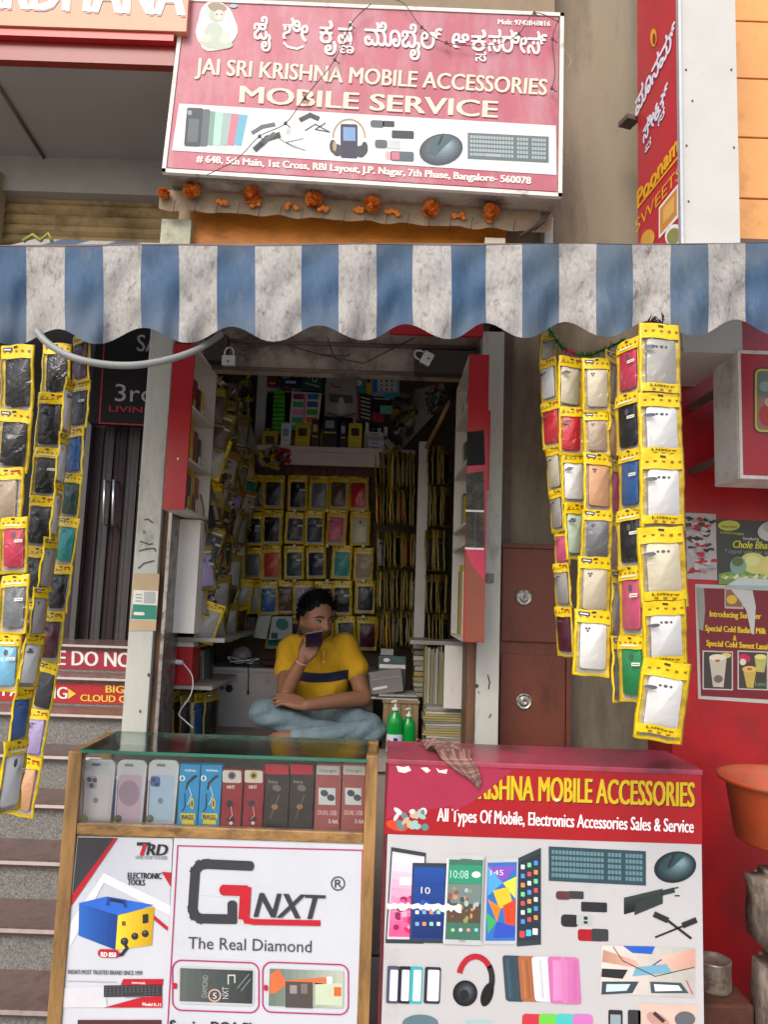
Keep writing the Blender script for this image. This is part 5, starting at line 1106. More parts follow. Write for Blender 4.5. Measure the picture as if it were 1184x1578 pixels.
strip([(881, 550, 880, 632, 38, 2.16, 'cream'), (881, 628, 882, 702, 42, 2.15, 'red'), (884, 698, 887, 778, 42, 2.15, 'white'), (889, 775, 892, 862, 40, 2.14, 'pale green')], 'packs of the fourth right strip', 'the short right strip', v=1)
strip([(848, 515, 844, 558, 26, 2.22, 'clear'), (844, 555, 848, 620, 30, 2.22, 'white'), (848, 618, 853, 690, 30, 2.21, 'red'), (853, 688, 857, 758, 26, 2.21, 'cream'), (857, 755, 861, 820, 24, 2.20, 'clear'), (864, 815, 868, 872, 26, 2.20, 'pink'), (866, 868, 870, 938, 26, 2.19, 'clear'), (868, 935, 873, 1012, 28, 2.19, 'maroon')], 'packs of the leftmost right strip', 'the thin strip by the locker', v=1, sgn=-1)
# back wall grid
ROWS = [(734, 786, [(394, 'dark grey'), (422, 'dark grey'), (459, 'black'), (491, 'grey'), (523, 'brown'), (554, 'red')]),
        (788, 840, [(392, 'black'), (420, 'black'), (454, 'dark grey'), (485, 'navy'), (518, 'pink'), (555, 'cream')]),
        (842, 893, [(390, 'grey'), (419, 'orange red'), (454, 'dark green'), (488, 'navy'), (526, 'teal'), (560, 'beige')]),
        (895, 947, [(388, 'clear'), (414, 'blue'), (441, 'brown'), (469, 'lilac'), (500, 'black'), (528, 'black'), (563, 'dark grey')]),
        (950, 1001, [(424, 'teal'), (455, 'brown'), (500, 'dark grey'), (534, 'black'), (566, 'maroon')])]
for r_i, (y0, y1, row) in enumerate(ROWS):
    for i, (x, c_) in enumerate(row):
        place_pack((x+random.uniform(-1.5, 1.5), y0+random.uniform(-2, 2)), (x-1, y1+random.uniform(-2, 2)), 33 if i else 30, 4.22+random.uniform(-.02, .02), c_, '%s case, %s from the left in the %s row of the back wall' % (c_, ordn(i), ordn(r_i)), 'phone cases on the back wall', sgn=random.choice((-1, 1)))
# edge-on rack on the right, before and behind the white post
COLS_ = list(CLRS)
for r_i, (y0, y1) in enumerate(((700, 752), (755, 808), (822, 876), (882, 938), (942, 996))):
    for i in range(12):
        x = 584+i*4.9+random.uniform(-1, 1)
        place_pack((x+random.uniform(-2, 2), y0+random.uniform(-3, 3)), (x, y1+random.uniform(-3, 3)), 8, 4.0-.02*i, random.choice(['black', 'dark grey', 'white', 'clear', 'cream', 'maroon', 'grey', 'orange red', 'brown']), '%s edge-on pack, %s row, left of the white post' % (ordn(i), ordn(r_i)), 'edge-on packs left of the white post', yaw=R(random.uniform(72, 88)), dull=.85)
for r_i, (y0, y1) in enumerate(((690, 748), (752, 812), (818, 880), (886, 944), (946, 990))):
    for i in range(5):
        x = 663+i*6+random.uniform(-1, 1)
        place_pack((x, y0), (x, y1), 8, 3.62, random.choice(['black', 'dark grey', 'dark green', 'brown', 'grey']), '%s edge-on pack, %s row, right of the white post' % (ordn(i), ordn(r_i)), 'edge-on packs right of the white post', yaw=R(random.uniform(60, 85)), dull=1)
# crowded packs on the left inner wall
for r_i in range(9):
    for i in range(12):
        Y = 3.24+i*.083+random.uniform(-.02, .02); X = -.765-.03*(i % 3)+random.uniform(-.02, .03)
        zt = 2.42-r_i*.120+random.uniform(-.015, .015); c_ = random.choice(['clear', 'black', 'brown', 'clear', 'dark grey', 'cream', 'lilac', 'clear', 'teal'])
        v = random.randrange(1, 4)
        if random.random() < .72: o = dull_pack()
        else: o = copy_tree(PROTO[v]) if PUSED[v] else PROTO[v]; PUSED[v] = True
        o.location = (X, Y, zt-.19); o.rotation_euler = (random.uniform(-.25, .25), random.uniform(-.3, .3), R(random.uniform(15, 85)))
        s = random.uniform(.72, .95); o.scale = (s, s, s)
        o['label'] = '%s pack from the front in the %s row on the left inner wall' % (ordn(i), ordn(r_i)); o['group'] = 'packs crowding the left inner wall'
        for ch in o.children: ch.color = lin(CLRS[c_])
rng = random.Random(21); b = MB(); gold = mat('crumpled_gold', '#a08a20', rough=.25, var=.3, vs=40); clr = mat('crumpled_clear', (.36, .34, .28, 1), rough=.15, var=.35, vs=40); dk_ = mat('crumpled_dark', (.035, .03, .025, 1), rough=.3, var=.3, vs=30); wt_ = mat('crumpled_pale', (.6, .58, .52, 1), rough=.2, var=.2, vs=40)
for i in range(2600):
    Y = rng.uniform(3.3, 4.22); z = rng.uniform(1.34, 2.50); x = -.755-.05*rng.random()+.015*math.sin(Y*9+z*7)
    d = Vector((rng.gauss(.5, .7), rng.gauss(0, 1), rng.gauss(0, 1))).normalized(); e = d.orthogonal().normalized(); f = d.cross(e); s_ = rng.uniform(.008, .022); c0 = Vector((x, Y, z))
    b.add([c0-d*s_-e*s_*.6, c0+f*s_*.35-e*s_*.5, c0+d*s_-e*s_*.3, c0+d*s_*.8+e*s_*.6, c0+f*s_*.3+e*s_*.55, c0-d*s_*.8+e*s_*.5], [(0, 1, 4, 5), (1, 2, 3, 4)], (gold, clr, dk_, clr, gold, wt_, dk_, clr)[rng.randrange(8)], True)
b.build('crumpled_wrappers', label='mass of crumpled gold and clear wrappers bulging between packs on the left inner wall', cat='wrappers', kind='stuff')
# packs low on the left under the lower shelf
for i in range(7):
    x = 256+i*11.5
    place_pack((x, 1066+random.uniform(-3, 3)), (x-2, 1140), 16, 3.35+.03*(i % 3), random.choice(['blue', 'dark grey', 'black', 'white', 'brown']), '%s pack from the left hanging under the lower left shelf' % ordn(i), 'packs under the lower left shelf', yaw=R(random.uniform(50, 72)), dull=.5)
for i, (x, y, c_) in enumerate(((316, 625, 'black'), (330, 640, 'clear'), (322, 700, 'lilac'), (334, 745, 'clear'))):
    place_pack((x, y), (x-3, y+62), 14, 3.32, c_, '%s pack from the top hanging right beside the red-edged door' % ordn(i), 'packs beside the red-edged door', yaw=R(60))
# hanging rings and ties at the tops of the outside strips
b = MB(); b.tube([at(*p) for p in spl([(848, 508, 2.2), (862, 530, 2.19), (880, 543, 2.18), (905, 548, 2.17), (935, 538, 2.16), (962, 524, 2.14)], 5)], .002, WIRE, 5)
GRN = mat('green_tinsel', '#1f8a34', rough=.5, var=.2); PNK = mat('pink_tinsel', '#d2486a', rough=.6, var=.1)
cpts = spl([(848, 508, 2.2), (862, 530, 2.19), (880, 543, 2.18), (905, 548, 2.17), (935, 538, 2.16), (962, 524, 2.14)], 9)
for k, p in enumerate(cpts):
    for _ in range(9):
        c0 = at(*p); d = Vector((random.gauss(0, 1), random.gauss(0, 1), random.gauss(0, 1))).normalized()*.017; e = d.orthogonal().normalized()*.003
        b.add([c0-e, c0+e, c0+d], [(0, 1, 2)], PNK if 14 < k < 22 else GRN)
b.build('tinsel_garland', label='green tinsel garland with a pink patch draped over the right hanging strips', cat='garland')
b = MB()
for _ in range(60):
    c0 = at(1012+random.gauss(0, 7), 500+random.gauss(0, 5), 1.99); d = Vector((random.gauss(0, 1), random.gauss(0, 1), random.gauss(0, 1))).normalized()*.022; e = d.orthogonal().normalized()*.006; b.add([c0-e, c0+e, c0+d], [(0, 1, 2)], mat('dark_ribbon', (.03, .02, .04, 1), rough=.6))
b.build('ribbon_bow', label='dark frayed ribbon knot at the top of the nearest right strip', cat='ribbon')
# ================================================================ SHOP INTERIOR FIXTURES
SHW = mat('shelf_lip', (.5, .39, .35, 1), rough=.5, var=.1)
YSf = 3.95
sh_ = thing('upper_shelf', 'wide upper shelf with a deep white lip above the rows of phone cases', 'shelf', (-.2, YSf, zat(500, 712, YSf)))
b = MB(); b.box(xat(385, 700, YSf), xat(640, 700, YSf), YSf, YB-.002, zat(510, 697, YSf), zat(510, 689, YSf), SHW); b.build('shelf_board', sh_)
b = MB(); b.box(xat(438, 700, YSf), xat(592, 700, YSf), YSf+.01, YSf+.03, zat(510, 717, YSf), zat(510, 697, YSf)-.0005, SHW); b.build('shelf_lip', sh_)
zst = zat(510, 689, YSf)
b = MB()
for i in range(14):
    x = 438+i*11
    b.box(xat(x, 725, 4.2), xat(x+10.4, 725, 4.2), 4.20, 4.215, zat(510, 733, 4.2), zat(510, 713, 4.2), mat('red_brown_slats', '#5d2a1c', rough=.5, var=.25))
b.build('slat_strip', label='red brown slatted strip directly under the upper shelf', cat='strip')
# hanging rails between the rows
for i, y in enumerate((787, 841, 894, 949)):
    b = MB(); b.tube([at(385, y-1, 4.235), at(578, y+5, 4.235)], .004, RUST, 6)
    for k, x in enumerate((455, 505, 560)): b.box(xat(x-2, y, 4.2), xat(x+2, y, 4.2), 4.16, 4.19, zat(x, y+3, 4.2), zat(x, y-1, 4.2), WT)
    b.build('hanging_rail', label='%s thin hanging rail from the top on the back wall' % ordn(i), cat='rail', group='hanging rails of the back wall')
# white posts and window frame
b = MB(); b.box(xat(642, 840, 3.7), xat(658, 840, 3.7), 3.70, 3.76, zat(650, 1000, 3.7), zat(650, 680, 3.7), mat('post_white', (.45, .43, .39, 1), rough=.5, var=.1), bev=.002); b.build('rack_post', label='upright white post between the two edge-on racks', cat='post')
b = MB(); YW = 4.1
b.box(xat(395, 620, YW), xat(410, 620, YW), YW, YW+.03, zst+.001, zat(400, 572, YW), mat('white_upvc', (.5, .52, .52, 1), rough=.4, var=.05)); b.box(xat(410, 620, YW)+.0005, xat(500, 620, YW), YW+.001, YW+.028, zat(450, 604, YW), zat(450, 598, YW), mat('white_upvc'))
b.box(xat(410, 620, YW)+.0005, xat(500, 620, YW), YW+.03, YW+.034, zst+.001, zat(400, 572, YW), DGL)
b.build('inner_window', label='white framed dark window behind the goods over the upper shelf', cat='window')
b = MB(); TRM = mat('translucent_board', (.33, .31, .27, 1), rough=.5, var=.15)
b.slab([at(332, 588, 3.5), at(372, 592, 3.9), at(398, 700, 3.9), at(352, 668, 3.5)], .006, TRM); b.build('sloping_board', label='sloping pale board under the ceiling at left inside', cat='board')
b = MB(); b.slab([at(640, 600, 4.0), at(684, 590, 3.6), at(668, 640, 3.6), at(618, 694, 4.0)], .006, TRM); b.build('sloping_board', label='sloping pale board under the ceiling at right inside', cat='board')
b = MB(); b.tube([at(694, 618, 3.4), at(658, 690, 3.6)], .012, WOOD, 8); b.build('timber_brace', label='slanting brown timber brace at the upper right inside', cat='brace')
b = MB(); b.tube([at(331, 588, 3.4), at(372, 668, 3.7)], .010, mat('pale_batten', (.42, .38, .33, 1), rough=.6), 8); b.build('timber_brace', label='slanting pale batten at the upper left inside', cat='brace')
# goods over the shelf: cards, chargers, bags; each hangs or stands before the window
def card(name, label, cat, quad, Y, m, parts=None, depth=.004, group=None):
    b = MB(); b.slab([at(x, y, Y) for x, y in quad], depth, m); o = b.build(name, label=label, cat=cat, group=group)
    if parts: q = MB(); P = Print(q, (0, Y, 0), (0, -1, 0)); parts(P); q.build('printed_front', o)
    return o
def R4(x0, y0, x1, y1, s=.036): return [(x0, y0), (x1, y0+(x1-x0)*s), (x1, y1+(x1-x0)*s), (x0, y1)]
t = thing('charger_string', 'bright green string of hanging chargers at the left of the upper shelf', 'chargers', at(428, 672, 4.0))
for k in range(10):
    b = MB(); y = 602+k*6.8; b.box(xat(422-k*.2, y, 4.0), xat(440-k*.2, y, 4.0), 3.99, 4.02, zat(430, y+5.4, 4.0), zat(430, y, 4.0), mat('lime_plastic', '#3f9c1f', rough=.4, var=.1), bev=.003); b.build('charger', t)
b = MB(); b.tube([at(431, 584, 4.0), at(430, 604, 4.0)], .003, mat('teal_cord', '#1f8a7a', rough=.6)); b.build('hook', t)
def colcard(P):
    for r_ in range(5):
        for c_ in range(2):
            x0, y0 = 452+c_*22-r_*.8, 607+r_*12; P.rect(x0, y0, x0+17, y0+8.5, flat(['#7a1f4a', '#1f6a9c', '#2f9a5a', '#1f5a8a', '#c28aa8', '#3a9a3a', '#2f9a6a', '#b5622c', '#2f9a5a', '#2f9a3a'][r_*2+c_], .4), 1, r=1)
    P.line([(471, 606), (467, 668)], 1.5, flat('#a82a4a'), 2)
card('pendrive_card', 'pink and white card with two columns of coloured blocks hanging over the upper shelf', 'card', [(450, 603), (496, 606), (489, 668), (445, 660)], 3.98, flat('#c9b5b5', .4), colcard)
def bagp(P):
    P.poly([(504, 570), (548, 572), (550, 632), (545, 641), (508, 640), (501, 632)], flat('#8f8886', .35), 1); P.line([(510, 590), (515, 596), (527, 597)], 2, flat('#45404a'), 2); P.rect(528, 571, 536, 582, flat('#9a90a0'), 2)
    P.poly([(507, 606), (543, 610), (544, 622), (508, 620)], flat('#4b4852'), 2); P.ell(526, 628, 7, 10, flat('#a8a6a2'), 3); P.ell(526, 617, 4, 5, flat('#a8a6a2'), 3.5); P.line([(505, 636), (525, 643), (547, 638)], 2.5, flat('#3a1f5a'), 3)
    P.line([(527, 570), (527, 592)], 1, flat('#55505a'), 2)
card('charger_bag', 'large grey printed bag showing a white charger, hanging at the centre over the shelf', 'bag', [(502, 568), (549, 571), (552, 636), (538, 645), (508, 643), (499, 630)][:2]+[(552, 644), (500, 641)], 3.93, flat('#77706e', .3), bagp)
card('teal_carton', 'teal printed carton with white scrolls beside the grey bag', 'box', R4(466, 566, 497, 602), 4.0, flat('#1f4a4a', .4), lambda P: [P.ring(476+9*i, 578+6*(i % 2), 4, 5, 1.4, flat('#a8c2bc'), 1) for i in range(3)]+[P.line([(470, 590), (492, 596)], 2, flat('#8fb0a8'), 1)], depth=.05)
card('red_packet', 'small red packet at the top left over the shelf', 'packet', R4(424, 562, 448, 577), 4.0, flat('#b0221c', .4), lambda P: P.rect(428, 566, 436, 572, flat('#d8d0c2'), 1))
card('navy_packet', 'dark blue packet below the red packet over the shelf', 'packet', R4(432, 583, 464, 596), 4.02, flat('#18244a', .4), lambda P: P.rect(440, 587, 456, 591, flat('#a8b0c8'), 1))
card('cyan_carton', 'cyan carton with white round print right of the grey bag', 'box', R4(545, 570, 563, 606), 3.97, flat('#2a7a82', .4), lambda P: [P.ell(553, 590, 5, 5, flat('#c9d2cc'), 1), P.rect(548, 574, 560, 580, flat('#1a4a55'), 1)], depth=.05)
def bwc(P):
    P.rect(575, 574, 581, 605, flat('#1f5fae'), 1); P.rect(583, 575, 612, 603, flat('#b5b5b0'), 1)
    for i in range(4):
        for j in range(3): P.ell(588+j*8, 581+i*6.5, 1.8, 1.8, flat('#5a5a5e'), 2)
    P.rect(592, 606, 618, 615, flat('#2a8a9a'), 1)
card('wall_calendar_card', 'blue and white card with rows of small symbols at the upper right over the shelf', 'card', R4(573, 572, 616, 610), 4.0, flat('#7a8fae', .4), bwc)
card('yellow_packet', 'thin yellow and black packet between the cyan carton and the white card', 'packet', R4(564, 570, 573, 608), 3.99, flat('#c2a01c', .4), lambda P: P.rect(566, 576, 571, 590, BK, 1))
def ladder(P):
    for i in range(6): P.line([(556, 612+i*6), (571, 616+i*6)], 2, flat('#a8a6a0'), 2)
card('battery_card', 'black card of stacked batteries with a pink edge beside the grey bag', 'card', [(552, 606), (573, 609), (571, 652), (553, 648)], 3.96, flat('#1d1a1d', .4), lambda P: [ladder(P), P.line([(553, 608), (552, 648)], 2.5, flat('#b5385a'), 2)])
card('maroon_packet', 'maroon packet with a teal corner at the right over the shelf', 'packet', R4(574, 636, 592, 650), 3.97, flat('#7a1530', .4), lambda P: P.rect(586, 625, 606, 638, flat('#5d9a8c'), 1))
card('black_packet', 'wide black packet with a pale strip at the right over the shelf', 'packet', R4(574, 610, 606, 632), 4.03, flat('#1c1c1e', .4), lambda P: P.line([(576, 614), (600, 616)], 2, flat('#9a9a96'), 1))
for i in range(4):
    b = MB(); y = 687-i*6.6; Yq = 3.97
    b.box(xat(567+i*.8, y, Yq), xat(593-i*.5, y, Yq), Yq, Yq+.09, zst+.0005+i*.024, zst+.0225+i*.024, flat(['#a8aab5', '#b5b5ba', '#8f929c', '#b5aaa5'][i], .4), bev=.001)
    o = b.build('flat_box', label='%s flat pale box from the bottom of the stack on the upper shelf' % ordn(i), cat='box', group='stack of flat boxes on the upper shelf')
    q = MB(); q.box(xat(572, y, Yq), xat(584, y, Yq), Yq-.001, Yq+.002, zst+.007+i*.024, zst+.013+i*.024, flat('#55505c')); q.build('printed_label', o)
for i, (x0, x1, yt, c_, nm) in enumerate(((433, 448, 652, '#c2ccd2', 'white'), (455, 478, 652, '#b59c1c', 'yellow'), (480, 492, 646, '#3a1f1c', 'dark red'), (497, 520, 640, '#16161a', 'black'), (524, 534, 648, '#16161a', 'slim black'), (537, 558, 652, '#b8a61c', 'yellow and black'), (404, 428, 664, '#a8981c', 'dull yellow'))):
    Yq = 3.97
    b = MB(); b.box(xat(x0, 670, Yq), xat(x1, 670, Yq), Yq, Yq+.05, zst+.0005, zat((x0+x1)/2, yt, Yq), flat(c_, .35), bev=.002)
    o = b.build('stock_box', label='%s stock box standing on the upper shelf, %s from the left' % (nm, ordn([6, 1, 2, 3, 4, 5, 0].index(i) if False else {0: 1, 1: 2, 2: 3, 3: 4, 4: 5, 5: 6, 6: 0}[i])), cat='box', group='stock boxes on the upper shelf')
    q = MB(); P = Print(q, (0, Yq, 0), (0, -1, 0)); m_ = (x0+x1)/2
    P.rect(m_-(x1-x0)*.3, yt+8, m_+(x1-x0)*.3, yt+20, flat(['#7a8a9a', '#2a2418', '#b58a5a', '#8a8a88', '#9a9a98', '#1d1d18', '#3a3418'][i]), 1, r=2); P.line([(x0+2, yt+26), (x1-2, yt+27)], 2, flat('#c9b52c'), 1); q.build('printed_label', o)
for i in range(20):
    x0 = 408+i*9.6; hgt = random.choice([18, 26, 34, 42, 24]); Yq = 4.06; c_ = random.choice(['#c8ccd2', '#b59c1c', '#1c1c20', '#8a2430', '#2a5c8c', '#c8c0b0', '#2c7c4c', '#d2c83c'])
    b = MB(); b.box(xat(x0, 670, Yq), xat(x0+8.6, 670, Yq), Yq, Yq+.05, zst+.0005, zst+hgt*Yq/FPX, flat(c_, .35), bev=.001)
    o = b.build('stock_box', label='%s box from the left in the back row on the upper shelf' % (ordn(i) if i < 18 else ['nineteenth', 'twentieth'][i-18]), cat='box', group='back row of boxes on the upper shelf')
    q = MB(); P = Print(q, (0, Yq, 0), (0, -1, 0)); P.rect(x0+1.5, 684-hgt, x0+7, 684-hgt*.45, flat(random.choice(['#e0dcd0', '#1c1c20', '#c84030', '#2c4c9c', '#e0c83c']), .4), 1); q.build('printed_label', o)
for i in range(9):
    x0 = 412+i*21; y0 = 573+random.uniform(-4, 5); Yq = 4.085; c_ = random.choice(['#c8ccd2', '#b59c1c', '#8a2430', '#2a5c8c', '#c8c0b0', '#2c7c4c'])
    card('hanging_card', '%s small card from the left hung high behind the shelf goods' % ordn(i), 'card', R4(x0, y0, x0+16, y0+26), Yq, flat(c_, .4), lambda P, x0=x0, y0=y0: [P.rect(x0+3, y0+5, x0+13, y0+15, flat(random.choice(['#e0dcd0', '#1c1c20', '#3c3c44']), .4), 1), P.line([(x0+3, y0+20), (x0+13, y0+20.4)], 2, flat('#e0c83c'), 1)], group='small cards hung behind the shelf goods')
def blob(name, label, cat, cx, cy, rx, ry, Y, mats, n=34, seed=1, size=.03):
    rng = random.Random(seed); b = MB()
    for i in range(n):
        a = rng.uniform(0, 6.28); r_ = math.sqrt(rng.random()); c0 = at(cx+rx*r_*math.cos(a), cy+ry*r_*math.sin(a), Y+rng.uniform(-.04, .04))
        d = Vector((rng.gauss(0, 1), rng.gauss(0, .6), rng.gauss(0, 1))).normalized(); e = d.orthogonal().normalized(); f = d.cross(e); sz = size*rng.uniform(.6, 1.2)
        b.add([c0-d*sz-e*sz*.6, c0+d*sz-e*sz*.5+f*sz*.2, c0+d*sz*.9+e*sz*.6, c0-d*sz*.8+e*sz*.5-f*sz*.2], [(0, 1, 2, 3)], mats[i % len(mats)], True)
    return b.build(name, label=label, cat=cat)
ylf, redf, lg, dkf = flat('#b5a01c', .3), flat('#a8202c', .35), flat('#9a978e', .3), flat('#2a2620', .4)
blob('packet_bunch', 'bunch of yellow and red packets hanging at the left end of the upper shelf', 'packets', 422, 705, 24, 20, 3.95, [ylf, redf, dkf, flat('#8f8a7a', .3)], 44, 3, .028)
blob('packet_bunch', 'bunch of yellow packets hanging at the right end of the upper shelf', 'packets', 602, 704, 18, 20, 3.95, [ylf, ylf, flat('#8a8f1c', .3), lg], 30, 4, .03)
blob('packet_bunch', 'bunch of clear and pale packets at the upper right over the shelf', 'packets', 622, 640, 20, 34, 3.85, [lg, dkf, flat('#8a7a1c', .3), flat('#77736c', .3)], 60, 5, .026)
blob('packet_bunch', 'red and green packets piled by the slanting timber brace', 'packets', 672, 612, 12, 26, 3.5, [redf, flat('#5a3a2a'), flat('#2a5a3a'), lg], 34, 6, .024)
blob('packet_bunch', 'clear packets hanging high on the left inner wall near the window', 'packets', 376, 610, 12, 32, 3.8, [lg, ylf, dkf, flat('#5a4a32')], 36, 7, .024)
# headset, pouch, wires on the desk
zd = zdk
b = MB(); hc = at(372, 1008, 3.9); b.ball(Vector((hc.x, hc.y, zd+.05)), (.055, .05, .05), mat('grey_helmet', (.22, .22, .22, 1), rough=.35)); b.build('grey_bowl', label='rounded grey object like a bowl on the desk behind the man', cat='bowl')
b = MB()
for k in range(5):
    pts = [at(345+random.uniform(0, 60), 1018+random.uniform(-6, 8), 3.84) for _ in range(5)]; b.tube([Vector(p) for p in spl([tuple(p) for p in pts], 5)], .003, BLACK if k < 3 else mat('white_plastic'), 5)
b.tube([at(382, 1022, 3.79), at(383, 1040, 3.785), at(382, 1066, 3.785)], .0025, BLACK, 5); b.tube([at(382, 1064, 3.785), at(382, 1070, 3.785)], .005, BLACK, 6)
b.build('cable_tangle', label='tangle of black and white cables on the desk with one hanging down', cat='cables')
b = MB(); p = at(415, 1015, 3.85); b.ball((p.x, 3.87, zd+.022), (.05, .03, .022), mat('maroon_pouch', '#4a1c24', rough=.7)); b.build('maroon_pouch', label='soft maroon pouch on the desk beside the cables', cat='pouch')
card('white_card_box', 'tilted white box leaning under the lowest row of cases', 'box', [(398, 950), (418, 948), (410, 985), (390, 982)], 4.05, flat('#9fa39c', .4), None, depth=.03)
card('teal_print_box', 'pale box with a teal print leaning beside the tilted white box', 'box', [(420, 950), (450, 950), (450, 984), (414, 986)], 4.07, flat('#9aa8a2', .4), lambda P: [P.ell(435, 962, 10, 9, flat('#1f6a6a'), 1, 20), P.rect(418, 975, 428, 984, flat('#2a3a6a'), 1)], depth=.03)
card('dark_carton', 'dark red carton at the left end of the desk under the wall shelf', 'box', R4(366, 950, 393, 984), 4.06, flat('#3a1a1a', .5), lambda P: P.rect(370, 960, 386, 966, flat('#6a3a32'), 1), depth=.05)
for i in range(4):
    card('stored_book', '%s item from the left leaning beside the red carton on the lower shelf' % ordn(i), 'item', R4(292+i*8, 1006-i*2, 298+i*8, 1052, .02), 3.45+.02*i, flat(['#6a6252', '#3a3a34', '#8a8474', '#2a2a28'][i], .5), lambda P, i=i: P.line([(294+i*8, 1012), (294+i*8, 1046)], 1.2, flat('#4a4238'), 1), depth=.08, group='items on the lower left shelf')
# right of the man: stand, papers, boxes, bottles
WD2 = mat('raw_crate_wood', '#8a7350', rough=.7, var=.2, vs=10, stretch=5)
xs0, xs1 = xat(590, 1110, 3.4), xat(645, 1110, 3.4); zcr = zat(615, 1079, 3.4)
b = MB(); n = 6
for i in range(n): b.box(xs0+(xs1-xs0)*i/n+.001, xs0+(xs1-xs0)*(i+1)/n-.001, 3.40, 3.412, ZP, zcr-.012, WD2)
b.box(xs0-.004, xs1+.004, 3.39, 3.62, zcr-.0115, zcr, WD2); b.box(xs0, xs1, 3.6, 3.612, ZP, zcr-.012, WD2)
b.build('wooden_crate', label='pale wooden slatted crate behind the green bottles', cat='crate')
for i in range(3):
    b = MB(); b.box(xs0-.05+i*.01, xs0+.16-i*.01, 3.41, 3.60, zcr+.0005+i*.007, zcr+.0065+i*.007, flat(['#b5b2a8', '#3a3a40', '#a8a59c'][i], .6), rot=.08*i-.05)
    b.build('magazine', label='%s magazine from the bottom lying on the wooden crate' % ordn(i), cat='magazine', group='magazines on the wooden crate')
bz = zcr+.022
b = MB(); b.box(xat(570, 1060, 3.47), xat(620, 1060, 3.47), 3.45, 3.52, bz, bz+.10, mat('grey_wrap', '#77706c', rough=.4, var=.2), rot=Matrix.Rotation(-.14, 3, 'Y'), bev=.003)
o = b.build('grey_parcel', label='tilted grey plastic wrapped parcel beside the man', cat='parcel')
q = MB(); P = Print(q, (0, 3.448, 0), (0, -1, 0)); P.line([(575, 1062), (597, 1058)], 4, WT, 2); P.line([(572, 1048), (616, 1042)], 1, flat('#a8a29c'), 2); q.build('printed_label', o)
zt2 = bz+.118
b = MB(); b.box(xat(583, 1030, 3.5), xat(626, 1030, 3.5), 3.535, 3.60, bz+.02, zat(605, 1012, 3.5), mat('dark_box', (.05, .06, .06, 1), rough=.35), bev=.002)
o = b.build('modem_box', label='small dark box with a white band standing behind the grey parcel', cat='box')
q = MB(); P = Print(q, (0, 3.535, 0), (0, -1, 0)); P.rect(585, 1024, 625, 1030, WT, 2); P.ell(596, 1017, 5, 3, WT, 2); P.rect(606, 1012, 624, 1020, flat('#2a5a52'), 1); q.build('printed_label', o)
b = MB(); b.box(xat(587, 1004, 3.5), xat(607, 1004, 3.5), 3.54, 3.58, zat(605, 1011, 3.5), zat(597, 1001, 3.5), flat('#8a8884', .4), bev=.001); b.build('tiny_box', label='tiny pale box on top of the dark box with the white band', cat='box')
# bottles
def pump_bottle(cx, yt, yb, wpx, Y, label, wl):
    p = at(cx, yb, Y); p.z = ZP; t = thing('pump_bottle', label, 'bottle', p, 'green pump bottles'); h = zat(cx, yt, Y)-ZP; r = wpx/2*Y/FPX
    b = MB(); b.lathe([(r*.9, 0), (r, .006), (r, h*.62), (r*.85, h*.70), (r*.42, h*.76), (r*.40, h*.80)], p, mat('green_bottle', '#0c8a35', rough=.15, var=.05), 20, sy=.8); b.build('bottle_body', t)
    b = MB(); b.lathe([(r*.45, h*.80), (r*.45, h*.85), (r*.16, h*.86), (r*.16, h*.95), (r*.3, h*.955), (r*.3, h*.99)], p, mat('pump_white', (.6, .65, .6, 1), rough=.3), 14); b.tube([p+Vector((0, 0, h*.97)), p+Vector((-r*.5, -r*.5, h*.96))], r*.14, mat('pump_white'), 8); b.build('pump', t)
    if wl:
        b = MB(); n = 14; vs = []
        for z in (h*.06, h*.38):
            for k in range(n+1): a = R(190+160*k/n); vs.append(p+Vector((math.cos(a)*(r+.0008), math.sin(a)*(r*.8+.0008), z)))
        b.add(vs, [(i, i+1, i+n+2, i+n+1) for i in range(n)], flat('#c9ccd2', .4), True)
        for a0, a1, z0, z1 in ((215, 235, .12, .28), (262, 290, .10, .32)):
            vs = []
            for z in (h*z0, h*z1):
                for k in range(5): a = R(a0+(a1-a0)*k/4); vs.append(p+Vector((math.cos(a)*(r+.0016), math.sin(a)*(r*.8+.0016), z)))
            b.add(vs, [(i, i+1, i+6, i+5) for i in range(4)], flat('#1f2a7a', .4), True)
        b.build('bottle_label', t)
pump_bottle(608, 1078, 1143, 24, 3.25, 'green pump bottle with a white and blue label', True)
pump_bottle(629, 1090, 1143, 21, 3.27, 'smaller plain green pump bottle beside the labelled one', False)
# paper stacks and white panel low right
b = MB(); wp0 = xat(672, 1040, 3.3); b.box(xat(685, 1040, 3.25), xat(716, 1040, 3.25), 3.25, 3.27, zat(700, 1092, 3.25), zat(700, 995, 3.25), mat('white_laminate')); b.build('laminate_partition', label='plain white panel below the tall right display door', cat='partition')
def papers(name, label, x0, x1, y0, y1, Y, n, vert=False):
    b = MB(); X0_, X1_, Z0_, Z1_ = xat(x0, (y0+y1)/2, Y), xat(x1, (y0+y1)/2, Y), zat((x0+x1)/2, y1, Y), zat((x0+x1)/2, y0, Y); rng = random.Random(int(x0+y0))
    for i in range(n):
        m_ = flat(['#a8a496', '#8f8c80', '#b8b4a8', '#7a776c', '#9c8f5a'][i % 5 if rng.random() > .2 else 4], .7)
        if vert: a = X0_+(X1_-X0_)*i/n; b.box(a+.0005, a+(X1_-X0_)/n*.85, Y+rng.uniform(0, .02), Y+.16, Z0_, Z1_-rng.uniform(0, .03), m_)
        else: a = Z0_+(Z1_-Z0_)*i/n; b.box(X0_+rng.uniform(-.008, .008), X1_+rng.uniform(-.008, .008), Y+rng.uniform(0, .02), Y+.18, a+.0004, a+(Z1_-Z0_)/n*.85, m_, rot=rng.uniform(-.05, .05))
    return b.build(name, label=label, cat='papers')
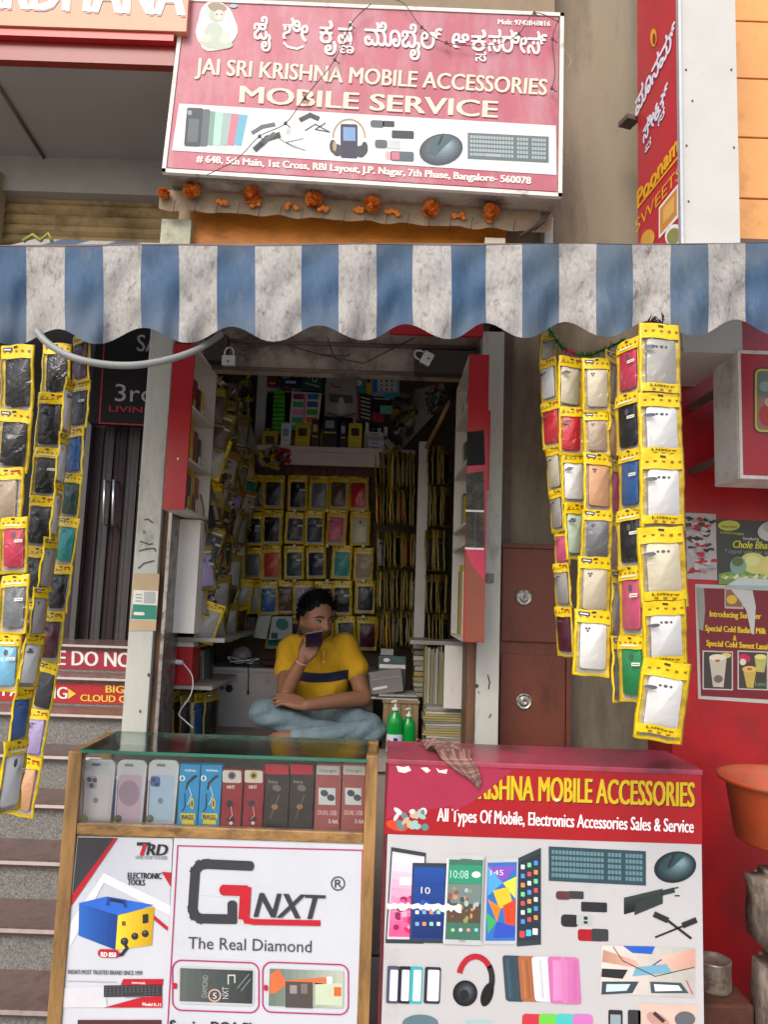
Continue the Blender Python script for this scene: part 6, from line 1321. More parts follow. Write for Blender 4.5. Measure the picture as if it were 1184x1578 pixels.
papers('upright_papers', 'row of upright paper covers beside the white panel', 655, 684, 996, 1088, 3.4, 12, True)
papers('paper_stack', 'messy stack of papers and pale sleeves low beside the right pillar', 655, 716, 1094, 1146, 3.28, 14)
papers('paper_bundle', 'bundle of pale sleeves on the ledge under the white post', 638, 656, 1002, 1075, 3.55, 9)
b = MB(); b.box(xat(632, 1000, 3.42), xat(720, 1000, 3.42), 3.42, 3.7, zat(680, 994, 3.42), zat(680, 988, 3.42), SHP); b.build('rack_ledge', label='narrow grey ledge running under the edge-on racks at right inside', cat='shelf')
b = MB(); b.box(xat(655, 1093, 3.42), xat(720, 1093, 3.42), 3.3, 3.58, zat(690, 1094, 3.3), zat(690, 1090, 3.3), SHP); b.build('rack_ledge', label='low grey ledge above the messy paper stack', cat='shelf')
# ================================================================ RIGHT SIDE
YL_ = 3.18
lk = thing('metal_locker', 'brown metal locker with two round keyholes right of the shop opening', 'locker', (xat(815, 1000, YL_), 3.24, 0))
X0_, X1_ = xat(771, 1000, YL_), xat(882, 1000, YL_)
zlt, zm1, zm2 = zat(815, 838, YL_), zat(815, 990, YL_), zat(815, 1009, YL_)
b = MB(); b.box(X0_+.002, X1_-.002, YL_+.006, 3.295, 0, zlt-.003, BROWNM); b.box(X0_, X1_, YL_-.004, YL_+.005, zlt-.02, zlt, BROWNM, bev=.002); b.build('locker_body', lk)
for za, zb_, ky in ((zm1+.002, zlt-.022, 921), (.3, zm2-.002, 1081)):
    b = MB(); b.box(X0_+.003, X1_-.028, YL_-.008, YL_+.004, za, zb_, BROWNM, bev=.004); d = b.build('locker_door', lk)
    c = at(808, ky, YL_-.009); q = MB(); rt = Matrix.Rotation(R(90), 3, 'X')
    q.lathe([(.034, 0), (.034, .003), (.028, .006), (.026, .003), (.018, .003), (.016, .008), (.008, .009), (.007, .004)], c, mat('lock_steel', (.45, .43, .38, 1), rough=.35, metal=.8, var=.2, vs=60), 26, tilt=rt)
    for k in range(8): a = k*math.pi/4; q.ball(c+Vector((math.cos(a)*.030, -.006, math.sin(a)*.030)), .003, RUST, 6, 5)
    q.build('keyhole_plate', d)
b = MB(); b.box(X1_-.024, X1_-.004, YL_-.006, YL_+.004, 0, zlt-.024, BROWNM, bev=.002); b.build('door_stile', lk)
# light box sign on brackets
XB0 = at(1137, 640, 2.6).x; zt_b, zb_b = zat(1137, 540, 2.6), zat(1137, 738, 2.6)
lb = thing('light_box_sign', 'white box sign with a red face standing off the red wall on metal brackets', 'sign', (XB0+.3, 2.7, zb_b))
b = MB(); b.box(XB0, XB0+.9, 2.6, 2.79, zb_b, zt_b, mat('box_white', (.8, .78, .75, 1), rough=.45, var=.06, dirt='#b0a89c', ds=5), bev=.004); b.build('box_body', lb)
b = MB(); fw = .013
b.box(XB0+.002, XB0+.9, 2.592, 2.5995, zb_b+.001, zb_b+fw, FRM); b.box(XB0+.002, XB0+.9, 2.592, 2.5995, zt_b-fw, zt_b-.001, FRM); b.box(XB0+.002, XB0+fw, 2.592, 2.5995, zb_b+fw+.0005, zt_b-fw-.0005, FRM); b.build('frame', lb)
b = MB(); b.box(XB0+fw+.0005, XB0+.9, 2.596, 2.5993, zb_b+fw+.0008, zt_b-fw-.0008, mat('sign_red', '#a8181c', rough=.35, var=.05)); b.build('face_panel', lb)
q = MB(); P = Print(q, (0, 2.596, 0), (0, -1, 0)); P.rect(1162, 568, 1262, 669, flat('#2a2a20', .3), 1, r=10); P.rect(1164, 570, 1260, 667, flat('#c9b81c', .3), 2, r=9); P.rect(1167, 573, 1257, 664, flat('#9a6a5a', .3), 3, r=7); P.poly([(1168, 574), (1200, 575), (1200, 614), (1168, 612)], flat('#5f6b5c', .3), 4); P.ell(1186, 640, 16, 18, flat('#b5402c'), 4.5); P.ell(1180, 596, 10, 8, flat('#8a9a8c'), 4.5); P.ell(1190, 620, 12, 8, flat('#c9a58a'), 5); q.build('printed_pictures', lb)
for y in (604, 710):
    b = MB(); p = at(1098, y, 2.79); b.box(p.x+.005, p.x+.030, 2.792, 3.018, p.z-.012, p.z+.010, RUST); b.build('bracket', lb)
# posters on the red wall
YW_ = 3.02
def wallposter(name, label, quad, m, parts, thick=.0012):
    b = MB(); b.slab([at(x, y, YW_-thick-.0005) for x, y in quad], thick, m); o = b.build(name, label=label, cat='poster'); q = MB(); P = Print(q, (0, YW_-thick-.0005, 0), (0, -1, 0), step=.0006); parts(P); q.build('printed_pictures', o); return o
def p1(P):
    rg = random.Random(9)
    for i in range(60):
        c_ = ['#2a2626', '#b5b0ae', '#9c1a24', '#8a8684', '#3a3232'][rg.randrange(5)]
        x, y = rg.uniform(1062, 1100), rg.uniform(798, 888)
        if y > 850 and c_ in ('#2a2626', '#3a3232'): c_ = '#a81c28'
        n = 7; P.poly([(x+rg.uniform(3, 9)*math.cos(2*math.pi*k/n), y+rg.uniform(1, 5)*math.sin(2*math.pi*k/n)) for k in range(n)], flat(c_), 1+i*.06)
wallposter('torn_poster', 'small scraped poster in white, black and red on the red wall', [(1057, 790), (1104, 792), (1106, 894), (1060, 892)], flat('#a8a2a0'), p1)
def p2(P):
    G1, G2 = flat('#9aa83c'), flat('#c2c86a')
    P.ell(1124, 810, 17, 8, flat('#b5b84a'), 2); P.text('Poonam Sweets', (1112, 813), (1136, 814), 4, flat('#3a3a20'), 3)
    P.text('AUTHENTIC PUNJABI', (1110, 822), (1146, 825), 3.5, flat('#b0b060'), 2, bold=.03); P.text('Introducing', (1146, 832), (1170, 833), 5, WT, 2)
    P.text('Chole Bhature', (1130, 844), (1204, 847), 11, flat('#d2c83c'), 3, bold=.03, shear=.2); P.text('Topped with our special', (1117, 852), (1200, 855), 6, flat('#8a8a82'), 2)
    P.ell(1192, 818, 24, 16, flat('#b8bab5'), 2, -10); P.ell(1188, 812, 12, 9, flat('#a0a29c'), 3)
    P.poly([(1108, 884), (1140, 878), (1184, 884), (1240, 890), (1240, 905), (1108, 900)], flat('#6a8a4a'), 1.6)
    P.ell(1163, 868, 22, 16, G2, 3, 15); P.ell(1190, 872, 26, 16, flat('#c8c070'), 3.5, -5); P.ell(1138, 872, 13, 14, flat('#7a9a8a'), 3.2); P.ell(1137, 866, 9, 7, flat('#5a6a3a'), 4); P.ell(1160, 864, 12, 8, flat('#d2d288'), 4)
    for i in range(18): x = 1110+i*5; P.poly([(x, 888+(i % 3)*2), (x+7, 884+(i % 2)*3), (x+10, 890), (x+3, 893)], [G1, flat('#c9cfb0'), flat('#8a9a5a')][i % 3], 4+i*.05)
    P.poly([(1140, 890), (1184, 893), (1230, 892), (1230, 903), (1120, 902)], flat('#b5c2bc'), 5)
wallposter('food_poster', 'dark poster with green lettering and pale food pictures on the red wall', [(1104, 800), (1300, 806), (1300, 908), (1107, 900)], flat('#38382e', .4), p2)
def p3(P):
    P.poly([(1076, 906), (1295, 912), (1295, 1084), (1081, 1072)], flat('#6d1520', .4), 1); TY = flat('#d2b81c')
    P.text('Introducing Summer', (1094, 950), (1173, 954), 9, TY, 3, bold=.05); P.text('Special Cold Badam Milk', (1087, 972), (1181, 977), 9, TY, 3, bold=.05); P.text('&', (1130, 987), (1135, 987), 8, TY, 3, bold=.03); P.text('Special Cold Sweet Lassi', (1089, 995), (1183, 1001), 9, TY, 3, bold=.05)
    P.poly([(1074, 905), (1085, 906), (1087, 940), (1084, 972), (1078, 970)], flat('#8a8880'), 4); P.rect(1117, 906, 1146, 938, flat('#a8a49a'), 3); P.rect(1119, 909, 1144, 935, flat('#8a5a3a'), 3.5); P.ell(1128, 924, 8, 7, flat('#c9a83c'), 4)
    P.poly([(1126, 908), (1160, 910), (1165, 935), (1162, 978), (1158, 976), (1150, 940), (1140, 925)], flat('#b5b4ae'), 5)
    for x0_, x1_ in ((1083, 1130), (1137, 1184)): P.rect(x0_, 1003, x1_, 1063, flat('#b5afa6'), 3); P.rect(x0_+2, 1005, x1_-2, 1061, flat('#3c3430'), 4)
    P.poly([(1093, 1013), (1120, 1014), (1115, 1059), (1099, 1058)], flat('#b5b09c'), 5); P.ell(1106, 1013, 13, 5, flat('#d2ccb5'), 5.6); P.ell(1106, 1018, 4, 2, flat('#b5502c'), 6); P.ell(1119, 1010, 8, 4, flat('#c9b86a'), 4.6); P.ell(1107, 1046, 7, 6, flat('#6a5a5a'), 6)
    P.poly([(1145, 1030), (1166, 1031), (1161, 1060), (1151, 1059)], flat('#b59a4a'), 5); P.ell(1155, 1031, 11, 5, flat('#c9a85a'), 5.6); P.ell(1155, 1031, 4, 2, flat('#b5502c'), 6); P.poly([(1163, 1012), (1182, 1013), (1178, 1036), (1166, 1035)], flat('#a8a05a'), 5); P.ell(1172, 1012, 9, 4, flat('#d2c86a'), 5.6); P.ell(1148, 1014, 9, 6, flat('#b51c4a'), 4.6, 20); P.ell(1145, 1020, 5, 5, flat('#c9c2b5'), 4.8); P.text('Lassi', (1164, 1056), (1180, 1057), 6, flat('#5aa06a'), 5)
wallposter('drinks_poster', 'maroon torn poster with yellow words and two drink pictures on the red wall', [(1072, 900), (1300, 908), (1300, 1092), (1077, 1077)], flat('#b0ada6', .4), p3)
q = MB(); P = Print(q, (0, YW_, 0), (0, -1, 0)); P.poly([(1118, 905), (1140, 897), (1184, 899), (1230, 905), (1230, 912), (1125, 908)], flat('#9aa8a5', .3), 6); q.build('tape_piece', label='strip of shiny tape bridging the two lower wall posters', cat='tape')
# orange tub
TUB = mat('orange_plastic', '#b04a26', rough=.55, var=.18, dirt='#8a5a40', ds=6, dth=.55)
zr_ = zat(1215, 1200, 2.52); zb2 = zat(1200, 1318, 2.40)
b = MB(); Rr = (at(1215, 1200, 2.52).x-at(1115, 1200, 2.52).x); cx_ = at(1215, 1200, 2.52).x
prof = [(Rr*.70, zb2), (Rr*.76, zb2+.01), (Rr*.88, zr_-.03), (Rr*.93, zr_-.018), (Rr, zr_-.012), (Rr*1.01, zr_-.004), (Rr, zr_+.002), (Rr*.95, zr_), (Rr*.86, zr_-.03), (Rr*.73, zb2+.012)]
b.lathe(prof, (cx_, 2.52, 0), TUB, 48); b.build('orange_tub', label='dusty orange plastic tub with a flared rim at the right edge', cat='tub')
# tall stone blocks, can
STN = mat('mottled_stone', '#8f857a', rough=.8, var=.4, vs=18, dirt='#564a40', ds=14, dth=.53, bump=.5, bs=30)
sx0 = xat(1146, 1450, 2.55); zs_t = zat(1165, 1372, 2.3); zs_m = zat(1165, 1502, 2.3)
def stone(x0, x1, z0, z1, y0, y1, label, seed):
    bm = bmesh.new(); bmesh.ops.create_cube(bm, size=1); bmesh.ops.bevel(bm, geom=bm.edges[:], offset=.10, segments=2, affect='EDGES'); bmesh.ops.subdivide_edges(bm, edges=bm.edges[:], cuts=2, use_grid_fill=True); rng = random.Random(seed)
    b = MB(); vs = []
    for v in bm.verts:
        n_ = .02*math.sin(v.co.x*9+seed)+.02*math.sin(v.co.z*11+v.co.y*7+seed); vs.append(Vector(((x0+x1)/2+v.co.x*(1+n_)*(x1-x0), (y0+y1)/2+v.co.y*(1+n_)*(y1-y0), (z0+z1)/2+v.co.z*(z1-z0))))
    b.add(vs, [[v.index for v in f.verts] for f in bm.faces], STN, True); bm.free(); b.build('stone_block', label=label, cat='stone')
stone(sx0, sx0+.40, zs_m+.002, zs_t, 2.3, 2.55, 'upper mottled stone block holding up the orange tub', 1)
stone(sx0+.012, sx0+.42, 0, zs_m, 2.28, 2.56, 'lower mottled stone block at the bottom right', 4)
b = MB(); b.lathe([(Rr*.5, zs_t), (Rr*.5, zb2-.001)], (cx_+.03, 2.48, 0), mat('dark_support', (.06, .04, .03, 1), rough=.8), 20); b.build('tub_support', label='dark round base between the stone block and the orange tub', cat='stand')
cc = at(1111, 1515, 2.55); zct, zcb = zat(1111, 1488, 2.55), zat(1111, 1535, 2.55); rc_ = 25*2.55/FPX
b = MB(); b.lathe([(rc_, zcb), (rc_*1.02, zcb+.006), (rc_, zcb+.01), (rc_, zct-.01), (rc_*1.03, zct-.004), (rc_*1.02, zct), (rc_*.85, zct-.001), (rc_*.82, zct-.01), (.001, zct-.011)], (cc.x, 2.6, 0), mat('tin_metal', '#8a8076', rough=.35, metal=.5, var=.3, vs=25, dirt='#4a3428', ds=20), 28)
b.build('paint_tin', label='battered round tin sitting between the red counter and the stone blocks', cat='tin')
b = MB(); b.box(cc.x-.075, cc.x+.085, 2.5, 2.75, 0, zcb-.0008, mat('rusty_brown_block', '#4a281c', rough=.8, var=.35, vs=12, bump=.4), bev=.01); b.build('rusty_block', label='rusty brown block under the battered round tin', cat='block')
# ================================================================ THE MAN
SKIN = mat('brown_skin', (.27, .125, .068, 1), rough=.5, var=.08, vs=20, spec=.35)
STUB = mat('stubble_skin', (.15, .078, .05, 1), rough=.6, var=.25, vs=120)
LIP = mat('lip_skin', (.22, .075, .055, 1), rough=.45, var=.05)
SHIRT = mat('mustard_cotton', '#c99a12', rough=.9, var=.12, vs=10, bump=.9, bs=16)
BAND = mat('navy_band', '#1c1f38', rough=.9, var=.08, bump=.2, bs=400)
JEAN = mat('light_denim', '#687a80', rough=.9, var=.22, vs=7, dirt='#839498', ds=4, dth=.6, bump=1.0, bs=20)
HAIR = mat('black_hair', (.006, .005, .006, 1), rough=.8, var=.2, spec=.15)
def remesh(mb, vox, sm=4, disp=None):
    me = bpy.data.meshes.new('tmp'); me.from_pydata([tuple(v) for v in mb.v], [], mb.f); o = bpy.data.objects.new('tmp', me); COL.objects.link(o)
    m = o.modifiers.new('r', 'REMESH'); m.mode = 'VOXEL'; m.voxel_size = vox
    s = o.modifiers.new('s', 'SMOOTH'); s.factor = .5; s.iterations = sm
    dg = bpy.context.evaluated_depsgraph_get(); e = bpy.data.meshes.new_from_object(o.evaluated_get(dg))
    vs = [v.co.copy() for v in e.vertices]; ns = [v.normal.copy() for v in e.vertices]; fs = [list(p.vertices) for p in e.polygons]
    if disp: vs = [v+n*disp(v) for v, n in zip(vs, ns)]
    bpy.data.objects.remove(o); bpy.data.meshes.remove(me); bpy.data.meshes.remove(e); return vs, fs
def chain(mb, pts, radii, n=14, sub=5):
    P_ = [tuple(p)+(r if isinstance(r, tuple) else (r, r)) for p, r in zip(pts, radii)]; out = []
    Q = [P_[0]]+P_+[P_[-1]]
    for i in range(1, len(Q)-2):
        for k in range(sub):
            t = k/sub; out.append(tuple(.5*((2*b_)+(-a+c_)*t+(2*a-5*b_+4*c_-d_)*t*t+(-a+3*b_-3*c_+d_)*t**3) for a, b_, c_, d_ in zip(*Q[i-1:i+3])))
    out.append(P_[-1])
    mb.tube([p[:3] for p in out], [(p[3], p[4]) for p in out], SKIN, n)
    for p in (out[0], out[-1]): mb.ball(p[:3], min(p[3], p[4])*.98, SKIN, 12, 8)
def ellip_loft(mb, secs, n=28):
    """secs: (centre, rx, ry) horizontal ellipses from bottom to top"""
    vs = []; fs = []
    for c, rx, ry in secs:
        for k in range(n): a = 2*math.pi*k/n; vs.append(Vector(c)+Vector((rx*math.cos(a)*(1-.06*math.sin(a)**2), ry*math.sin(a), 0)))
    m = len(secs)
    for i in range(m-1):
        for k in range(n): fs.append((i*n+k, i*n+(k+1) % n, (i+1)*n+(k+1) % n, (i+1)*n+k))
    fs.append(list(range(n))[::-1]); fs.append([(m-1)*n+k for k in range(n)]); mb.add(vs, fs, SKIN, True)
HC = at(487, 955, 3.50); HR = Matrix.Rotation(R(36), 3, 'Z')@Matrix.Rotation(R(6), 3, 'X')
def hw(p): return HC+HR@Vector(p)
def head(mb):
    nu, nv = 72, 54; vs = []; fs = []
    G = lambda x, z, x0, z0, sx, sz: math.exp(-((x-x0)/sx)**2-((z-z0)/sz)**2)
    for j in range(nv+1):
        th = math.pi*j/nv
        for k in range(nu):
            a = 2*math.pi*k/nu; dx, dy, dz = math.sin(th)*math.cos(a), math.sin(th)*math.sin(a), math.cos(th)
            x, y, z = dx*.076, dy*.094, dz*.118
            if z < 0: f = (-z/.118); x *= 1-.34*f**1.6; y = y*(1-.12*f) if y < 0 else y*(1-.45*f)
            if y > 0 and z > -.02: y *= 1.06
            if y < 0:
                fr = min(1, -y/.05); d = 0
                d += .024*G(x, z, 0, -.028, .011, .014)+.013*G(x, z, 0, -.008, .008, .026)+.005*(G(x, z, .012, -.034, .008, .008)+G(x, z, -.012, -.034, .008, .008))
                d += .004*(G(x, z, .03, .022, .02, .008)+G(x, z, -.03, .022, .02, .008)) - .010*(G(x, z, .031, .004, .016, .012)+G(x, z, -.031, .004, .016, .012))
                d += .007*G(x, z, 0, -.058, .022, .006)+.006*G(x, z, 0, -.070, .018, .006)-.003*G(x, z, 0, -.064, .024, .003)+.009*G(x, z, 0, -.098, .022, .016)
                d += .004*(G(x, z, .045, -.02, .02, .02)+G(x, z, -.045, -.02, .02, .02)) - .006*G(x, z, 0, .07, .09, .04)
                y -= d*fr
            vs.append(hw((x, y, z)))
    for j in range(nv):
        for k in range(nu): fs.append((j*nu+k, (j+1)*nu+k, (j+1)*nu+(k+1) % nu, j*nu+(k+1) % nu))
    mb.add(vs, fs, SKIN, True)
    for s in (-1, 1):
        mb.ball(hw((s*.077, .006, -.008)), (.007, .016, .030), SKIN, 14, 10, rot=HR@Matrix.Rotation(s*.35, 3, 'Z'))
def hand(mb, W, d, n, s, curls, spread=.06, scale=1.0, thumb=(.7, .5)):
    """W wrist, d towards the knuckles, n the way the palm faces, s towards the thumb side"""
    d = Vector(d).normalized(); n = (Vector(n)-d*Vector(n).dot(d)).normalized(); s = Vector(s); s = (s-d*s.dot(d)-n*s.dot(n)).normalized(); W = Vector(W)
    K = .088*scale
    # palm: three overlapping lofts make a rounded slab
    for o in (-.026, -.009, .009, .026):
        chain(mb, [W+s*o*.55*scale, W+d*K*.5+s*o*scale, W+d*K+s*o*1.05*scale+n*.002], [.016*scale, .0155*scale, .012*scale], 10, 4)
    chain(mb, [W+s*.012, W+d*.03+s*.024*scale+n*.006, W+d*.055*scale+s*.030*scale+n*.006], [.018*scale, .019*scale, .014*scale], 10, 4)
    tips = []
    for i, (o, L) in enumerate(((.0285, .074), (.0095, .082), (-.0095, .076), (-.0275, .060))):
        L *= scale; c1, c2, c3 = curls[i]; p = W+d*(K-.004)+s*o*scale; dd = (d+s*spread*(1.5-i)*.6).normalized(); pts = [p-dd*.012, p]
        for seg, c in ((.44, c1), (.31, c2), (.25, c3)):
            ax = dd.cross(n).normalized(); dd = (Matrix.Rotation(c, 3, ax)@dd).normalized(); p = p+dd*L*seg; pts.append(p)
        chain(mb, pts, [.0092*scale, .0092*scale, .0086*scale, .0078*scale, .0066*scale], 10, 4); tips.append((pts[-1], dd, n))
    p = W+d*.022*scale+s*.024*scale+n*.004; dd = (d*.55+s*thumb[0]+n*thumb[1]).normalized(); p2 = p+dd*.036*scale; dd2 = (dd+d*.6+n*.15).normalized(); p3 = p2+dd2*.030*scale; p4 = p3+(dd2+n*.2).normalized()*.024*scale
    chain(mb, [p, p2, p3, p4], [.0135*scale, .0115*scale, .0100*scale, .0078*scale], 10, 4)
    return tips
man = thing('person', 'young man in mustard polo and jeans sitting cross-legged, phone held to his mouth', 'person', Vector((at(487, 1100, 3.5).x, 3.5, ZP)))
B = MB(); head(B)
chain(B, [at(489, 1000, 3.575), at(488, 985, 3.56), at(487, 962, 3.53)], [(.062, .058), (.055, .054), (.052, .052)], 16)
sh_l, sh_r = at(447, 999, 3.565), at(536, 996, 3.565)
ellip_loft(B, [(at(489, 1118, 3.62), .13, .10), (at(489, 1085, 3.60), .12, .09), (at(490, 1045, 3.58), .135, .095), (at(491, 1012, 3.575), .14, .095), (at(490, 992, 3.575), .12, .075), (at(489, 982, 3.57), .06, .055)])
eR, wR = at(439, 1073, 3.38), at(467, 1016, 3.335)
eL, wL = at(561, 1076, 3.44), at(472, 1087, 3.30)
chain(B, [sh_l, at(441, 1035, 3.48), eR+Vector((0, 0, .004))], [.047, .040, .036]); chain(B, [eR, (eR+wR)/2+Vector((-.004, -.004, 0)), wR], [.037, .034, .024])
chain(B, [sh_r, at(549, 1036, 3.51), eL], [.047, .041, .037]); chain(B, [eL, (eL*.55+wL*.45)+Vector((0, -.004, .003)), wL], [.037, .034, .025])
PHN = at(484, 985, 3.335)
hd = at(484, 991, 3.35)-wR
tR = hand(B, wR, hd, Vector((.35, .75, .55)), Vector((-.75, .1, .6)), [(.55, .9, .5), (.6, 1.0, .5), (.65, 1.0, .6), (.7, 1.1, .6)], scale=.95, thumb=(.5, .75))
hdL = at(446, 1079, 3.30)-wL
tL = hand(B, wL, hdL, Vector((0, .5, -.8)), Vector((0, -.4, .9)), [(.15, .3, .2), (.2, .35, .25), (.25, .4, .25), (.3, .45, .3)], scale=.95, thumb=(.45, .2))
# lower legs and bare foot
kR, kL = at(404, 1098, 3.33), at(578, 1113, 3.36)
fz = ZP+.045
ank = at(438, 1131, 3.24); ank.z = fz+.004
chain(B, [kL*.25+ank*.75, kL*.1+ank*.9, ank], [.036, .034, .034])
toe = at(398, 1134, 3.22); toe.z = ZP+.026
chain(B, [ank+Vector((.03, .0, 0)), ank+Vector((-.03, 0, -.004)), (ank+toe)/2, toe], [(.036, .034), (.034, .034), (.026, .036), (.016, .036)])
for i in range(5):
    o = Vector((-.008*abs(i-1.2), (.028-.014*i), 0)); chain(B, [toe+o+Vector((.012, 0, 0)), toe+o+Vector((-.010, 0, .002)), toe+o+Vector((-.026+.003*i, 0, -.003))], [.0105-.001*i, .0098-.001*i, .0088-.0009*i], 8, 3)
vs, fs = remesh(B, .0046, 3)
BM = MB(); HRi = HR.transposed()
groups = {SKIN: [], STUB: [], LIP: []}
for f in fs:
    c = sum((vs[i] for i in f), Vector())/len(f); l = HRi@(c-HC); g_ = SKIN
    if abs(l.x) < .075 and l.y < .012 and -.13 < l.z < .03:
        jaw = l.z < -.048-.035*max(0, (abs(l.x)-.03)/.03)*0 and l.y < .0
        side = l.z < -.03 and abs(l.x) > .048 and l.y < .01
        must = abs(l.x) < .026 and -.056 < l.z < -.044 and l.y < -.07
        if jaw or side or must: g_ = STUB
        if abs(l.x) < .020 and -.075 < l.z < -.0555 and l.y < -.075: g_ = LIP
    groups[g_].append(f)
BM.add(vs, groups[SKIN], SKIN, True)
k0 = 0
for g_ in (STUB, LIP):
    i_ = BM.mi(g_)
    for f in groups[g_]: BM.f.append(list(f)); BM.m.append(i_); BM.sm.append(True)
EW = mat('eye_white', (.30, .27, .24, 1), rough=.35, var=0); EI = mat('eye_iris', (.012, .007, .005, 1), rough=.15, var=0); BRW = mat('brow_hair', (.012, .009, .008, 1), rough=.8)
for s in (-1, 1):
    BM.ball(hw((s*.031, -.0745, .003)), (.0135, .0095, .0062), EW, 16, 10, rot=HR)
    BM.ball(hw((s*.031+.004, -.0825, .003)), (.0052, .0035, .0054), EI, 12, 8, rot=HR)
    BM.tube([hw((s*.031+q*.017, -.0835+.004*abs(q), .0085-.003*q*q)) for q in (-1, -.5, 0, .5, 1)], [.0012, .002, .0024, .002, .001], BRW, 8)
    BM.tube([hw((s*.012, -.091, .021)), hw((s*.025, -.090, .026)), hw((s*.040, -.083, .026)), hw((s*.052, -.070, .018))], [.0028, .0036, .0034, .0014], BRW, 8)
BM.tube([hw((-.021, -.0865, -.0645)), hw((0, -.0935, -.0635)), hw((.021, -.0865, -.0645))], [.0008, .0014, .0008], mat('mouth_line', (.05, .02, .018, 1), rough=.6), 6)
for s in (-1, 1): BM.ball(hw((s*.007, -.112, -.037)), (.003, .003, .002), mat('nostril', (.03, .012, .01, 1), rough=.7), 8, 6, rot=HR)
BM.build('body', man)
# hair
HB = MB()
rng = random.Random(11)
nu, nv = 60, 26; hv = []; hf = []
for j in range(nv+1):
    th = R(112)*j/nv
    for k in range(nu):
        a = 2*math.pi*k/nu; dx, dy, dz = math.sin(th)*math.cos(a), math.sin(th)*math.sin(a), math.cos(th)
        lim = R(43)+R(69)*(.5+.5*math.sin(a))**.8+R(3)*math.sin(a*14)+R(2.5)*math.sin(a*23+1)       # low at the back, high over the forehead
        t_ = min(1, th/lim); tt = t_*lim; dx, dy, dz = math.sin(tt)*math.cos(a), math.sin(tt)*math.sin(a), math.cos(tt)
        up = 1+.13*max(0, dz)**1.2*(1.1 if dy < 0 else .9)*(1-t_**4) + (.05*(1-t_**6)) + .02*math.sin(a*9+th*7)+.015*math.sin(a*17+th*3)
        hv.append(hw((dx*.078*up, dy*.098*up, dz*.120*up)))
for j in range(nv):
    for k in range(nu): hf.append((j*nu+k, (j+1)*nu+k, (j+1)*nu+(k+1) % nu, j*nu+(k+1) % nu))
HB.add(hv, hf, HAIR, True)
for i in range(1800):
    a = rng.uniform(0, 2*math.pi); th = math.acos(rng.uniform(.0, 1)); dx, dy, dz = math.sin(th)*math.cos(a), math.sin(th)*math.sin(a), math.cos(th)
    if dy < -.45 and dz < .68: continue
    p = Vector((dx*.080, dy*.100, dz*.124)); L = (.014+.024*max(0, dz))*rng.uniform(.7, 1.2); g_ = Vector((dx*.8+.25, dy*.8+(.1 if dy > 0 else -.15), max(dz, .0)*1.0+.25)).normalized()
    if dy < -.3: g_ = (g_+Vector((.5, -.5, .5))).normalized()
    if dz < .35: g_ = Vector((dx*.9, dy*.9+.2, -.5)).normalized(); L *= .45
    e = g_.orthogonal().normalized()*.0022; q = p+Vector((dx, dy, dz))*.006
    tip = q+g_*L+Vector((rng.gauss(0, .004), rng.gauss(0, .004), rng.gauss(0, .003)))
    HB.add([hw(q-e), hw(q+e), hw((q+tip)/2+e*.8+Vector((0, 0, .002))), hw(tip)], [(0, 1, 2), (0, 2, 3)], HAIR, False)
HB.build('hair', man)
# shirt
T = MB()
oz = ORG[man.name]
N_ = SHIRT.node_tree.nodes; L_ = SHIRT.node_tree.links; pb_ = N_['Principled BSDF']; base_ = pb_.inputs['Base Color'].links[0].from_socket
tc_ = N_.new('ShaderNodeTexCoord'); sp_ = N_.new('ShaderNodeSeparateXYZ'); L_.new(tc_.outputs['Object'], sp_.inputs[0])
def mth(op, a, b=None):
    n = N_.new('ShaderNodeMath'); n.operation = op
    for i_, q in enumerate((a, b)):
        if q is None: continue
        if isinstance(q, (int, float)): n.inputs[i_].default_value = q
        else: L_.new(q, n.inputs[i_])
    return n.outputs[0]
zband0, zband1 = zat(500, 1052, 3.48)-oz.z, zat(500, 1037, 3.48)-oz.z; xmid = at(490, 1045, 3.58).x-oz.x
dx_ = mth('SUBTRACT', sp_.outputs[0], xmid+.02); zc2 = mth('SUBTRACT', sp_.outputs[2], mth('MULTIPLY', mth('MULTIPLY', dx_, dx_), .9)); zc2 = mth('SUBTRACT', zc2, mth('MULTIPLY', dx_, .04))
msk = mth('MULTIPLY', mth('MULTIPLY', mth('GREATER_THAN', zc2, zband0), mth('LESS_THAN', zc2, zband1)), mth('LESS_THAN', mth('ABSOLUTE', dx_), .128))
mxb = N_.new('ShaderNodeMix'); mxb.data_type = 'RGBA'; L_.new(msk, mxb.inputs[0]); L_.new(base_, mxb.inputs[6]); mxb.inputs[7].default_value = lin('#1c1f38'); L_.new(mxb.outputs[2], pb_.inputs['Base Color'])
ellip_loft(T, [(at(489, 1098, 3.64), .13, .085), (at(489, 1085, 3.60), .140, .104), (at(490, 1055, 3.585), .150, .110), (at(491, 1022, 3.575), .163, .112), (at(490, 1000, 3.575), .158, .100), (at(490, 988, 3.575), .125, .082), (at(489, 981, 3.57), .075, .066)])
chain(T, [at(458, 995, 3.575), sh_l+Vector((.004, 0, -.004)), at(441, 1030, 3.495)], [.056, .058, .057], 18); chain(T, [at(525, 993, 3.575), sh_r+Vector((-.004, 0, -.004)), at(549, 1033, 3.515)], [.056, .058, .058], 18)
zb1, zb0 = zat(500, 1038, 3.48), zat(500, 1053, 3.48)
vs, fs = remesh(T, .0060, 5, lambda v: .0050*abs(math.sin(v.z*30+v.x*26+2*math.sin(v.x*8)))+.0040*math.sin(v.x*40-v.z*34+1.2+math.sin(v.z*19))-.002)
SM = MB(); a_, b_ = [], []
for f in fs:
    c = sum((vs[i] for i in f), Vector())/len(f)
    a_.append(f)
SM.add(vs, a_, SHIRT, True); i_ = SM.mi(BAND)
for f in b_: SM.f.append(list(f)); SM.m.append(i_); SM.sm.append(True)
shirt = SM.build('polo_shirt', man)
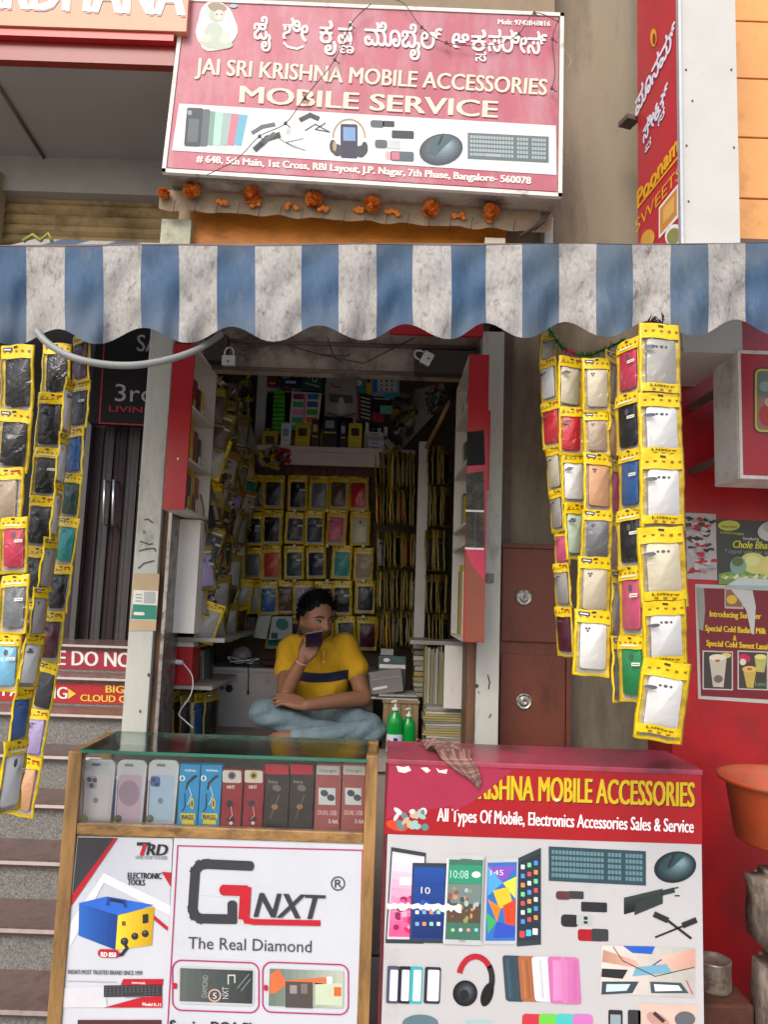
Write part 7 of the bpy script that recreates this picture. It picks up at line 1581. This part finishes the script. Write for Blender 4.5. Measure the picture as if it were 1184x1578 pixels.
# collar, placket, sleeve hems
c = MB(); nc = at(489, 984, 3.565); ring_ = []
for k in range(25):
    a = R(-62+304*k/24); ring_.append(nc+Vector((.070*math.cos(a+R(0))*1.0, .066*math.sin(a), .012+.012*math.sin(a))))
ring_ = [nc+Vector((.068*math.sin(t), .064*-math.cos(t), .004-.018*math.cos(t))) for t in [R(22+316*k/24) for k in range(25)]]
vs = []
for p in ring_: o = (p-nc); o.z = 0; o.normalize(); vs += [p+Vector((0, 0, .016))-o*.006, p+o*.016-Vector((0, 0, .012))]
c.add(vs, [(2*i, 2*i+1, 2*i+3, 2*i+2) for i in range(24)], SHIRT, True)
c.add([v+Vector((0, 0, -.002)) for v in vs], [(2*i, 2*i+2, 2*i+3, 2*i+1) for i in range(24)], SHIRT, True)
c.build('collar', shirt)
c = MB(); fr = at(499, 1003, 3.45)
c.box(fr.x-.010, fr.x+.010, 3.455, 3.472, zat(499, 1028, 3.46), zat(499, 1000, 3.46), SHIRT, bev=.003)
for k in range(2): c.ball((fr.x, 3.453, zat(499, 1008+k*12, 3.45)), (.004, .002, .004), WT, 8, 6)
c.build('button_placket', shirt)
# jeans
J = MB()
hipR, hipL = at(468, 1108, 3.60), at(513, 1108, 3.60); hipR.z = max(hipR.z, ZP+.09); hipL.z = max(hipL.z, ZP+.09)
ellip_loft(J, [(Vector((at(489, 1110, 3.62).x, 3.62, ZP+.002)), .15, .12), (Vector((at(489, 1110, 3.62).x, 3.62, ZP+.06)), .165, .13), (Vector((at(489, 1110, 3.61).x, 3.61, ZP+.13)), .148, .112)])
kR2 = Vector((kR.x, kR.y, max(kR.z, ZP+.088))); kL2 = Vector((kL.x, kL.y, ZP+.078))
chain(J, [hipR, (hipR+kR2)/2+Vector((0, -.01, .008)), kR2], [.092, .084, .062], 20)
sR = at(520, 1135, 3.40); sR.z = ZP+.058
chain(J, [kR2, (kR2+sR)/2+Vector((0, -.02, -.012)), sR], [.060, .052, .044], 18)
chain(J, [hipL, (hipL+kL2)/2+Vector((0, -.01, .006)), kL2], [.090, .078, .058], 20)
cuff = ank+Vector((.045, .01, .004))
chain(J, [kL2, (kL2+cuff)/2+Vector((0, -.01, .0)), cuff], [.057, .051, .043], 18)
def fold(v):
    return .0050*abs(math.sin(v.x*16-v.z*46+v.y*12+1.5*math.sin(v.x*9)))+.0035*math.sin(v.x*21-v.z*75+2*math.sin(v.x*13))-.003
vs, fs = remesh(J, .0065, 4, fold); vs = [Vector((v.x, v.y, max(v.z, ZP+.0015))) for v in vs]
JM = MB(); JM.add(vs, fs, JEAN, True); JM.build('jeans', man)
w_ = MB(); m0 = wR*.93+eR*.07; dr = (wR-eR).normalized(); u_ = dr.orthogonal().normalized(); v_ = dr.cross(u_)
w_.tube([m0+(u_*math.cos(a)+v_*math.sin(a))*.0285 for a in [2*math.pi*k/20 for k in range(21)]], .0035, mat('pale_thread', '#c98a7a', rough=.7), 6, caps=False); w_.build('wrist_thread', man)
# phone in his hand
phn = thing('mobile_phone', 'dark phone with a silver edge held up to the man\'s mouth', 'phone', PHN)
Mx = (Matrix.Rotation(R(12), 3, 'Y').transposed()@Matrix.Rotation(R(-62), 3, 'X'))
b = MB(); b.box(PHN.x-.037, PHN.x+.037, PHN.y-.005, PHN.y+.005, PHN.z-.050, PHN.z+.050, BLACK, bev=.003); b.v = [PHN+Mx@(v-PHN) for v in b.v]; b.build('phone_body', phn)
b = MB(); b.box(PHN.x-.0375, PHN.x+.0375, PHN.y-.0065, PHN.y+.0065, PHN.z+.0490, PHN.z+.0530, mat('silver_edge', (.6, .6, .62, 1), rough=.25, metal=.6), bev=.0008); b.v = [PHN+Mx@(v-PHN) for v in b.v]; b.build('silver_edge', phn)
b = MB(); b.box(PHN.x-.033, PHN.x+.033, PHN.y-.0062, PHN.y-.0052, PHN.z-.046, PHN.z+.046, mat('dark_screen', (.02, .012, .03, 1), rough=.12)); b.v = [PHN+Mx@(v-PHN) for v in b.v]; b.build('screen', phn)

# ================================================================ SMALL EXTRAS
for i, (pts, lab) in enumerate(([[(233, 520, 2.9), (232, 600, 2.9), (226, 700, 2.9), (214, 745, 2.92)], 'thin wire hanging down the left pillar beside the black sign'],
                                [[(238, 520, 2.9), (236, 590, 2.9), (230, 640, 2.9), (222, 700, 2.9)], 'second thin wire close beside the wire down the left pillar'])):
    b = MB(); b.tube([at(*p) for p in spl(pts, 5)], .0016, mat('grey_cable'), 6); b.build('hanging_wire', label=lab, cat='wire')
b = MB(); b.tube([at(*p) for p in spl([(668, 560, 3.3), (664, 600, 3.32), (660, 640, 3.4)], 5)], .003, BLACK, 6); b.build('hanging_wire', label='short black wire dangling from the lintel at right', cat='wire')
# leftover protos never placed are removed
for o in list(bpy.data.objects):
    if o.parent is None and o.get('label') == 'x':
        for c in list(o.children_recursive)+[o]: bpy.data.objects.remove(c)
